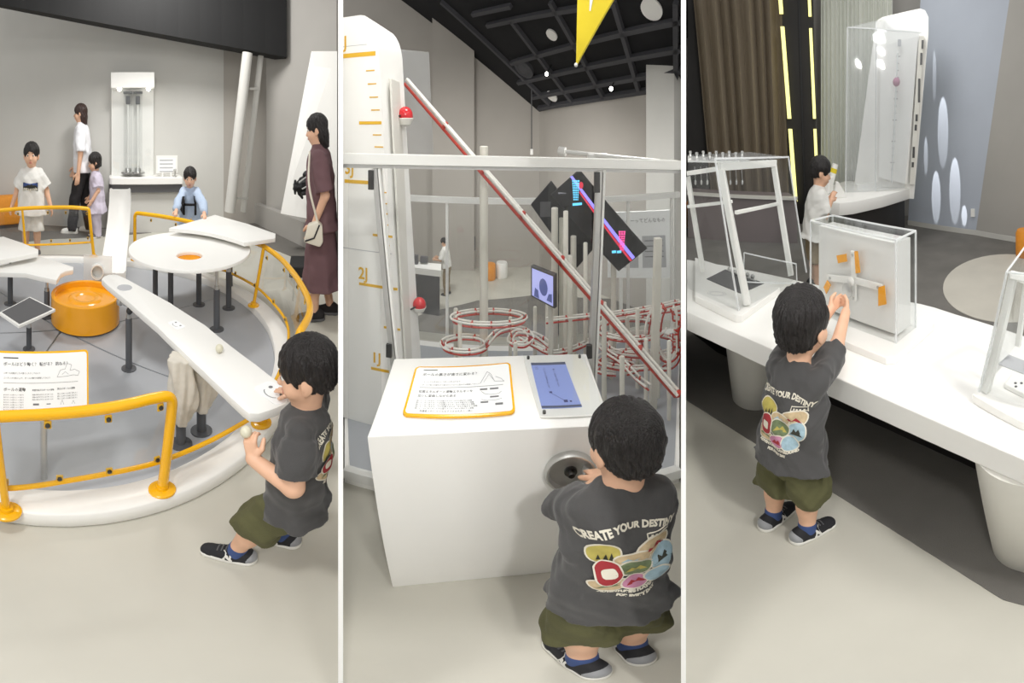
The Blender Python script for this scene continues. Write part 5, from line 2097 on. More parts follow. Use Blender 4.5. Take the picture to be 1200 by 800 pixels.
bm.faces.new([l[0] for l in L_])
bm.faces.new([l[-1] for l in L_][::-1])
obj('slide', bm, M['white'], chute, smooth=50)
pz = G[-1][0].z
m0 = (G[2][0] + G[2][1]) / 2
m1 = (G[-2][0] + G[-2][1]) / 2
dn = Vector((m0.x, m0.y, 0)).normalized()
obj('support', add_bar(B(), Vector((m0.x, m0.y, PZ)) + dn * 0.10, m0 + dn * 0.10, 0.12, 0.06, dn), M['white_satin'], chute, smooth=0)
obj('support', add_bar(B(), Vector((m1.x, m1.y, PZ)) + dn * 0.05, m1 + dn * 0.05 - Vector((0, 0, 0.03)), 0.14, 0.08, dn), M['white_satin'], chute, smooth=0)

# ---- clear plate with a short white tube
cp_ = [at(98, 334, 3.62), at(131, 336, 3.52), at(131.5, 300, 3.52), at(98.5, 297.5, 3.62)]
tpz = thing('tube_plate', 'square clear plate holding a short white tube behind the basin', 'plate', Vector((cp_[0].x, cp_[0].y, PZ)))
pn_ = (cp_[1] - cp_[0]).cross(cp_[3] - cp_[0]).normalized()
obj('plate', add_hull8(B(), cp_, [p + pn_ * 0.008 for p in cp_]), M['plate_hazy'], tpz, smooth=0)
cc = at(114, 317, 3.57)
tn_ = Vector((-cc.x, -cc.y, 0.15)).normalized()
bm = add_lathe(B(), cc - tn_ * 0.04, [(0.062, 0), (0.062, 0.10), (0.052, 0.10), (0.052, 0.0)], 28, tn_)
obj('tube', bm, M['white'], tpz)
b = (cp_[0] + cp_[1]) / 2
obj('foot', add_tube(B(), [Vector((b.x, b.y, PZ)), b], 0.014, 10), M['clear_edge'], tpz)

# ---- orange basin
bc = fl(100, 383, PZ)
bc = atz(100, 2.88 + 0.297, PZ)
bas = thing('basin', 'round glossy orange basin with a dimpled bowl on the platform', 'basin', bc)
obj('shell', add_lathe(B(), bc, [(0.280, 0.016), (0.297, 0.018), (0.297, 0.216), (0.291, 0.222), (0.268, 0.222), (0.262, 0.216), (0.258, 0.15)], 64), M['orange'], bas)
prof = [(0.262, 0.180), (0.245, 0.152), (0.22, 0.142), (0.19, 0.150), (0.15, 0.180), (0.115, 0.192), (0.085, 0.186), (0.055, 0.155), (0.028, 0.128), (0, 0.120)]
obj('bowl', add_lathe(B(), bc, prof, 64), M['orange'], bas)
obj('plinth', add_lathe(B(), bc, [(0.278, 0.0), (0.278, 0.02), (0, 0.02)], 48), M['grey_dark'], bas)
tag(obj('ball', add_sphere(B(), bc + Vector((-0.20, -0.10, 0.162)), 0.018, 14), M['ball']), 'small cream ball lying in the rim of the orange basin', 'ball')

# ---- square dark-topped stand
qs = [fl(-1, 366, 0.31), fl(22, 381.5, 0.31), fl(65, 362, 0.31), fl(35, 347.5, 0.31)]
sqs = thing('square_stand', 'small square stand with dark grey top and thin white rim', 'stand', fl(36, 412, PZ))
cq = sum(qs, Vector()) / 4
obj('tray', add_hull8(B(), [p - Vector((0, 0, 0.018)) for p in qs], qs), M['white'], sqs, smooth=0, bevel=0.002)
qi = [cq + (p - cq) * 0.90 for p in qs]
obj('dark_mat', add_hull8(B(), [p + Vector((0, 0, 0.0005)) for p in qi], [p + Vector((0, 0, 0.003)) for p in qi]), M['grey_dark'], sqs, smooth=0)
leg(sqs, 34, 409, 0.292, 0.020, 0.55)

# ---- stepped tops at the left edge
for nm, lab, z, pts, lg in (('step_table', 'upper white slab of the stepped tables at the left edge', 0.43, [(-20, 280), (4, 277), (25, 284), (45, 292), (44.5, 296), (2, 304), (-20, 306)], [(12, 356)]),
                            ('step_table', 'lower white slab with scooped end above the dark square stand', 0.36, [(-20, 317), (0, 311), (44, 299.5), (66, 306), (86, 312.5), (85.5, 316), (77, 317.5), (71, 320.5), (68, 325.5), (66, 328), (30, 320), (-20, 318)], [(55, 371), (-8, 372)])):
    t = thing(nm, lab, 'table', fl(lg[0][0], lg[0][1], PZ), 'stepped white tables by the square stand')
    tp = [fl(x, y, z) for x, y in pts]
    obj('top', add_hull8(B(), [p - Vector((0, 0, 0.036)) for p in tp][::-1], tp[::-1]), M['white'], t, smooth=30, bevel=0.003)
    for px, py in lg:
        leg(t, px, py, z - 0.036, 0.026, 0.66)

# ---- yellow guard rails with clear panels
def bracket(p, out, parent):
    """little ear with a bolt"""
    u = Vector((0, 0, 1))
    s = u.cross(out).normalized()
    b = obj('bracket', add_box(B(), p, (0.026, 0.008, 0.03), math.atan2(s.y, s.x)), M['ochre'], parent, smooth=0, bevel=0.003)
    sd = 1 if out.dot(Vector((-p.x, -p.y, 0))) > 0 else -1
    obj('bolt', add_lathe(B(), p + out * 0.004 * sd, [(0.009, 0), (0.009, 0.005), (0.005, 0.008), (0, 0.008)], 10, out * sd), M['steel_dark'], b)


def guard(label, topp, low, posts, r=0.021, r2=0.011, brk=(), pane=True):
    g = thing('guard_rail', label, 'railing', rp(math.degrees(math.atan2((posts[0][1] - RC).y, (posts[0][1] - RC).x)), RR, 0.077), 'yellow guard rails around the ring')
    obj('top_rail', add_tube(B(), topp, r, 16), M['yellow'], g)
    if low:
        obj('lower_rail', add_tube(B(), low, r2, 12), M['yellow'], g)
    for a, b, end in posts:
        if not end:
            po = obj('post', add_tube(B(), [a, b], r * 0.72, 14), M['yellow'], g)
        obj('base_plate', add_lathe(B(), Vector((b.x, b.y, 0.077)), [(0.052, 0), (0.052, 0.008), (0.046, 0.012), (r * 1.2, 0.014), (r * 1.1, 0.03), (0, 0.03)], 28), M['yellow'], g)
    for p in brk:
        out = (Vector((p.x, p.y, 0)) - RC)
        out.z = 0
        bracket(p, out.normalized(), g)
    if pane and low:
        n = 24
        bm = B()
        def samp(P, t):
            L = [0]
            for i in range(1, len(P)):
                L.append(L[-1] + (P[i] - P[i - 1]).length)
            x = t * L[-1]
            for i in range(1, len(P)):
                if x <= L[i] + 1e-9:
                    return lerp(P[i - 1], P[i], (x - L[i - 1]) / max(L[i] - L[i - 1], 1e-9))
            return P[-1]
        tpv = [samp(pane[0], i / n) - Vector((0, 0, 0.03)) for i in range(n + 1)]
        lpv = [samp(pane[1], i / n) + Vector((0, 0, 0.005)) for i in range(n + 1)]
        up_ = [bm.verts.new(p) for p in tpv]
        lo_ = [bm.verts.new(p) for p in lpv]
        of = [((p - RC).xy.normalized() * 0.006) for p in tpv]
        up2 = [bm.verts.new(p + Vector((o.x, o.y, 0))) for p, o in zip(tpv, of)]
        lo2 = [bm.verts.new(p + Vector((o.x, o.y, 0))) for p, o in zip(lpv, of)]
        for i in range(n):
            bm.faces.new([lo_[i], lo_[i + 1], up_[i + 1], up_[i]])
            bm.faces.new([up2[i], up2[i + 1], lo2[i + 1], lo2[i]])
            bm.faces.new([up_[i], up_[i + 1], up2[i + 1], up2[i]])
            bm.faces.new([lo2[i], lo2[i + 1], lo_[i + 1], lo_[i]])
        bm.faces.new([lo_[0], up_[0], up2[0], lo2[0]])
        bm.faces.new([lo_[n], lo2[n], up2[n], up_[n]])
        obj('clear_panel', bm, M['clear'], g, smooth=60)
    return g


# near rail
RZ = 0.528
tops = [fl(x, y, RZ) for x, y in ((-60, 483), (-20, 488), (20, 487), (60, 485), (100, 481.5), (140, 475.5), (175, 467.5), (200, 461))]
sp = spline(tops[:-1], 6)
base = fl(190, 574, 0.077)
corner = fl(203, 462, RZ)
path = sp + [corner, base]
path = sp[:-1] + round_corner([sp[-1], corner, base], 0.06, 8)
low_all = spline([fl(x, y, 0.17) for x, y in ((-60, 568), (0, 572), (35, 570), (80, 563), (125, 555), (170, 545.5), (195, 538), (245, 517), (292, 491))], 6)
low_near = [p for p in low_all]
pa = fl(8, 600, 0.077)
pb = fl(-6, 488, RZ)
brk = [fl(x, y, RZ - 0.035) for x, y in ((-8, 500), (56, 497.5), (127, 490.5), (188, 477))] + [fl(x, y, 0.19) for x, y in ((6, 564), (70, 560), (128, 551.5), (184, 538))]
kb = len(spline([fl(x, y, 0.17) for x, y in ((-60, 568), (0, 572), (35, 570), (80, 563), (125, 555), (170, 545.5), (195, 538))], 6))
guard('thick yellow guard rail nearest the viewer with lower bar', path, low_near, [(pb, pa, False), (corner, base, True)], 0.0205, 0.0115, brk, (sp + [corner], low_all[:kb]))
# right rail, from behind the disc round to the post by the boy
tops = [ringpt(157, 252.5), ringpt(161, 249.5), ringpt(190, 253.5), ringpt(225, 260.5), ringpt(262, 271)] + [fl(x, y, RZ) for x, y in ((300, 284.5), (316, 293), (331, 305), (346, 323), (357, 341), (363, 357), (361.5, 371), (352, 388))]
sp = spline(tops[1:], 6)
base2 = fl(306, 496, 0.077)
fb_ = ringpt(158, 303)
path = round_corner([Vector((fb_.x, fb_.y, 0.077)), Vector((fb_.x, fb_.y, sp[0].z)) * 1.0, sp[2]], 0.05, 6)[:-1] + sp[2:-1] + round_corner([sp[-2], sp[-1], base2], 0.06, 6)[1:]
low = spline([ringpt(160, 290), ringpt(190, 295), ringpt(225, 303)] + [fl(x, y, 0.22) for x, y in ((255, 314), (275, 322), (300, 336), (320, 355), (335, 376), (338, 400), (326, 440), (306, 470))], 6)
posts = [(None, Vector((fb_.x, fb_.y, 0.077)), True), (sp[13], ringpt(222, 320) * 1, False), (fl(309, 290, RZ), fl(297, 358, 0.077), False), (None, base2, True)]
posts[1] = (ringpt(226, 262), Vector((ringpt(223, 320).x, ringpt(223, 320).y, 0.077)), False)
brk = [fl(x, y, RZ - 0.035) for x, y in ((313, 302), (333, 316), (349, 336), (357, 353))] + [fl(x, y, 0.24) for x, y in ((276, 320), (299, 334), (321, 353), (335, 374))] + [ringpt(206, 263), ringpt(177, 258)]
guard('long curved yellow guard rail sweeping round the right of the ring', path, low, posts, 0.021, 0.011, brk, (sp[18:-2], low[18:58]))
# far left rail
tops = [ringpt(x, y) for x, y in ((-40, 250), (0, 246.5), (30, 244), (60, 243), (85, 243), (103, 244.5))]
sp = spline(tops, 5)
b3 = ringpt(110, 299)
b3 = Vector((b3.x, b3.y, 0.077))
path = sp[:-1] + round_corner([sp[-2], sp[-1] + (sp[-1] - sp[-2]) * 0.3, b3], 0.06, 6)[1:]
low = spline([ringpt(x, y) for x, y in ((-40, 288), (0, 288), (35, 287), (70, 286), (108, 283.5))], 5)
m1 = ringpt(31, 297)
guard('yellow guard rail at the far left in front of the child in white', path, low, [(ringpt(26, 245), Vector((m1.x, m1.y, 0.077)), False), (None, b3, True)], 0.021, 0.012,
      [ringpt(x, y) for x, y in ((21, 250.5), (56, 249), (77, 249), (102, 250), (60, 282), (82, 281.5), (103, 279))], (sp, low))

# ---- explanatory sign behind the near rail
q = [at(-14, 486, 1.36), at(104, 482, 1.48), at(103.5, 409, 1.64)]
q.append(flat4(q[0], q[1], q[2], (-14, 410)))
sgn_ = thing('exhibit_sign', 'white sign with yellow border and Japanese text behind the near rail', 'sign', Vector((q[0].x, q[0].y, PZ)))
Q = Quad(*q, 0.60, 0.34)
obj('board', add_plate(B(), Q, rr(0, 0, 0.60, 0.34, 0.025), -0.010, 0.0), M['yellow'], sgn_, smooth=0)
obj('sign_face', add_plate(B(), Q, rr(0.01, 0.01, 0.588, 0.328, 0.018), 0.0003, 0.0015), M['paper'], sgn_, smooth=0)
obj('heading_bar', add_rects(B(), Q, [(0.085, 0.300, 0.17, 0.306)], 0.0022), M['ink_dark'], sgn_, smooth=0)
for x_, y_, s_, z_, f_ in ((0.085, 0.262, 'ボールはどう動く？ 転がる？ 跳ねる？', 0.02, 0.38), (0.085, 0.128, 'ボールの運動', 0.02, 0.125), (0.25, 0.128, '斜面を転がるボールの運動', 0.012, 0.13), (0.40, 0.130, '跳ねるボールの運動', 0.012, 0.11)):
    obj('lettering', add_text(B(), Q, x_, y_, s_, z_, z=0.0022, fit=f_, res=1), M['ink_dark'], sgn_, smooth=0)
bm = B()
add_text(bm, Q, 0.085, 0.218, '１ボールを転がしたり落としたりしてみよう', 0.012, z=0.0022, fit=0.21, res=1)
add_text(bm, Q, 0.085, 0.192, '２いろいろな形の上で、ボールの動きを観察してみよう', 0.012, z=0.0022, fit=0.27, res=1)
add_line(bm, Q, [(0.085, 0.170), (0.53, 0.168)], 0.002, 0.0022)
for i in range(7):
    add_text(bm, Q, 0.085, 0.105 - i * 0.013, '転がるボールは重力によって速さを', 0.008, z=0.0022, fit=0.115, res=1)
    if i < 3:
        add_text(bm, Q, 0.25, 0.105 - i * 0.013, '斜面の傾きが大きいほどボールは', 0.008, z=0.0022, fit=0.125, res=1)
        add_text(bm, Q, 0.40, 0.105 - i * 0.013, '落としたボールは床に当たると', 0.008, z=0.0022, fit=0.125, res=1)
add_line(bm, Q, [(0.40, 0.198), (0.42, 0.235), (0.45, 0.24), (0.46, 0.27), (0.49, 0.26), (0.48, 0.23), (0.51, 0.235), (0.54, 0.22), (0.53, 0.2), (0.50, 0.205), (0.46, 0.2), (0.40, 0.198)], 0.0018, 0.0022)
add_line(bm, Q, [(0.43, 0.21), (0.45, 0.225), (0.47, 0.21)], 0.0015, 0.0022)
add_line(bm, Q, [(0.42, 0.05), (0.43, 0.075), (0.44, 0.05)], 0.0015, 0.0022)
add_line(bm, Q, [(0.49, 0.05), (0.50, 0.068), (0.51, 0.05)], 0.0015, 0.0022)
add_rects(bm, Q, [(0.255, 0.052, 0.29, 0.062), (0.335, 0.055, 0.36, 0.060)], 0.0022)
obj('small_print', bm, M['ink'], sgn_, smooth=0)
for px in (0.33,):
    b = Q(px, 0.17, -0.02)
    obj('support', add_tube(B(), [Vector((b.x, b.y, PZ)), b], 0.014, 10), M['steel_soft'], sgn_)

# ---- wall exhibit with clear tubes, shelf, little sign
WD = 6.35
ex = thing('tube_exhibit', 'tall white wall exhibit with two clear tubes and small lamps', 'exhibit', atz(155, WD, 0))
wn = Vector((-(A1 - A0).y, (A1 - A0).x, 0)).normalized()
if wn.dot(A0) < 0:
    wn = -wn
wr_ = Vector((wn.y, -wn.x, 0))
def wpt(px, py, off):
    """point off metres in front of the back wall"""
    return on(px, py, A0 - wn * off, wn)
def wbox(nm, x0, y0, x1, y1, f, k, m, parent, bevel=0.006):
    """upright slab on the wall: pixel extent taken on its front plane, f metres off the wall, k thick"""
    a, b = wpt(x0, y1, f), wpt(x1, y0, f)
    fr = Frame(a, wr_, (0, 0, 1))
    w = (Vector((b.x, b.y, 0)) - Vector((a.x, a.y, 0))).dot(fr.r)
    h = b.z - a.z
    return obj(nm, add_hull8(B(), [fr(x, y, 0) for x, y in ((0, 0), (w, 0), (w, h), (0, h))], [fr(x, y, 0) + wn * k for x, y in ((0, 0), (w, 0), (w, h), (0, h))]), M[m], parent, smooth=0, bevel=bevel)
wbox('back_board', 130.5, 98, 180, 207, 0.08, 0.079, 'white_satin', ex)
wbox('header', 130, 84.5, 181, 103, 0.34, 0.33, 'white', ex)
for px in (140, 174):
    p = wpt(px, 103.5, 0.26)
    lp = obj('lamp', add_sphere(B(), p, 0.04, 12), M['lamp_on'], ex)
for px in (150, 161.5):
    a, b = wpt(px, 203, 0.2), wpt(px, 106, 0.2)
    b.x, b.y = a.x, a.y
    obj('clear_tube', add_tube(B(), [a, b], 0.075, 18), M['clear'], ex)
    obj('inner_rod', add_tube(B(), [a, b], 0.014, 8), M['white'], ex)
    obj('clamp', add_box(B(), b - Vector((0, 0, 0.03)), (0.16, 0.10, 0.03), math.atan2(wr_.y, wr_.x)), M['steel_dark'], ex, smooth=0)
    obj('weight', add_box(B(), b - Vector((0, 0, 0.13)), (0.075, 0.06, 0.11), math.atan2(wr_.y, wr_.x)), M['grey_dark'], ex, smooth=0, bevel=0.008)
    obj('dish', add_lathe(B(), a, [(0.12, 0), (0.12, 0.02), (0.06, 0.03), (0.05, 0.07), (0, 0.07)], 20), M['steel'], ex)
wbox('cover', 132, 104, 180, 206, 0.32, 0.004, 'clear', ex, 0)
shelf = thing('shelf', 'long white wall shelf under the tube exhibit', 'shelf', atz(165, WD, 0))
y0s = wpt(150, 216, 0.42).z
a, b = wpt(127, 210, 0.42), wpt(214, 213, 0.42)
zt = a.z + 0.02
fr = Frame(Vector((a.x, a.y, zt)), wr_, wn)
w = (b - a).xy.length
pts = [(0.06, 0.0), (w, 0), (w, 0.41), (0, 0.41), (0, 0.08), (0.02, 0.025)]
obj('top', add_hull8(B(), [fr(x, y, 0) - Vector((0, 0, 0.09)) for x, y in pts], [fr(x, y, 0) * 1 for x, y in pts]), M['white'], shelf, smooth=0, bevel=0.008)
obj('dark_strip', add_hull8(B(), [fr(x, y + 0.05, 0) - Vector((0, 0, 0.20)) for x, y in pts], [fr(x, y + 0.05, 0) - Vector((0, 0, 0.09)) for x, y in pts]), M['grey_dark'], shelf, smooth=0)  # dark band set back under the shelf top
obj('base', add_hull8(B(), [Vector((fr(x, y, 0).x, fr(x, y, 0).y, 0)) for x, y in ((0.1, 0.12), (w, 0.12), (w, 0.4), (0.1, 0.4))], [fr(x, y, 0) - Vector((0, 0, 0.20)) for x, y in ((0.1, 0.12), (w, 0.12), (w, 0.4), (0.1, 0.4))]), M['wall'], shelf, smooth=0)
ss = thing('shelf_sign', 'little framed sign standing on the white wall shelf', 'sign', Vector((wpt(195, 205, 0.3).x, wpt(195, 205, 0.3).y, zt)))
a, b = wpt(183, 203, 0.3), wpt(208, 182, 0.3)
frs = Frame(a, wr_, (0, 0, 1))
w2, h2 = (b - a).xy.length, b.z - a.z
obj('frame', add_plate(B(), frs, [(0, 0), (w2, 0), (w2, h2), (0, h2)], -0.01, 0.0), M['white_satin'], ss, smooth=0)
bm = B()
zf = 0.002 if frs.n.dot(a) < 0 else -0.012
obj('sheet', add_plate(B(), frs, [(0.03, 0.03), (w2 - 0.03, 0.03), (w2 - 0.03, h2 - 0.03), (0.03, h2 - 0.03)], zf, zf + 0.001), M['paper'], ss, smooth=0)
for k in range(4):
    add_rects(bm, frs, [(0.06, h2 - 0.07 - 0.05 * k, w2 - 0.08, h2 - 0.055 - 0.05 * k)], zf + 0.003)
obj('small_print', bm, M['ink_light'], ss, smooth=0)
for k in (0.3, 0.7):
    p = frs(w2 * k, 0, -0.005)
    obj('foot', add_tube(B(), [Vector((p.x, p.y, zt)), p + Vector((0, 0, 0.02))], 0.012, 8), M['white_satin'], ss)
c = wpt(205, 206, 0.34)
tag(obj('table_clip', add_lathe(B(), Vector((c.x, c.y, zt)), [(0.03, 0), (0.03, 0.01), (0.012, 0.02), (0.012, 0.07), (0.03, 0.10), (0, 0.11)], 14), M['steel']), 'small chrome clip standing beside the framed shelf sign', 'clip')

# ---- orange bench at the far left
a, b = fl(-22, 271, 0), fl(24, 267, 0)
ob = thing('bench', 'rounded orange upholstered bench behind the child in white', 'bench', (a + b) / 2)
dr = (b - a).normalized()
bk = Vector((a.x, a.y, 0)).normalized() * 0.28
zz = at(10, 231, (a.xy.length + b.xy.length) / 2).z
obj('seat', add_hull8(B(), [a + Vector((0, 0, 0.05)), b + Vector((0, 0, 0.05)), b + bk + Vector((0, 0, 0.05)), a + bk + Vector((0, 0, 0.05))], [p + Vector((0, 0, zz)) for p in (a, b, b + bk, a + bk)]), M['orange_soft'], ob, smooth=40, bevel=0.05)
obj('plinth', add_hull8(B(), [a * 1.01, b * 1.01, b + bk * 0.9, a + bk * 0.9], [p + Vector((0, 0, 0.06)) for p in (a * 1.01, b * 1.01, b + bk * 0.9, a + bk * 0.9)]), M['grey_dark'], ob, smooth=0)

# ---- black engine sculpture before the bright screen wall
ec = at(364, 216, 4.45)
eng = thing('engine_model', 'black engine with pipes mounted on a post before the bright wall', 'engine', Vector((ec.x, ec.y, 0)))
F = Field()
er = Vector((math.cos(yaw(364)), -math.sin(yaw(364)), 0))
ef = Vector((math.sin(yaw(364)), math.cos(yaw(364)), 0))
E_ = lambda x, y, z: ec + er * x + ef * y + Vector((0, 0, z))
for (x, y, z, rx, ry, rz) in ((-0.02, 0, 0.0, 0.15, 0.12, 0.09), (0.06, 0, 0.09, 0.09, 0.1, 0.07), (-0.12, 0, -0.02, 0.075, 0.09, 0.07), (0.10, 0.02, -0.06, 0.08, 0.09, 0.07), (-0.03, -0.04, 0.09, 0.07, 0.06, 0.05)):
    F.ell(E_(x, y, z), (rx, ry, rz), 0.02)
for (a, b, r) in (((-0.17, -0.05, -0.02), (-0.06, -0.05, -0.02), 0.045), ((-0.08, -0.08, 0.10), (0.10, -0.08, 0.15), 0.018), ((-0.1, -0.08, -0.08), (0.14, -0.06, -0.05), 0.02), ((0.1, 0, 0.1), (0.15, -0.03, 0.17), 0.025), ((0.08, -0.05, -0.1), (0.12, -0.05, -0.19), 0.025),
                  ((-0.02, -0.1, 0.0), (0.13, -0.1, 0.04), 0.022), ((-0.15, -0.05, -0.06), (-0.1, -0.05, -0.12), 0.02)):
    F.cone(E_(*a), E_(*b), r, r * 0.85, 0.008)
me = F.mesh('block', 0.011, lambda P: 0.006 * np.sin(P[:, 2] * 120) * (np.sin(P[:, 0] * 30) > 0))
link('block', me, M['engine'], eng)
bm = B()
add_lathe(bm, E_(-0.185, -0.05, -0.02), [(0.07, -0.012), (0.07, 0.012), (0.03, 0.02), (0, 0.02)], 20, -er)
obj('pulley', bm, M['engine'], eng)
for a, b in (((-0.14, -0.1, 0.03), (0.12, -0.11, 0.11)), ((-0.1, -0.11, -0.03), (0.1, -0.12, -0.01))):
    obj('pipe', add_tube(B(), spline([E_(*a), E_((a[0] + b[0]) / 2, a[1] - 0.02, (a[2] + b[2]) / 2 + 0.03), E_(*b)], 6), 0.008, 8), M['steel_soft'], eng)
obj('post', add_tube(B(), [Vector((ec.x, ec.y, 0.1)), ec], 0.03, 12), M['black'], eng)
a, b = fl(334, 263, 0), fl(375, 268, 0)
pe = Vector((ec.x, ec.y, 0))
obj('plinth', add_box(B(), pe + Vector((0, 0, 0.055)), (0.5, 0.4, 0.11), -yaw(364)), M['black'], eng, smooth=0, bevel=0.01)

# ================================================================ right bay
# ---- long bench counter on conical legs
n = 14
ftop = edge((805, 365), (1215, 545), BZ, n)
bk_px = [(805, 304), (850, 311), (905, 322), (960, 334), (1020, 345), (1080, 356), (1120, 368), (1160, 380), (1215, 398)]
bck = spline([fl(x, y, BZ) for x, y in bk_px], 3)
cnt = thing('bench_counter', 'long white counter top on conical legs carrying the clear cases', 'counter', (1.2, 0.8, 0))
loop = [p for p in ftop] + [Vector(p) for p in ((0.86, -0.25, BZ), (0.78, -0.7, BZ), (0.66, -1.3, BZ), (1.42, -1.45, BZ), (1.60, -0.6, BZ))] + [p for p in bck[::-1]]
# keep clear of the partition
fx = math.tan(math.radians(27.5))
obj('worktop', add_hull8(B(), [p - Vector((0, 0, 0.092)) for p in loop], loop), M['white'], cnt, smooth=20, bevel=0.004)
for k, (px, y) in enumerate(((884, 478), (1214, 640))):
    c = fl(px, y, 0)
    if k == 0:
        c = fl(885, 466, 0)
    obj('leg', add_lathe(B(), c, [(0.125, 0), (0.135, 0.01), (0.195, BZ - 0.092), (0, BZ - 0.092)], 48), M['offwhite'], cnt)
# dark back board under the counter
q = [Vector((max(p.x, p.y * 0.54), p.y, 0)) for p in edge((800, 395), (1205, 578), 0.0, 10)]
o3 = Vector((0.03, 0, 0))
obj('back_board', strip(B(), q, [p + Vector((0, 0, BZ - 0.095)) for p in q], o3), M['dark_wood'], cnt, smooth=20)


def slab(parent, pts, z0, z1, m='white', nm='base', bevel=0.003):
    return obj(nm, add_prism(B(), pts, z0, z1), M[m], parent, smooth=20, bevel=bevel)


def clear_box(parent, C, z0, z1, th=0.006, top=True, skip=()):
    """four clear walls, a lid and bright polished edges around the ground corners C"""
    for i in range(4):
        if i in skip:
            continue
        a, b = C[i], C[(i + 1) % 4]
        obj('pane', add_bar(B(), Vector((a.x, a.y, (z0 + z1) / 2)), Vector((b.x, b.y, (z0 + z1) / 2)), th, z1 - z0 - 0.004), M['clear'], parent, smooth=0)
        bm = add_bar(B(), Vector((a.x, a.y, z1)), Vector((b.x, b.y, z1)), th * 1.3, th * 1.0)
        obj('polished_edge', bm, M['clear_edge'], parent, smooth=0)
        bm = add_bar(B(), Vector((a.x, a.y, z0)), Vector((a.x, a.y, z1)), th * 1.2, th * 1.2, (1, 0, 0))
        obj('polished_edge', bm, M['clear_edge'], parent, smooth=0)
    if top:
        obj('lid', add_prism(B(), [c for c in C], z1 - th, z1 - 0.001), M['clear'], parent, smooth=0)


# ---- case with the paddle wheel
pz0 = BZ + 0.03
fl_l, fl_r = fl(950, 362, pz0), fl(1050, 402, pz0)
zt = at(1058, 281, fl_r.xy.length).z
dv = (fl_r - fl_l).xy.normalized()
bd = Vector((-dv.y, dv.x, 0))
if bd.x < 0:
    bd = -bd
C = [fl_l, fl_r, fl_r + bd * 0.17, fl_l + bd * 0.17]
pw = thing('paddle_case', 'upright clear case with a silver board and orange-vaned cross wheel', 'display case', (fl_l + fl_r) / 2)
dv3 = Vector((dv.x, dv.y, 0))
bpts = [fl_l - dv3 * 0.10 - bd * 0.12, fl_r + dv3 * 0.03 - bd * 0.12, fl_r + dv3 * 0.06 - bd * 0.09, fl_r + dv3 * 0.06 + bd * 0.25, fl_l - dv3 * 0.10 + bd * 0.25]
slab(pw, bpts, BZ, pz0)
clear_box(pw, C, pz0, zt)
Bf = Frame(fl_l + bd * 0.03, dv3, (0, 0, 1))
W_ = (fl_r - fl_l).length
hh = zt - pz0
obj('silver_board', add_hull8(B(), [Bf(x, y, 0) for x, y in ((0.03, 0.02), (W_ - 0.01, 0.02), (W_ - 0.01, hh - 0.02), (0.03, hh - 0.02))], [Bf(x, y, 0) + bd * 0.11 for x, y in ((0.03, 0.02), (W_ - 0.01, 0.02), (W_ - 0.01, hh - 0.02), (0.03, hh - 0.02))]), M['film'], pw, smooth=0, bevel=0.002)
# wheel: hub, four arms, orange vanes
def bpt(px, py, off=0.0):
    return on(px, py, fl_l + bd * (0.03 - off), bd)
hub = bpt(1001, 328, 0.012)
pwheel = obj('wheel_hub', add_lathe(B(), bpt(1001, 328, 0.0), [(0.02, 0), (0.02, 0.026), (0.012, 0.03), (0, 0.03)], 24, -bd), M['white'], pw)
for (x0, y0, x1, y1) in ((1001, 328, 1000, 294), (1001, 328, 1034, 337), (1001, 328, 970, 325), (1001, 328, 1001, 352)):
    a, b = bpt(x0, y0, 0.016), bpt(x1, y1, 0.016)
    obj('arm', add_bar(B(), a, b, 0.028, 0.012, -bd), M['white'], pwheel, smooth=0, bevel=0.003)
    obj('screw', add_lathe(B(), lerp(a, b, 0.88) - bd * 0.006, [(0.006, 0), (0.006, 0.004), (0, 0.005)], 12, -bd), M['steel'], pwheel)
for pts in (((981, 299), (992, 297), (993, 306), (983, 308)), ((1002, 294), (1005.5, 294), (1008.5, 319), (1003.5, 320)), ((1030, 336), (1037, 334), (1039, 356), (1030, 358)), ((966, 336), (970, 328), (974, 334), (969, 344))):
    P4 = [bpt(x, y, 0.020) for x, y in pts]
    obj('vane', add_hull8(B(), P4, [p - bd * 0.006 for p in P4]), M['orange'], pwheel, smooth=0)
coin = bpt(993, 341, 0.05)
tag(obj('coin_disc', add_lathe(B(), bpt(993, 340, 0.042), [(0.030, 0), (0.030, 0.004), (0.026, 0.005), (0, 0.005)], 28, -bd), M['steel']), 'silver round disc the boy turns on the cross wheel', 'disc')

# ---- big clear frame case at the left of the counter
LZ = BZ + 0.035
lc = thing('pendulum_case', 'large clear case with white slanting frame and studs on its lid', 'display case', fl(850, 350, BZ))
# base slab
bp = [fl(806, 348, LZ), fl(862, 369, LZ), fl(869, 369.5, LZ), fl(893, 352, LZ), fl(914, 337, LZ), fl(905, 327, LZ), fl(806, 303, LZ)]
bp = [Vector((max(p.x, p.y * 0.545), p.y, 0)) for p in bp]
slab(lc, bp, BZ, LZ)
mt = [fl(828, 327, LZ), fl(868, 344, LZ), fl(896, 332, LZ), fl(850, 316, LZ)]
obj('grey_mat', add_prism(B(), mt, LZ, LZ + 0.003), M['grey_dark'], lc, smooth=0)
fa, fb2 = fl(870, 358, LZ), fl(924, 327, LZ)
dfl, dfr = fa.xy.length, fb2.xy.length
TZ = at(842, 194, dfl).z
def stick(nm, p, q_, w, m='frame_white', h_=None):
    return obj(nm, add_bar(B(), p, q_, w, h_ or w, (1, 1, 0)), M[m], lc, smooth=0, bevel=0.002)
A_t, A_b = at(845, 198, dfl), at(876, 356, dfl)
B_t, B_b = at(907, 194, dfr), at(927, 322, dfr)
stick('frame_post', A_b, A_t, 0.036)
stick('frame_post', B_b, B_t, 0.036)
stick('frame_bar', at(843, 195, dfl), at(908, 191, dfr), 0.034)
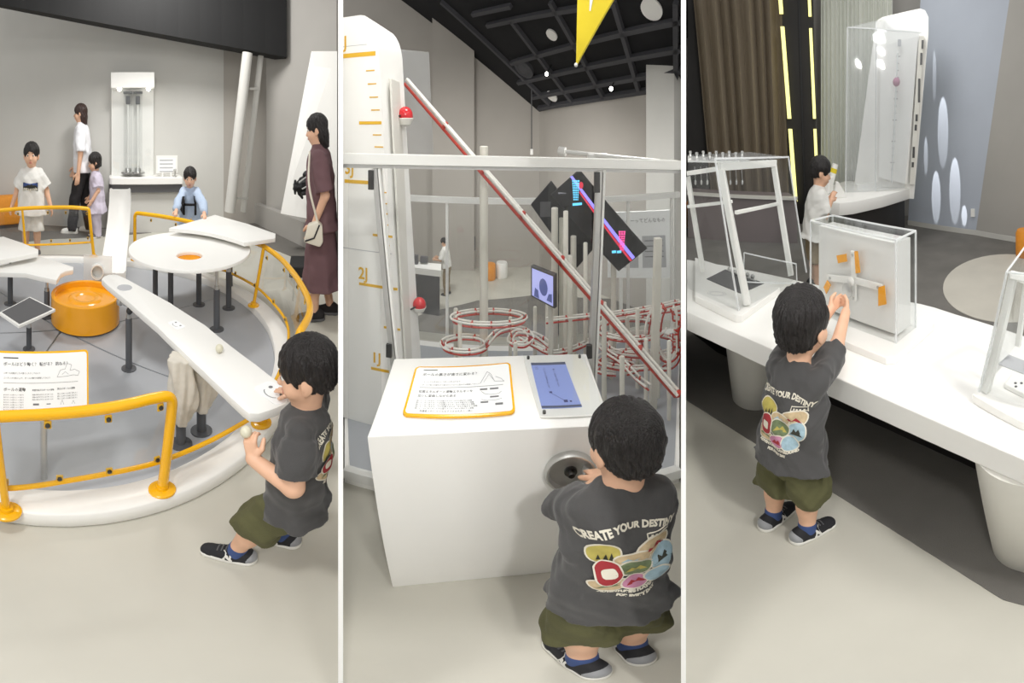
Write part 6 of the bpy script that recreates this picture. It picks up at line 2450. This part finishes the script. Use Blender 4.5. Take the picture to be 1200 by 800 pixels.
stick('frame_bar', at(862, 249, dfl), at(914, 238, dfr), 0.016)
cx_ = lambda px, py, d: at(px, py, d)
C_t, C_b = at(806, 207, dfl * 1.10), at(824, 318, dfl * 1.10)
stick('frame_post', C_b, C_t, 0.026)
stick('frame_bar', at(806, 242, dfl * 1.08), at(858, 236, dfl * 1.0), 0.014)
stick('frame_bar', at(806, 203, dfl * 1.08), at(846, 197, dfl), 0.02)
# clear walls
w1 = [at(838, 186, dfl * 0.97), at(924, 184, dfr * 1.05), at(945, 330, dfr * 1.05), at(866, 368, dfl * 0.97)]
w1[2].z = LZ; w1[3].z = LZ
obj('pane', add_hull8(B(), w1, [p + Vector((0.004, 0.004, 0)) for p in w1]), M['clear'], lc, smooth=0)
for i, j in ((1, 2), (0, 1), (3, 0)):
    obj('polished_edge', add_bar(B(), w1[i], w1[j], 0.008, 0.008, (1, 0.3, 0.1)), M['clear_edge'], lc, smooth=0)
w2 = [at(806, 189, dfl * 1.12), at(838, 186, dfl * 0.97), at(866, 368, dfl * 0.97), at(806, 345, dfl * 1.12)]
w2[2].z = LZ; w2[3].z = LZ
obj('pane', add_hull8(B(), w2, [p + Vector((0.004, 0.004, 0)) for p in w2]), M['clear'], lc, smooth=0)
ld = [at(806, 189, dfl * 1.12), at(838, 187, dfl * 0.97), at(924, 184, dfr * 1.05), at(880, 178, dfr * 1.25), at(806, 181.5, dfl * 1.45)]
obj('lid', add_hull8(B(), [p - Vector((0, 0, 0.006)) for p in ld], ld), M['clear_hazy'], lc, smooth=0)
wb = [at(806, 187, dfl * 1.16), at(866, 188, dfl * 1.12), at(882, 184, dfr * 1.08), at(806, 183, dfl * 1.32)]
obj('top_bar', add_hull8(B(), [p - Vector((0, 0, 0.012)) for p in wb], wb), M['white'], lc, smooth=0)
for k in range(9):
    for row in (0, 1):
        if (k + row) % 2 and row:
            pass
    p = at(809 + 7.6 * k, (185.5 if k % 2 else 183.5), dfl * (1.16 if k % 2 else 1.24))
    obj('stud', add_lathe(B(), p, [(0.010, -0.004), (0.010, 0.006), (0.007, 0.010), (0.007, 0.018), (0.010, 0.022), (0.009, 0.030), (0, 0.032)], 12), M['steel'], lc)
p = at(892, 185, dfr * 1.1)
obj('stud', add_sphere(B(), p, 0.008, 10), M['steel'], lc)
for k, px in enumerate((814, 821, 828, 855, 862, 869)):
    d = dfl * 1.10
    a, b = at(px, 195, d), at(px + 1, 212, d)
    obj('hook_thread', add_tube(B(), [a, b], 0.0015, 6), M['steel'], lc)
    obj('hook_weight', add_lathe(B(), b, [(0, 0.008), (0.006, 0.0), (0.006, -0.014), (0, -0.02)], 10), M['steel'], lc)
for px, py in ((855, 318), (861, 322), (876, 325), (882, 327)):
    c = fl(px, py, LZ + 0.003)
    hb = obj('steel_bob', add_sphere(B(), c + Vector((0, 0, 0.014)), 0.014, 14), M['steel'], lc)
obj('bob_rail', add_tube(B(), [fl(852, 316, LZ + 0.022), fl(886, 329, LZ + 0.022)], 0.004, 8), M['steel_soft'], lc)
# low clear guard in the case and etched outline on the base
g = [at(871, 330, dfl * 1.05), at(934, 332, dfr * 0.99), at(933, 309, dfr * 0.99), at(872, 296, dfl * 1.08)]
obj('low_guard', add_hull8(B(), g, [p + Vector((0.004, 0.003, 0)) for p in g]), M['clear'], lc, smooth=0)
for i in range(4):
    obj('polished_edge', add_bar(B(), g[i], g[(i + 1) % 4], 0.005, 0.005, (1, 0.3, 0.1)), M['clear_edge'], lc, smooth=0)
bm = B()
frb = Frame(fl(840, 344, LZ), (0.6, -0.8, 0), (0.8, 0.6, 0))
for s_ in (1.0, 0.75):
    add_line(bm, frb, oval(0, 0, 0.055 * s_, 0.03 * s_, 0.2, 16) + oval(0, 0, 0.055 * s_, 0.03 * s_, 0.2, 16)[:1], 0.0022, 0.0006)
obj('etched_outline', bm, M['ink_light'], lc, smooth=0)

# ---- case cut by the right edge
rc_ = thing('frame_case', 'clear case with thick white frame at the right end of the counter', 'display case', fl(1180, 455, BZ))
RZ2 = BZ + 0.03
bp = [fl(1139, 462, RZ2), fl(1150, 452, RZ2), fl(1178, 425, RZ2), fl(1215, 420, RZ2), fl(1225, 500, RZ2), fl(1200, 495, RZ2)]
slab(rc_, bp, BZ, RZ2)
ca, cb_ = fl(1147, 459, RZ2), fl(1235, 480, RZ2)
dca = ca.xy.length
ct_ = at(1180, 318, dca)
E1 = at(1183, 316, dca)
def st2(nm, p, q_, w, m='frame_white', h_=None):
    return obj(nm, add_bar(B(), p, q_, w, h_ or w, (0.3, 1, 0)), M[m], rc_, smooth=0, bevel=0.002)
st2('frame_post', at(1155, 458, dca), at(1188, 322, dca), 0.026)
st2('frame_post', at(1160, 452, dca * 1.07), at(1190, 330, dca * 1.07), 0.008, 'clear_edge')
st2('polished_edge', at(1147, 459, dca * 0.985), at(1180, 318, dca * 0.985), 0.008, 'clear_edge')
st2('frame_bar', at(1185, 322, dca), at(1225, 330, dca * 0.97), 0.024)
st2('polished_edge', at(1180, 318, dca * 0.985), at(1202, 288, dca * 1.12), 0.006, 'clear_edge')
st2('polished_edge', at(1180, 319, dca * 0.985), at(1225, 322, dca * 0.94), 0.006, 'clear_edge')
st2('frame_post', at(1193, 405, dca * 1.15), at(1203, 330, dca * 1.15), 0.02)
w3 = [at(1147, 459, dca * 0.98), at(1232, 482, dca * 0.90), at(1232, 325, dca * 0.90), at(1180, 318, dca * 0.98)]
obj('pane', add_hull8(B(), w3, [p + Vector((0.003, 0.003, 0)) for p in w3]), M['clear'], rc_, smooth=0)
w4 = [at(1147, 459, dca * 0.99), at(1190, 405, dca * 1.15), at(1203, 290, dca * 1.15), at(1180, 318, dca * 0.99)]
obj('pane', add_hull8(B(), w4, [p + Vector((0.004, 0.001, 0)) for p in w4]), M['clear'], rc_, smooth=0)
gp = [fl(1170, 427, RZ2), fl(1215, 444, RZ2), fl(1225, 432, RZ2), fl(1182, 416, RZ2)]
obj('grey_mat', add_prism(B(), gp, RZ2, RZ2 + 0.003), M['ink_light'], rc_, smooth=0)
pp2 = [fl(1177, 455, RZ2), fl(1215, 474, RZ2), fl(1222, 462, RZ2), fl(1186, 443, RZ2)]
obj('white_pad', add_prism(B(), pp2, RZ2, RZ2 + 0.018), M['white'], rc_, smooth=0, bevel=0.003)
for px, py in ((1190, 449), (1190.5, 453), (1197, 449)):
    obj('stud', add_lathe(B(), fl(px, py, RZ2 + 0.018), [(0.005, 0), (0.005, 0.002), (0, 0.002)], 10), M['grey_dark'], rc_)

rt = [at(1232, 482, dca * 0.90), at(1262, 430, dca * 1.02), at(1262, 300, dca * 1.02), at(1232, 325, dca * 0.90)]
obj('pane', add_hull8(B(), rt, [p + Vector((0.001, 0.004, 0)) for p in rt]), M['clear'], rc_, smooth=0)
st2('frame_post', at(1232, 482, dca * 0.92), at(1232, 330, dca * 0.92), 0.026)
st2('frame_bar', at(1203, 330, dca * 1.15), at(1188, 322, dca), 0.02)

# ---- tall wall exhibit of the right bay
TD = 5.6
tb = thing('lift_exhibit', 'tall white rounded exhibit with clear cover and tick scale', 'exhibit', atz(1040, TD, 0))
a, b = at(1088, 12, TD), at(1070, 232, TD)
# backing slab facing the viewer's left: front face from the scale board, right side edge with switches
bl0, bl1, bl2, bl3 = at(1071, 262, TD), at(990, 262, TD + 0.25), at(996, 30, TD + 0.25), at(1087, 9, TD)
o_ = [at(1071, 233, TD), at(1000, 226, TD + 0.3), at(1026, 30, TD + 0.25), at(1028, 24, TD + 0.25), at(1034, 20, TD + 0.2), at(1078, 10, TD), at(1084, 12, TD), at(1088, 20, TD), at(1088, 40, TD)]
bk_ = Vector((o_[0].x, o_[0].y, 0)).normalized() * 0.16
obj('backing', add_hull8(B(), o_, [p + bk_ for p in o_]), M['white'], tb, smooth=30)
fr_px = [(1067, 213), (1066, 40)]
sc_ = [at(1063, 216, TD - 0.05), at(1030, 208, TD + 0.05), at(1032, 55, TD + 0.05), at(1076, 42, TD - 0.05)]
obj('scale_board', add_hull8(B(), sc_, [p + bk_ * 0.3 for p in sc_]), M['white_satin'], tb, smooth=0)
sf = [at(1071, 216, TD - 0.06), at(1066, 216, TD - 0.06), at(1077, 42, TD - 0.06), at(1083, 42, TD - 0.06)]
sd_ = obj('side_strip', add_hull8(B(), sf, [p + bk_ * 0.4 for p in sf]), M['offwhite'], tb, smooth=0)
for px, y0, y1 in ((1081, 47, 57), (1079.5, 62, 76), (1077, 92, 120), (1074, 134, 142), (1073, 146, 153), (1070.5, 172, 185), (1069.5, 190, 196)):
    q = [at(px - 1.3, y1, TD - 0.07), at(px + 1.3, y1, TD - 0.07), at(px + 1.6, y0, TD - 0.07), at(px - 1.0, y0, TD - 0.07)]
    obj('slot', add_hull8(B(), q, [p + bk_ * 0.05 for p in q]), M['steel_dark'], sd_, smooth=0)
for k in range(17):
    y = 66 + k * 8.3
    w = 3 if k % 3 else 5
    px = 1052.5 - k * 0.45
    q = [at(px - w / 2, y + 0.5, TD - 0.075), at(px + w / 2, y + 0.5, TD - 0.075), at(px + w / 2, y - 0.5, TD - 0.075), at(px - w / 2, y - 0.5, TD - 0.075)]
    obj('tick_mark', add_hull8(B(), q, [p + bk_ * 0.02 for p in q]), M['ink'], tb, smooth=0)
obj('lift_rod', add_tube(B(), [at(1045, 214, TD - 0.12), at(1052, 62, TD - 0.12)], 0.012, 8), M['clear_edge'], tb)
obj('red_float', add_sphere(B(), at(1050.5, 96, TD - 0.12), 0.055, 16), M['p_pink'], tb)
q = [at(1052, 54, TD - 0.08), at(1056, 54, TD - 0.08), at(1056, 46, TD - 0.08), at(1052, 46, TD - 0.08)]
obj('label_tag', add_hull8(B(), q, [p + bk_ * 0.1 for p in q]), M['ink_light'], tb, smooth=0)
# clear cover in front
CD = TD - 0.55
cf = [at(990, 224, CD + 0.15), at(1062, 222, TD - 0.30), at(1075, 46, TD - 0.32), at(1046, 22, TD - 0.45), at(994, 33, CD + 0.12)]
cv = [at(992, 226, CD + 0.15), at(1028, 218, CD), at(1028, 45, CD), at(994, 35, CD + 0.15)]
obj('cover_pane', add_hull8(B(), [at(991, 227, CD + 0.2), at(1060, 220, CD + 0.35), at(1078, 38, CD + 0.35), at(993, 32, CD + 0.2)], [p + bk_ * 0.05 for p in [at(991, 227, CD + 0.2), at(1060, 220, CD + 0.35), at(1078, 38, CD + 0.35), at(993, 32, CD + 0.2)]]), M['clear_hazy'], tb, smooth=0)
tl = [at(993, 32, CD + 0.2), at(1046, 20, CD + 0.9), at(1080, 38, CD + 0.45)]
obj('cover_lid', add_hull8(B(), tl, [p - Vector((0, 0, 0.012)) for p in tl]), M['clear_hazy'], tb, smooth=0)
for p_, q_ in (((993, 32, CD + 0.2), (991, 227, CD + 0.2)), ((1027, 26, CD + 0.3), (1026, 226, CD + 0.3)), ((993, 32, CD + 0.2), (1078, 38, CD + 0.35))):
    obj('polished_edge', add_bar(B(), at(*p_), at(*q_), 0.014, 0.014, (1, 0.3, 0.1)), M['clear_edge'], tb, smooth=0)
# counter with rounded end and dark base
sh_top = 0.0
SZ3 = at(1000, 236, 4.6).z
cpx = [(967, 235), (972, 240), (984, 241.5), (1000, 240), (1035, 233), (1068, 224), (1068, 218), (990, 216), (972, 222), (966, 228)]
cpp = [fl(x, y - 4, SZ3) for x, y in cpx]
ct3 = thing('exhibit_counter', 'white round-ended counter with dark base under the tall exhibit', 'counter', Vector((cpp[3].x, cpp[3].y, 0)))
obj('top', add_hull8(B(), [p - Vector((0, 0, 0.13)) for p in cpp], cpp), M['white'], ct3, smooth=30, bevel=0.01)
cc3 = sum(cpp, Vector()) / len(cpp)
ib3 = [cc3 + (p - cc3) * 0.86 for p in cpp]
obj('base', add_hull8(B(), [Vector((p.x, p.y, 0)) for p in ib3], [p - Vector((0, 0, 0.13)) for p in ib3]), M['dark_wood'], ct3, smooth=30)
obj('low_ledge', add_bar(B(), fl(1003, 222, SZ3) + Vector((0, 0, 0.03)), fl(1062, 214, SZ3) + Vector((0, 0, 0.03)), 0.10, 0.06), M['white'], ct3, smooth=0)
tag(obj('knob_ball', add_sphere(B(), fl(1066, 216, SZ3) + Vector((0, 0, 0.06)), 0.055, 14), M['pennant']), 'small yellow ball at the foot of the tall exhibit', 'ball')
# device the child handles: wedge stand and a tilted launcher
dv_ = thing('launcher', 'small white launcher with yellow band on the round-ended counter', 'device', fl(975, 226, SZ3))
a, b = fl(971, 224, SZ3), at(979, 192, fl(971, 224, SZ3).xy.length)
obj('barrel', add_tube(B(), [lerp(a, b, 0.25), b], 0.045, 16), M['white'], dv_)
obj('yellow_band', add_tube(B(), [lerp(a, b, 0.68), lerp(a, b, 0.84)], 0.047, 16), M['pennant'], dv_)
c = fl(968, 226, SZ3)
obj('stand', add_box(B(), c + Vector((0, 0, 0.09)), (0.20, 0.16, 0.18), 0.4), M['white'], dv_, smooth=0, bevel=0.02)
w_ = [fl(977, 233, SZ3), fl(993, 231, SZ3), fl(990, 226, SZ3), fl(978, 227, SZ3)]
hw = [at(980, 213, w_[0].xy.length), at(983, 213, w_[0].xy.length)]
wg = obj('wedge_block', add_hull8(B(), w_, [hw[0], hw[1], hw[1] + Vector((0.03, 0.05, 0)), hw[0] + Vector((0.03, 0.05, 0))]), M['white'], None, smooth=0, bevel=0.008)
tag(wg, 'white wedge block beside the launcher on the counter', 'block')

# ---- curtains, black opening with lit yellow strips
def curtain(label, x0, x1, d0, d1, m, folds, amp, z1=4.0, lean0=0, lean1=0, name='curtain'):
    n = folds * 6
    bot, topv = [], []
    for i in range(n + 1):
        t = i / n
        dd = lerp(d0, d1, t) + amp * math.sin(2 * PI * folds * t + 0.7 * math.sin(t * 17))
        bot.append(atz(lerp(x0 + lean0, x1 + lean1, t), dd, 0.03))
        topv.append(atz(lerp(x0 - lean0, x1 - lean1, t), dd * 1.0, z1))
    bm = B()
    vb = [bm.verts.new(p) for p in bot]
    vt = [bm.verts.new(p) for p in topv]
    off = [Vector((p.x, p.y, 0)).normalized() * 0.02 for p in bot]
    vb2 = [bm.verts.new(p + o) for p, o in zip(bot, off)]
    vt2 = [bm.verts.new(p + o) for p, o in zip(topv, off)]
    for i in range(n):
        bm.faces.new([vb[i], vb[i + 1], vt[i + 1], vt[i]])
        bm.faces.new([vt2[i], vt2[i + 1], vb2[i + 1], vb2[i]])
        bm.faces.new([vt[i], vt[i + 1], vt2[i + 1], vt2[i]])
        bm.faces.new([vb2[i], vb2[i + 1], vb[i + 1], vb[i]])
    bm.faces.new([vb[0], vt[0], vt2[0], vb2[0]])
    bm.faces.new([vb[n], vb2[n], vt2[n], vt[n]])
    return tag(obj(name, bm, M[m], smooth=70), label, 'curtain')


curtain('heavy brown grey curtain left of the black opening', 822, 922, 7.0, 6.9, 'curtain_dark', 8, 0.09, lean0=14, lean1=4)
curtain('pale sheer curtain between black opening and tall exhibit', 962, 1046, 6.9, 6.7, 'curtain_light', 18, 0.035)
bm = B()
q = [atz(806, 7.3, 0), atz(850, 7.3, 0)]
bm = add_hull8(B(), [atz(806, 7.2, 0), atz(846, 7.2, 0), atz(846, 7.25, 0), atz(806, 7.25, 0)], [atz(806, 7.2, 4), atz(816, 7.2, 4), atz(816, 7.25, 4), atz(806, 7.25, 4)])
struct('wall_dark', bm, M['dark_wood'], smooth=0)
op = thing('dark_screen_panel', 'black upright panel with lit yellow slots along both edges', 'panel', atz(940, 6.75, 0))
q = [atz(927, 6.8, 0.0), atz(958, 6.75, 0.0)]
pt_ = [atz(913, 6.8, 4.0), atz(952, 6.75, 4.0)]
rad = Vector((q[0].x, q[0].y, 0)).normalized() * 0.08
obj('panel', add_hull8(B(), [q[0], q[1], q[1] + rad, q[0] + rad], [pt_[0], pt_[1], pt_[1] + rad, pt_[0] + rad]), M['dark_wood'], op, smooth=0)
obj('joint', add_bar(B(), lerp(q[0], q[1], 0.55) - rad * 0.1, lerp(pt_[0], pt_[1], 0.55) - rad * 0.1, 0.03, 0.02, rad), M['black'], op, smooth=0)
for (x0, x1, ys) in ((914.5, 932, ((-40, 16), (31, 139), (151, 236))), (948.5, 958.5, ((-40, 19), (33, 139), (151, 205)))):
    for ya, yb in ys:
        f = lambda y: lerp(x0, x1, (y - 0) / 230.0)
        w = 2.3 if x0 < 930 else 1.7
        qq = [at(f(yb) - w, yb, 6.70), at(f(yb) + w, yb, 6.70), at(f(ya) + w, ya, 6.70), at(f(ya) - w, ya, 6.70)]
        obj('lit_slot', add_hull8(B(), qq, [p + rad * 0.4 for p in qq]), M['strip_on'], op, smooth=0)
# mauve counter and orange stool seen through the clear case
q = [fl(806, 285, 0), fl(932, 282, 0)]
a, b = atz(806, 5.9, 0), atz(934, 5.6, 0)
mc = thing('mauve_counter', 'long low mauve grey counter behind the large clear case', 'counter', (a + b) / 2)
ou = Vector((a.x, a.y, 0)).normalized() * 0.5
za, zb = at(806, 226, 5.9).z, at(934, 232, 5.6).z
obj('front', add_hull8(B(), [a, b, b + ou, a + ou], [a + Vector((0, 0, za)), b + Vector((0, 0, zb)), b + ou + Vector((0, 0, zb)), a + ou + Vector((0, 0, za))]), M['mauve'], mc, smooth=0)
obj('top_edge', add_bar(B(), a + Vector((0, 0, za)) - ou * 0.05, b + Vector((0, 0, zb)) - ou * 0.05, 0.08, 0.035), M['offwhite'], mc, smooth=0)
c = fl(818, 266, 0)
tag(obj('stool', add_lathe(B(), c, [(0.20, 0), (0.225, 0.03), (0.225, 0.33), (0.20, 0.37), (0, 0.375)], 28), M['orange_soft']), 'round orange stool seen through the large clear case', 'stool')
# peach end of a seat at the right edge
c = fl(1203, 300, 0)
tag(obj('stool', add_lathe(B(), c, [(0.13, 0), (0.15, 0.03), (0.15, 0.26), (0.13, 0.30), (0, 0.30)], 24), M['orange_soft']), 'peach stool just showing at the right edge beyond the floor oval', 'stool')
# wall socket
p = onl(1140, 249, W0, W1) * 0.997
tag(obj('wall_socket', add_box(B(), p, (0.07, 0.02, 0.11), -yaw(1140)), M['white'], smooth=0, bevel=0.005), 'small white wall socket near the panel foot', 'socket')
# the slim patches on the pale panel imitate sun through slits, by added spots

# ================================================================ people
# ---- the boy at the long plank
k1 = atz(347, 1.06, 0)
B1 = -112
TEE = dict(mat='tee_dark', hem=0.355, width=0.84, depth=0.86, sleeve=0.78, slr=(0.053, 0.066), flare=0.05, wave=0.045, crease=1.7)
SHOE = ('shoe', 'rubber', 'shoe')
P1 = person('boy in washed black printed tee and olive shorts reaching over the long plank', k1, B1, 0.915,
            lean=-0.03, head=(-4, -12, 0), arms={'R': dict(world=fl(345, 461, PLZ + 0.035), hint=(0.6, -0.4, -0.8), wdir=True, dir=fl(322, 453, PLZ + 0.02) - fl(345, 461, PLZ + 0.035), palm=(0, 0, -1), thumb=(-1, 0, 0), curl=(0.1, 0.08, 0.08, 0.12), spread=0.2),
                                              'L': dict(wrist=(-0.118, 0.105, 0.625), hint=(-0.5, -0.3, -1), dir=(0.30, 0.25, 0.9), palm=(0.9, -0.2, -0.2), thumb=(0, -0.6, 0.6), curl=(0.75, 0.8, 0.85, 0.9), tc=0.6)},
            feet={'L': dict(at=(-0.03, 0.19), turn=-4), 'R': dict(at=(0.10, 0.07), turn=6)}, top=dict(TEE), shoe=SHOE, res=0.0036, headscale=0.95)
lw = parent_world(P1['root']) @ (P1['arm']['L'][2] + Vector((0.026, 0.028, 0.066)))
tag(obj('ball', add_sphere(B(), lw, 0.0175, 18), M['ball']), "cream ball held against the boy's chest beside the plank", 'ball')
back_print(P1, 0.60, 0.78)
# ---- the boy turning the wheel
k2 = atz(714, 0.685, 0)
B2 = 0
P2 = person('boy in black printed tee turning the silver wheel of the console', k2, B2, 0.915,
            lean=0.04, shift=(0.034, 0), head=(-20, -12, 4), arms={'L': dict(world=kp + Vector((0.025, -0.085, 0.018)), hint=(-0.9, -0.2, -0.5), wdir=True, dir=Vector((-0.22, 0.95, -0.12)), palm=(-0.3, 0.2, -1), thumb=(-1, 0, 0), curl=(0.7, 0.75, 0.8, 0.85)),
                                                'R': dict(wrist=(0.072, 0.17, 0.50), hint=(-0.3, -1, -0.5))},
            feet={'L': dict(at=(-0.062, -0.03), turn=-26), 'R': dict(at=(0.050, 0.0), turn=-6)}, top=dict(TEE, width=0.82, hem=0.375), bottom=dict(hem=0.225), shoe=SHOE, res=0.0036, headscale=0.93)
back_print(P2, 0.612, 0.80)
# ---- the boy at the cross wheel
k3 = atz(926, 1.225, 0)
B3 = 76
P3 = person('boy in black printed tee reaching with both hands to the cross wheel', k3, B3, 0.93,
            lean=0.05, bend=0.0, head=(4, -8, 0), arms={'L': dict(world=at(974, 362, 1.58), hint=(-0.5, 0, -0.9), wdir=True, dir=bpt(993, 340, 0.05) - at(974, 362, 1.58), palm=(0.2, -0.3, 0.2), thumb=(0, 0, 1), curl=(0.5, 0.6, 0.65, 0.7)),
                                                         'R': dict(world=at(991, 366, 1.56), hint=(0.5, 0, -0.9), wdir=True, dir=bpt(995, 338, 0.05) - at(991, 366, 1.56), palm=(-0.5, 0.3, 0.1), thumb=(0, 0, 1), curl=(0.5, 0.6, 0.65, 0.7))},
            feet={'L': dict(at=(-0.075, 0.0), turn=6), 'R': dict(at=(0.07, 0.0), turn=24)}, top=dict(TEE, width=0.86, hem=0.39), shoe=SHOE, res=0.0036, headscale=1.14)
back_print(P3, 0.60, 0.84)

# ---- visitors behind the ring
PA = person('child in white printed tee and pale shorts behind the far yellow rail', fl(37, 299), 112, 1.26, lean=0.0, head=(0, -4, 0),
            arms={'L': dict(wrist=(-0.21, 0.03, 0.45)), 'R': dict(wrist=(0.21, 0.03, 0.45))}, top=dict(mat='tee_white', hem=0.37), bottom=dict(mat='tee_white', kind='shorts', hem=0.23), shoe=('grey_dark', 'rubber'), res=0.008)
tr = tree_of(PA['shirt'])
frp = Frame((0, 0.4, 0.62 * 1.26), (-1, 0, 0), (0, 0, 1))
for nm, m, pts, off in (('printed_panel', 'p_dark', [(-0.10, -0.045), (0.10, -0.045), (0.10, 0.045), (-0.10, 0.045)], 0.004), ('printed_sky', 'scr_photo_dark', [(-0.095, 0.0), (0.095, 0.0), (0.095, 0.04), (-0.095, 0.04)], 0.007), ('printed_peaks', 'p_dark', [(-0.06, 0.0), (0.09, 0.0), (0.06, 0.018), (0.035, 0.01), (0.015, 0.033), (-0.01, 0.012), (-0.03, 0.022)], 0.009)):
    bm = add_blob(B(), frp, pts, 4)
    drape(bm, tr, frp, off)
    PA['put'](nm, bm_me(bm), m if m != 'scr_photo_dark' else 'p_violet' if 'p_violet' in M else 'sock', PA['shirt'])
bm = add_text(B(), frp, 0, -0.034, 'patagonia', 0.04, 'CENTER', fit=None)
me_s = max(v.co.x for v in bm.verts)
bm.free()
bm = add_text(B(), frp, 0, -0.036, 'patagonia', 0.038, 'CENTER', fit=0.18, bold=0.0008)
bmesh.ops.triangulate(bm, faces=bm.faces)
drape(bm, tr, frp, 0.012)
PA['put']('lettering', bm_me(bm, False), 'print_cream', PA['shirt'])

PB = person('woman with long brown hair in white blouse and black trousers walking past', fl(97, 272.5), -148, 1.72, 'adult', 'woman', lean=0.01, head=(0, -6, 0), hair='long', hair_mat='hair_brown',
            arms={'R': dict(wrist=(0.15, 0.10, 0.50), hint=(0.4, -1, 0)), 'L': dict(wrist=(-0.15, 0.02, 0.48), hint=(-0.4, -1, 0))}, top=dict(mat='blouse', hem=0.48, sleeve=0.95, slr=(0.056, 0.062), wave=0.02, flare=0.0),
            bottom=dict(mat='trouser_black', kind='trousers'), feet={'L': dict(at=(-0.05, 0.10)), 'R': dict(at=(0.05, -0.06))}, shoe=('tee_white', 'rubber'), res=0.009)
PC = person('small child in lilac tunic walking beside the woman in white', fl(114, 277), -165, 1.10, lean=0.02, head=(0, -16, 0), hair='bob', arms={'L': dict(wrist=(-0.13, 0.10, 0.45)), 'R': dict(wrist=(0.13, 0.10, 0.45))},
            top=dict(mat='lilac', hem=0.30, wave=0.06, flare=0.10), bottom=dict(mat='lilac', kind='trousers'), shoe=('grey_dark', 'rubber'), res=0.008)
dbl = 4.98
PD = person('child in pale blue shirt with dark backpack straps behind the far rail', atz(223, dbl, 0), 134, 1.0, lean=0.03, head=(0, -14, 0),
            arms={'L': dict(world=ringpt(237, 255) + Vector((-0.02, 0.05, 0.02)), hint=(-1, -0.3, -0.6), palm=(0, 0.2, -1)), 'R': dict(world=ringpt(203, 251) + Vector((-0.02, 0.06, 0.02)), hint=(1, -0.3, -0.6), palm=(0, 0.2, -1))},
            top=dict(mat='blue_shirt', hem=0.38, sleeve=1.75, slr=(0.058, 0.050)), bottom=dict(mat='trouser_black', kind='shorts'), res=0.0075)
trd = tree_of(PD['shirt'])
frd = Frame((0, 0.4, 0.62), (-1, 0, 0), (0, 0, 1))
bp_ = thing('backpack', 'dark backpack with chest straps worn by the child in pale blue', 'backpack', PD['root'].location)
bp_.rotation_euler = PD['root'].rotation_euler
for x in (-0.075, 0.075):
    bm = add_blob(B(), frd, [(x - 0.014, -0.13), (x + 0.014, -0.13), (x + 0.014, 0.0), (x + 0.012, 0.085), (x - 0.012, 0.085), (x - 0.014, 0.0)], 3)
    drape(bm, trd, frd, 0.006)
    o = link('strap', bm_me(bm), M['trouser_black'])
    o.parent = bp_
bm = add_blob(B(), frd, [(-0.07, -0.03), (0.07, -0.03), (0.07, -0.005), (-0.07, -0.005)], 3)
drape(bm, trd, frd, 0.008)
o = link('chest_strap', bm_me(bm), M['trouser_black'])
o.parent = bp_
o = link('pack', bm_me(add_hull8(B(), [(-0.1, -0.22, 0.42), (0.1, -0.22, 0.42), (0.1, -0.12, 0.42), (-0.1, -0.12, 0.42)], [(-0.09, -0.20, 0.70), (0.09, -0.20, 0.70), (0.09, -0.12, 0.70), (-0.09, -0.12, 0.70)])), M['trouser_black'])
o.parent = bp_

PE = person('woman in long maroon skirt walking past the black engine', fl(377, 371), -118, 1.50, 'adult', 'woman', lean=0.015, head=(0, -12, 0), hair='long',
            arms={'L': dict(wrist=(-0.125, 0.04, 0.50), hint=(-0.4, -1, -0.3)), 'R': dict(wrist=(0.125, 0.04, 0.50), hint=(0.4, -1, 0))},
            top=dict(mat='maroon', hem=0.46, sleeve=0.9, slr=(0.058, 0.066), skirt=(0.60, 0.17, 0.17), name='dress'), bottom=dict(kind='none'),
            feet={'L': dict(at=(-0.045, 0.04)), 'R': dict(at=(0.045, -0.05))}, shoe=('trouser_black', 'grey_dark'), res=0.008)
bgc = at(368, 273, 3.05)
bg = thing('handbag', "cream handbag with dark trim hanging at the maroon-skirted woman's side", 'handbag', bgc)
rr3 = Vector((math.cos(yaw(368)), -math.sin(yaw(368)), 0))
frb2 = Frame(bgc, rr3, (0, 0, 1))
obj('bag_body', add_plate(B(), frb2, [(-0.085, -0.06), (0.05, -0.095), (0.075, -0.06), (0.07, 0.05), (0.03, 0.08), (-0.05, 0.055)], -0.07, 0.02), M['bag'], bg, smooth=30, bevel=0.012)
obj('trim', add_tube(B(), [frb2(x, y, 0.024) for x, y in ((-0.075, -0.05), (0.0, -0.03), (0.045, 0.06))], 0.006, 8), M['trouser_black'], bg)
sp_w = PE['root'].matrix_basis
sh_w = parent_world(PE['root']) @ Vector((-0.06, 0.09, 1.24))
obj('strap', add_tube(B(), spline([frb2(0.03, 0.07, -0.02), lerp(frb2(0.03, 0.07, -0.02), sh_w, 0.5) + Vector((0.02, -0.12, 0.02)), sh_w + Vector((0.02, -0.06, 0.0))], 6), 0.009, 8), M['bag'], bg)

# ---- child at the tall exhibit in the right bay
PF = person('child in white tee and khaki shorts handling the launcher on the counter', atz(955, 3.95, 0), 122, 1.17, lean=0.03, head=(8, -16, 0),
            arms={'L': dict(world=at(972, 233, 4.05), hint=(-0.3, -0.4, -1)), 'R': dict(world=at(974, 235, 3.95), hint=(0.4, -0.6, -1))}, top=dict(mat='tee_white', hem=0.40, width=1.0), bottom=dict(mat='trouser_khaki', kind='shorts'), res=0.008)
# ---- visitor down in the hall
PG = person('visitor in pale shirt and khaki trousers leaning over the hall counter', fl(524, 345, LOW), -78, 1.42, 'adult', 'person', lean=0.05, head=(0, -30, 0),
            arms={'L': dict(wrist=(-0.08, 0.24, 0.62)), 'R': dict(wrist=(0.08, 0.24, 0.62))}, top=dict(mat='tee_white', hem=0.50, sleeve=0.9), bottom=dict(mat='trouser_khaki', kind='trousers'), shoe=('shoe', 'grey_dark'), res=0.010)
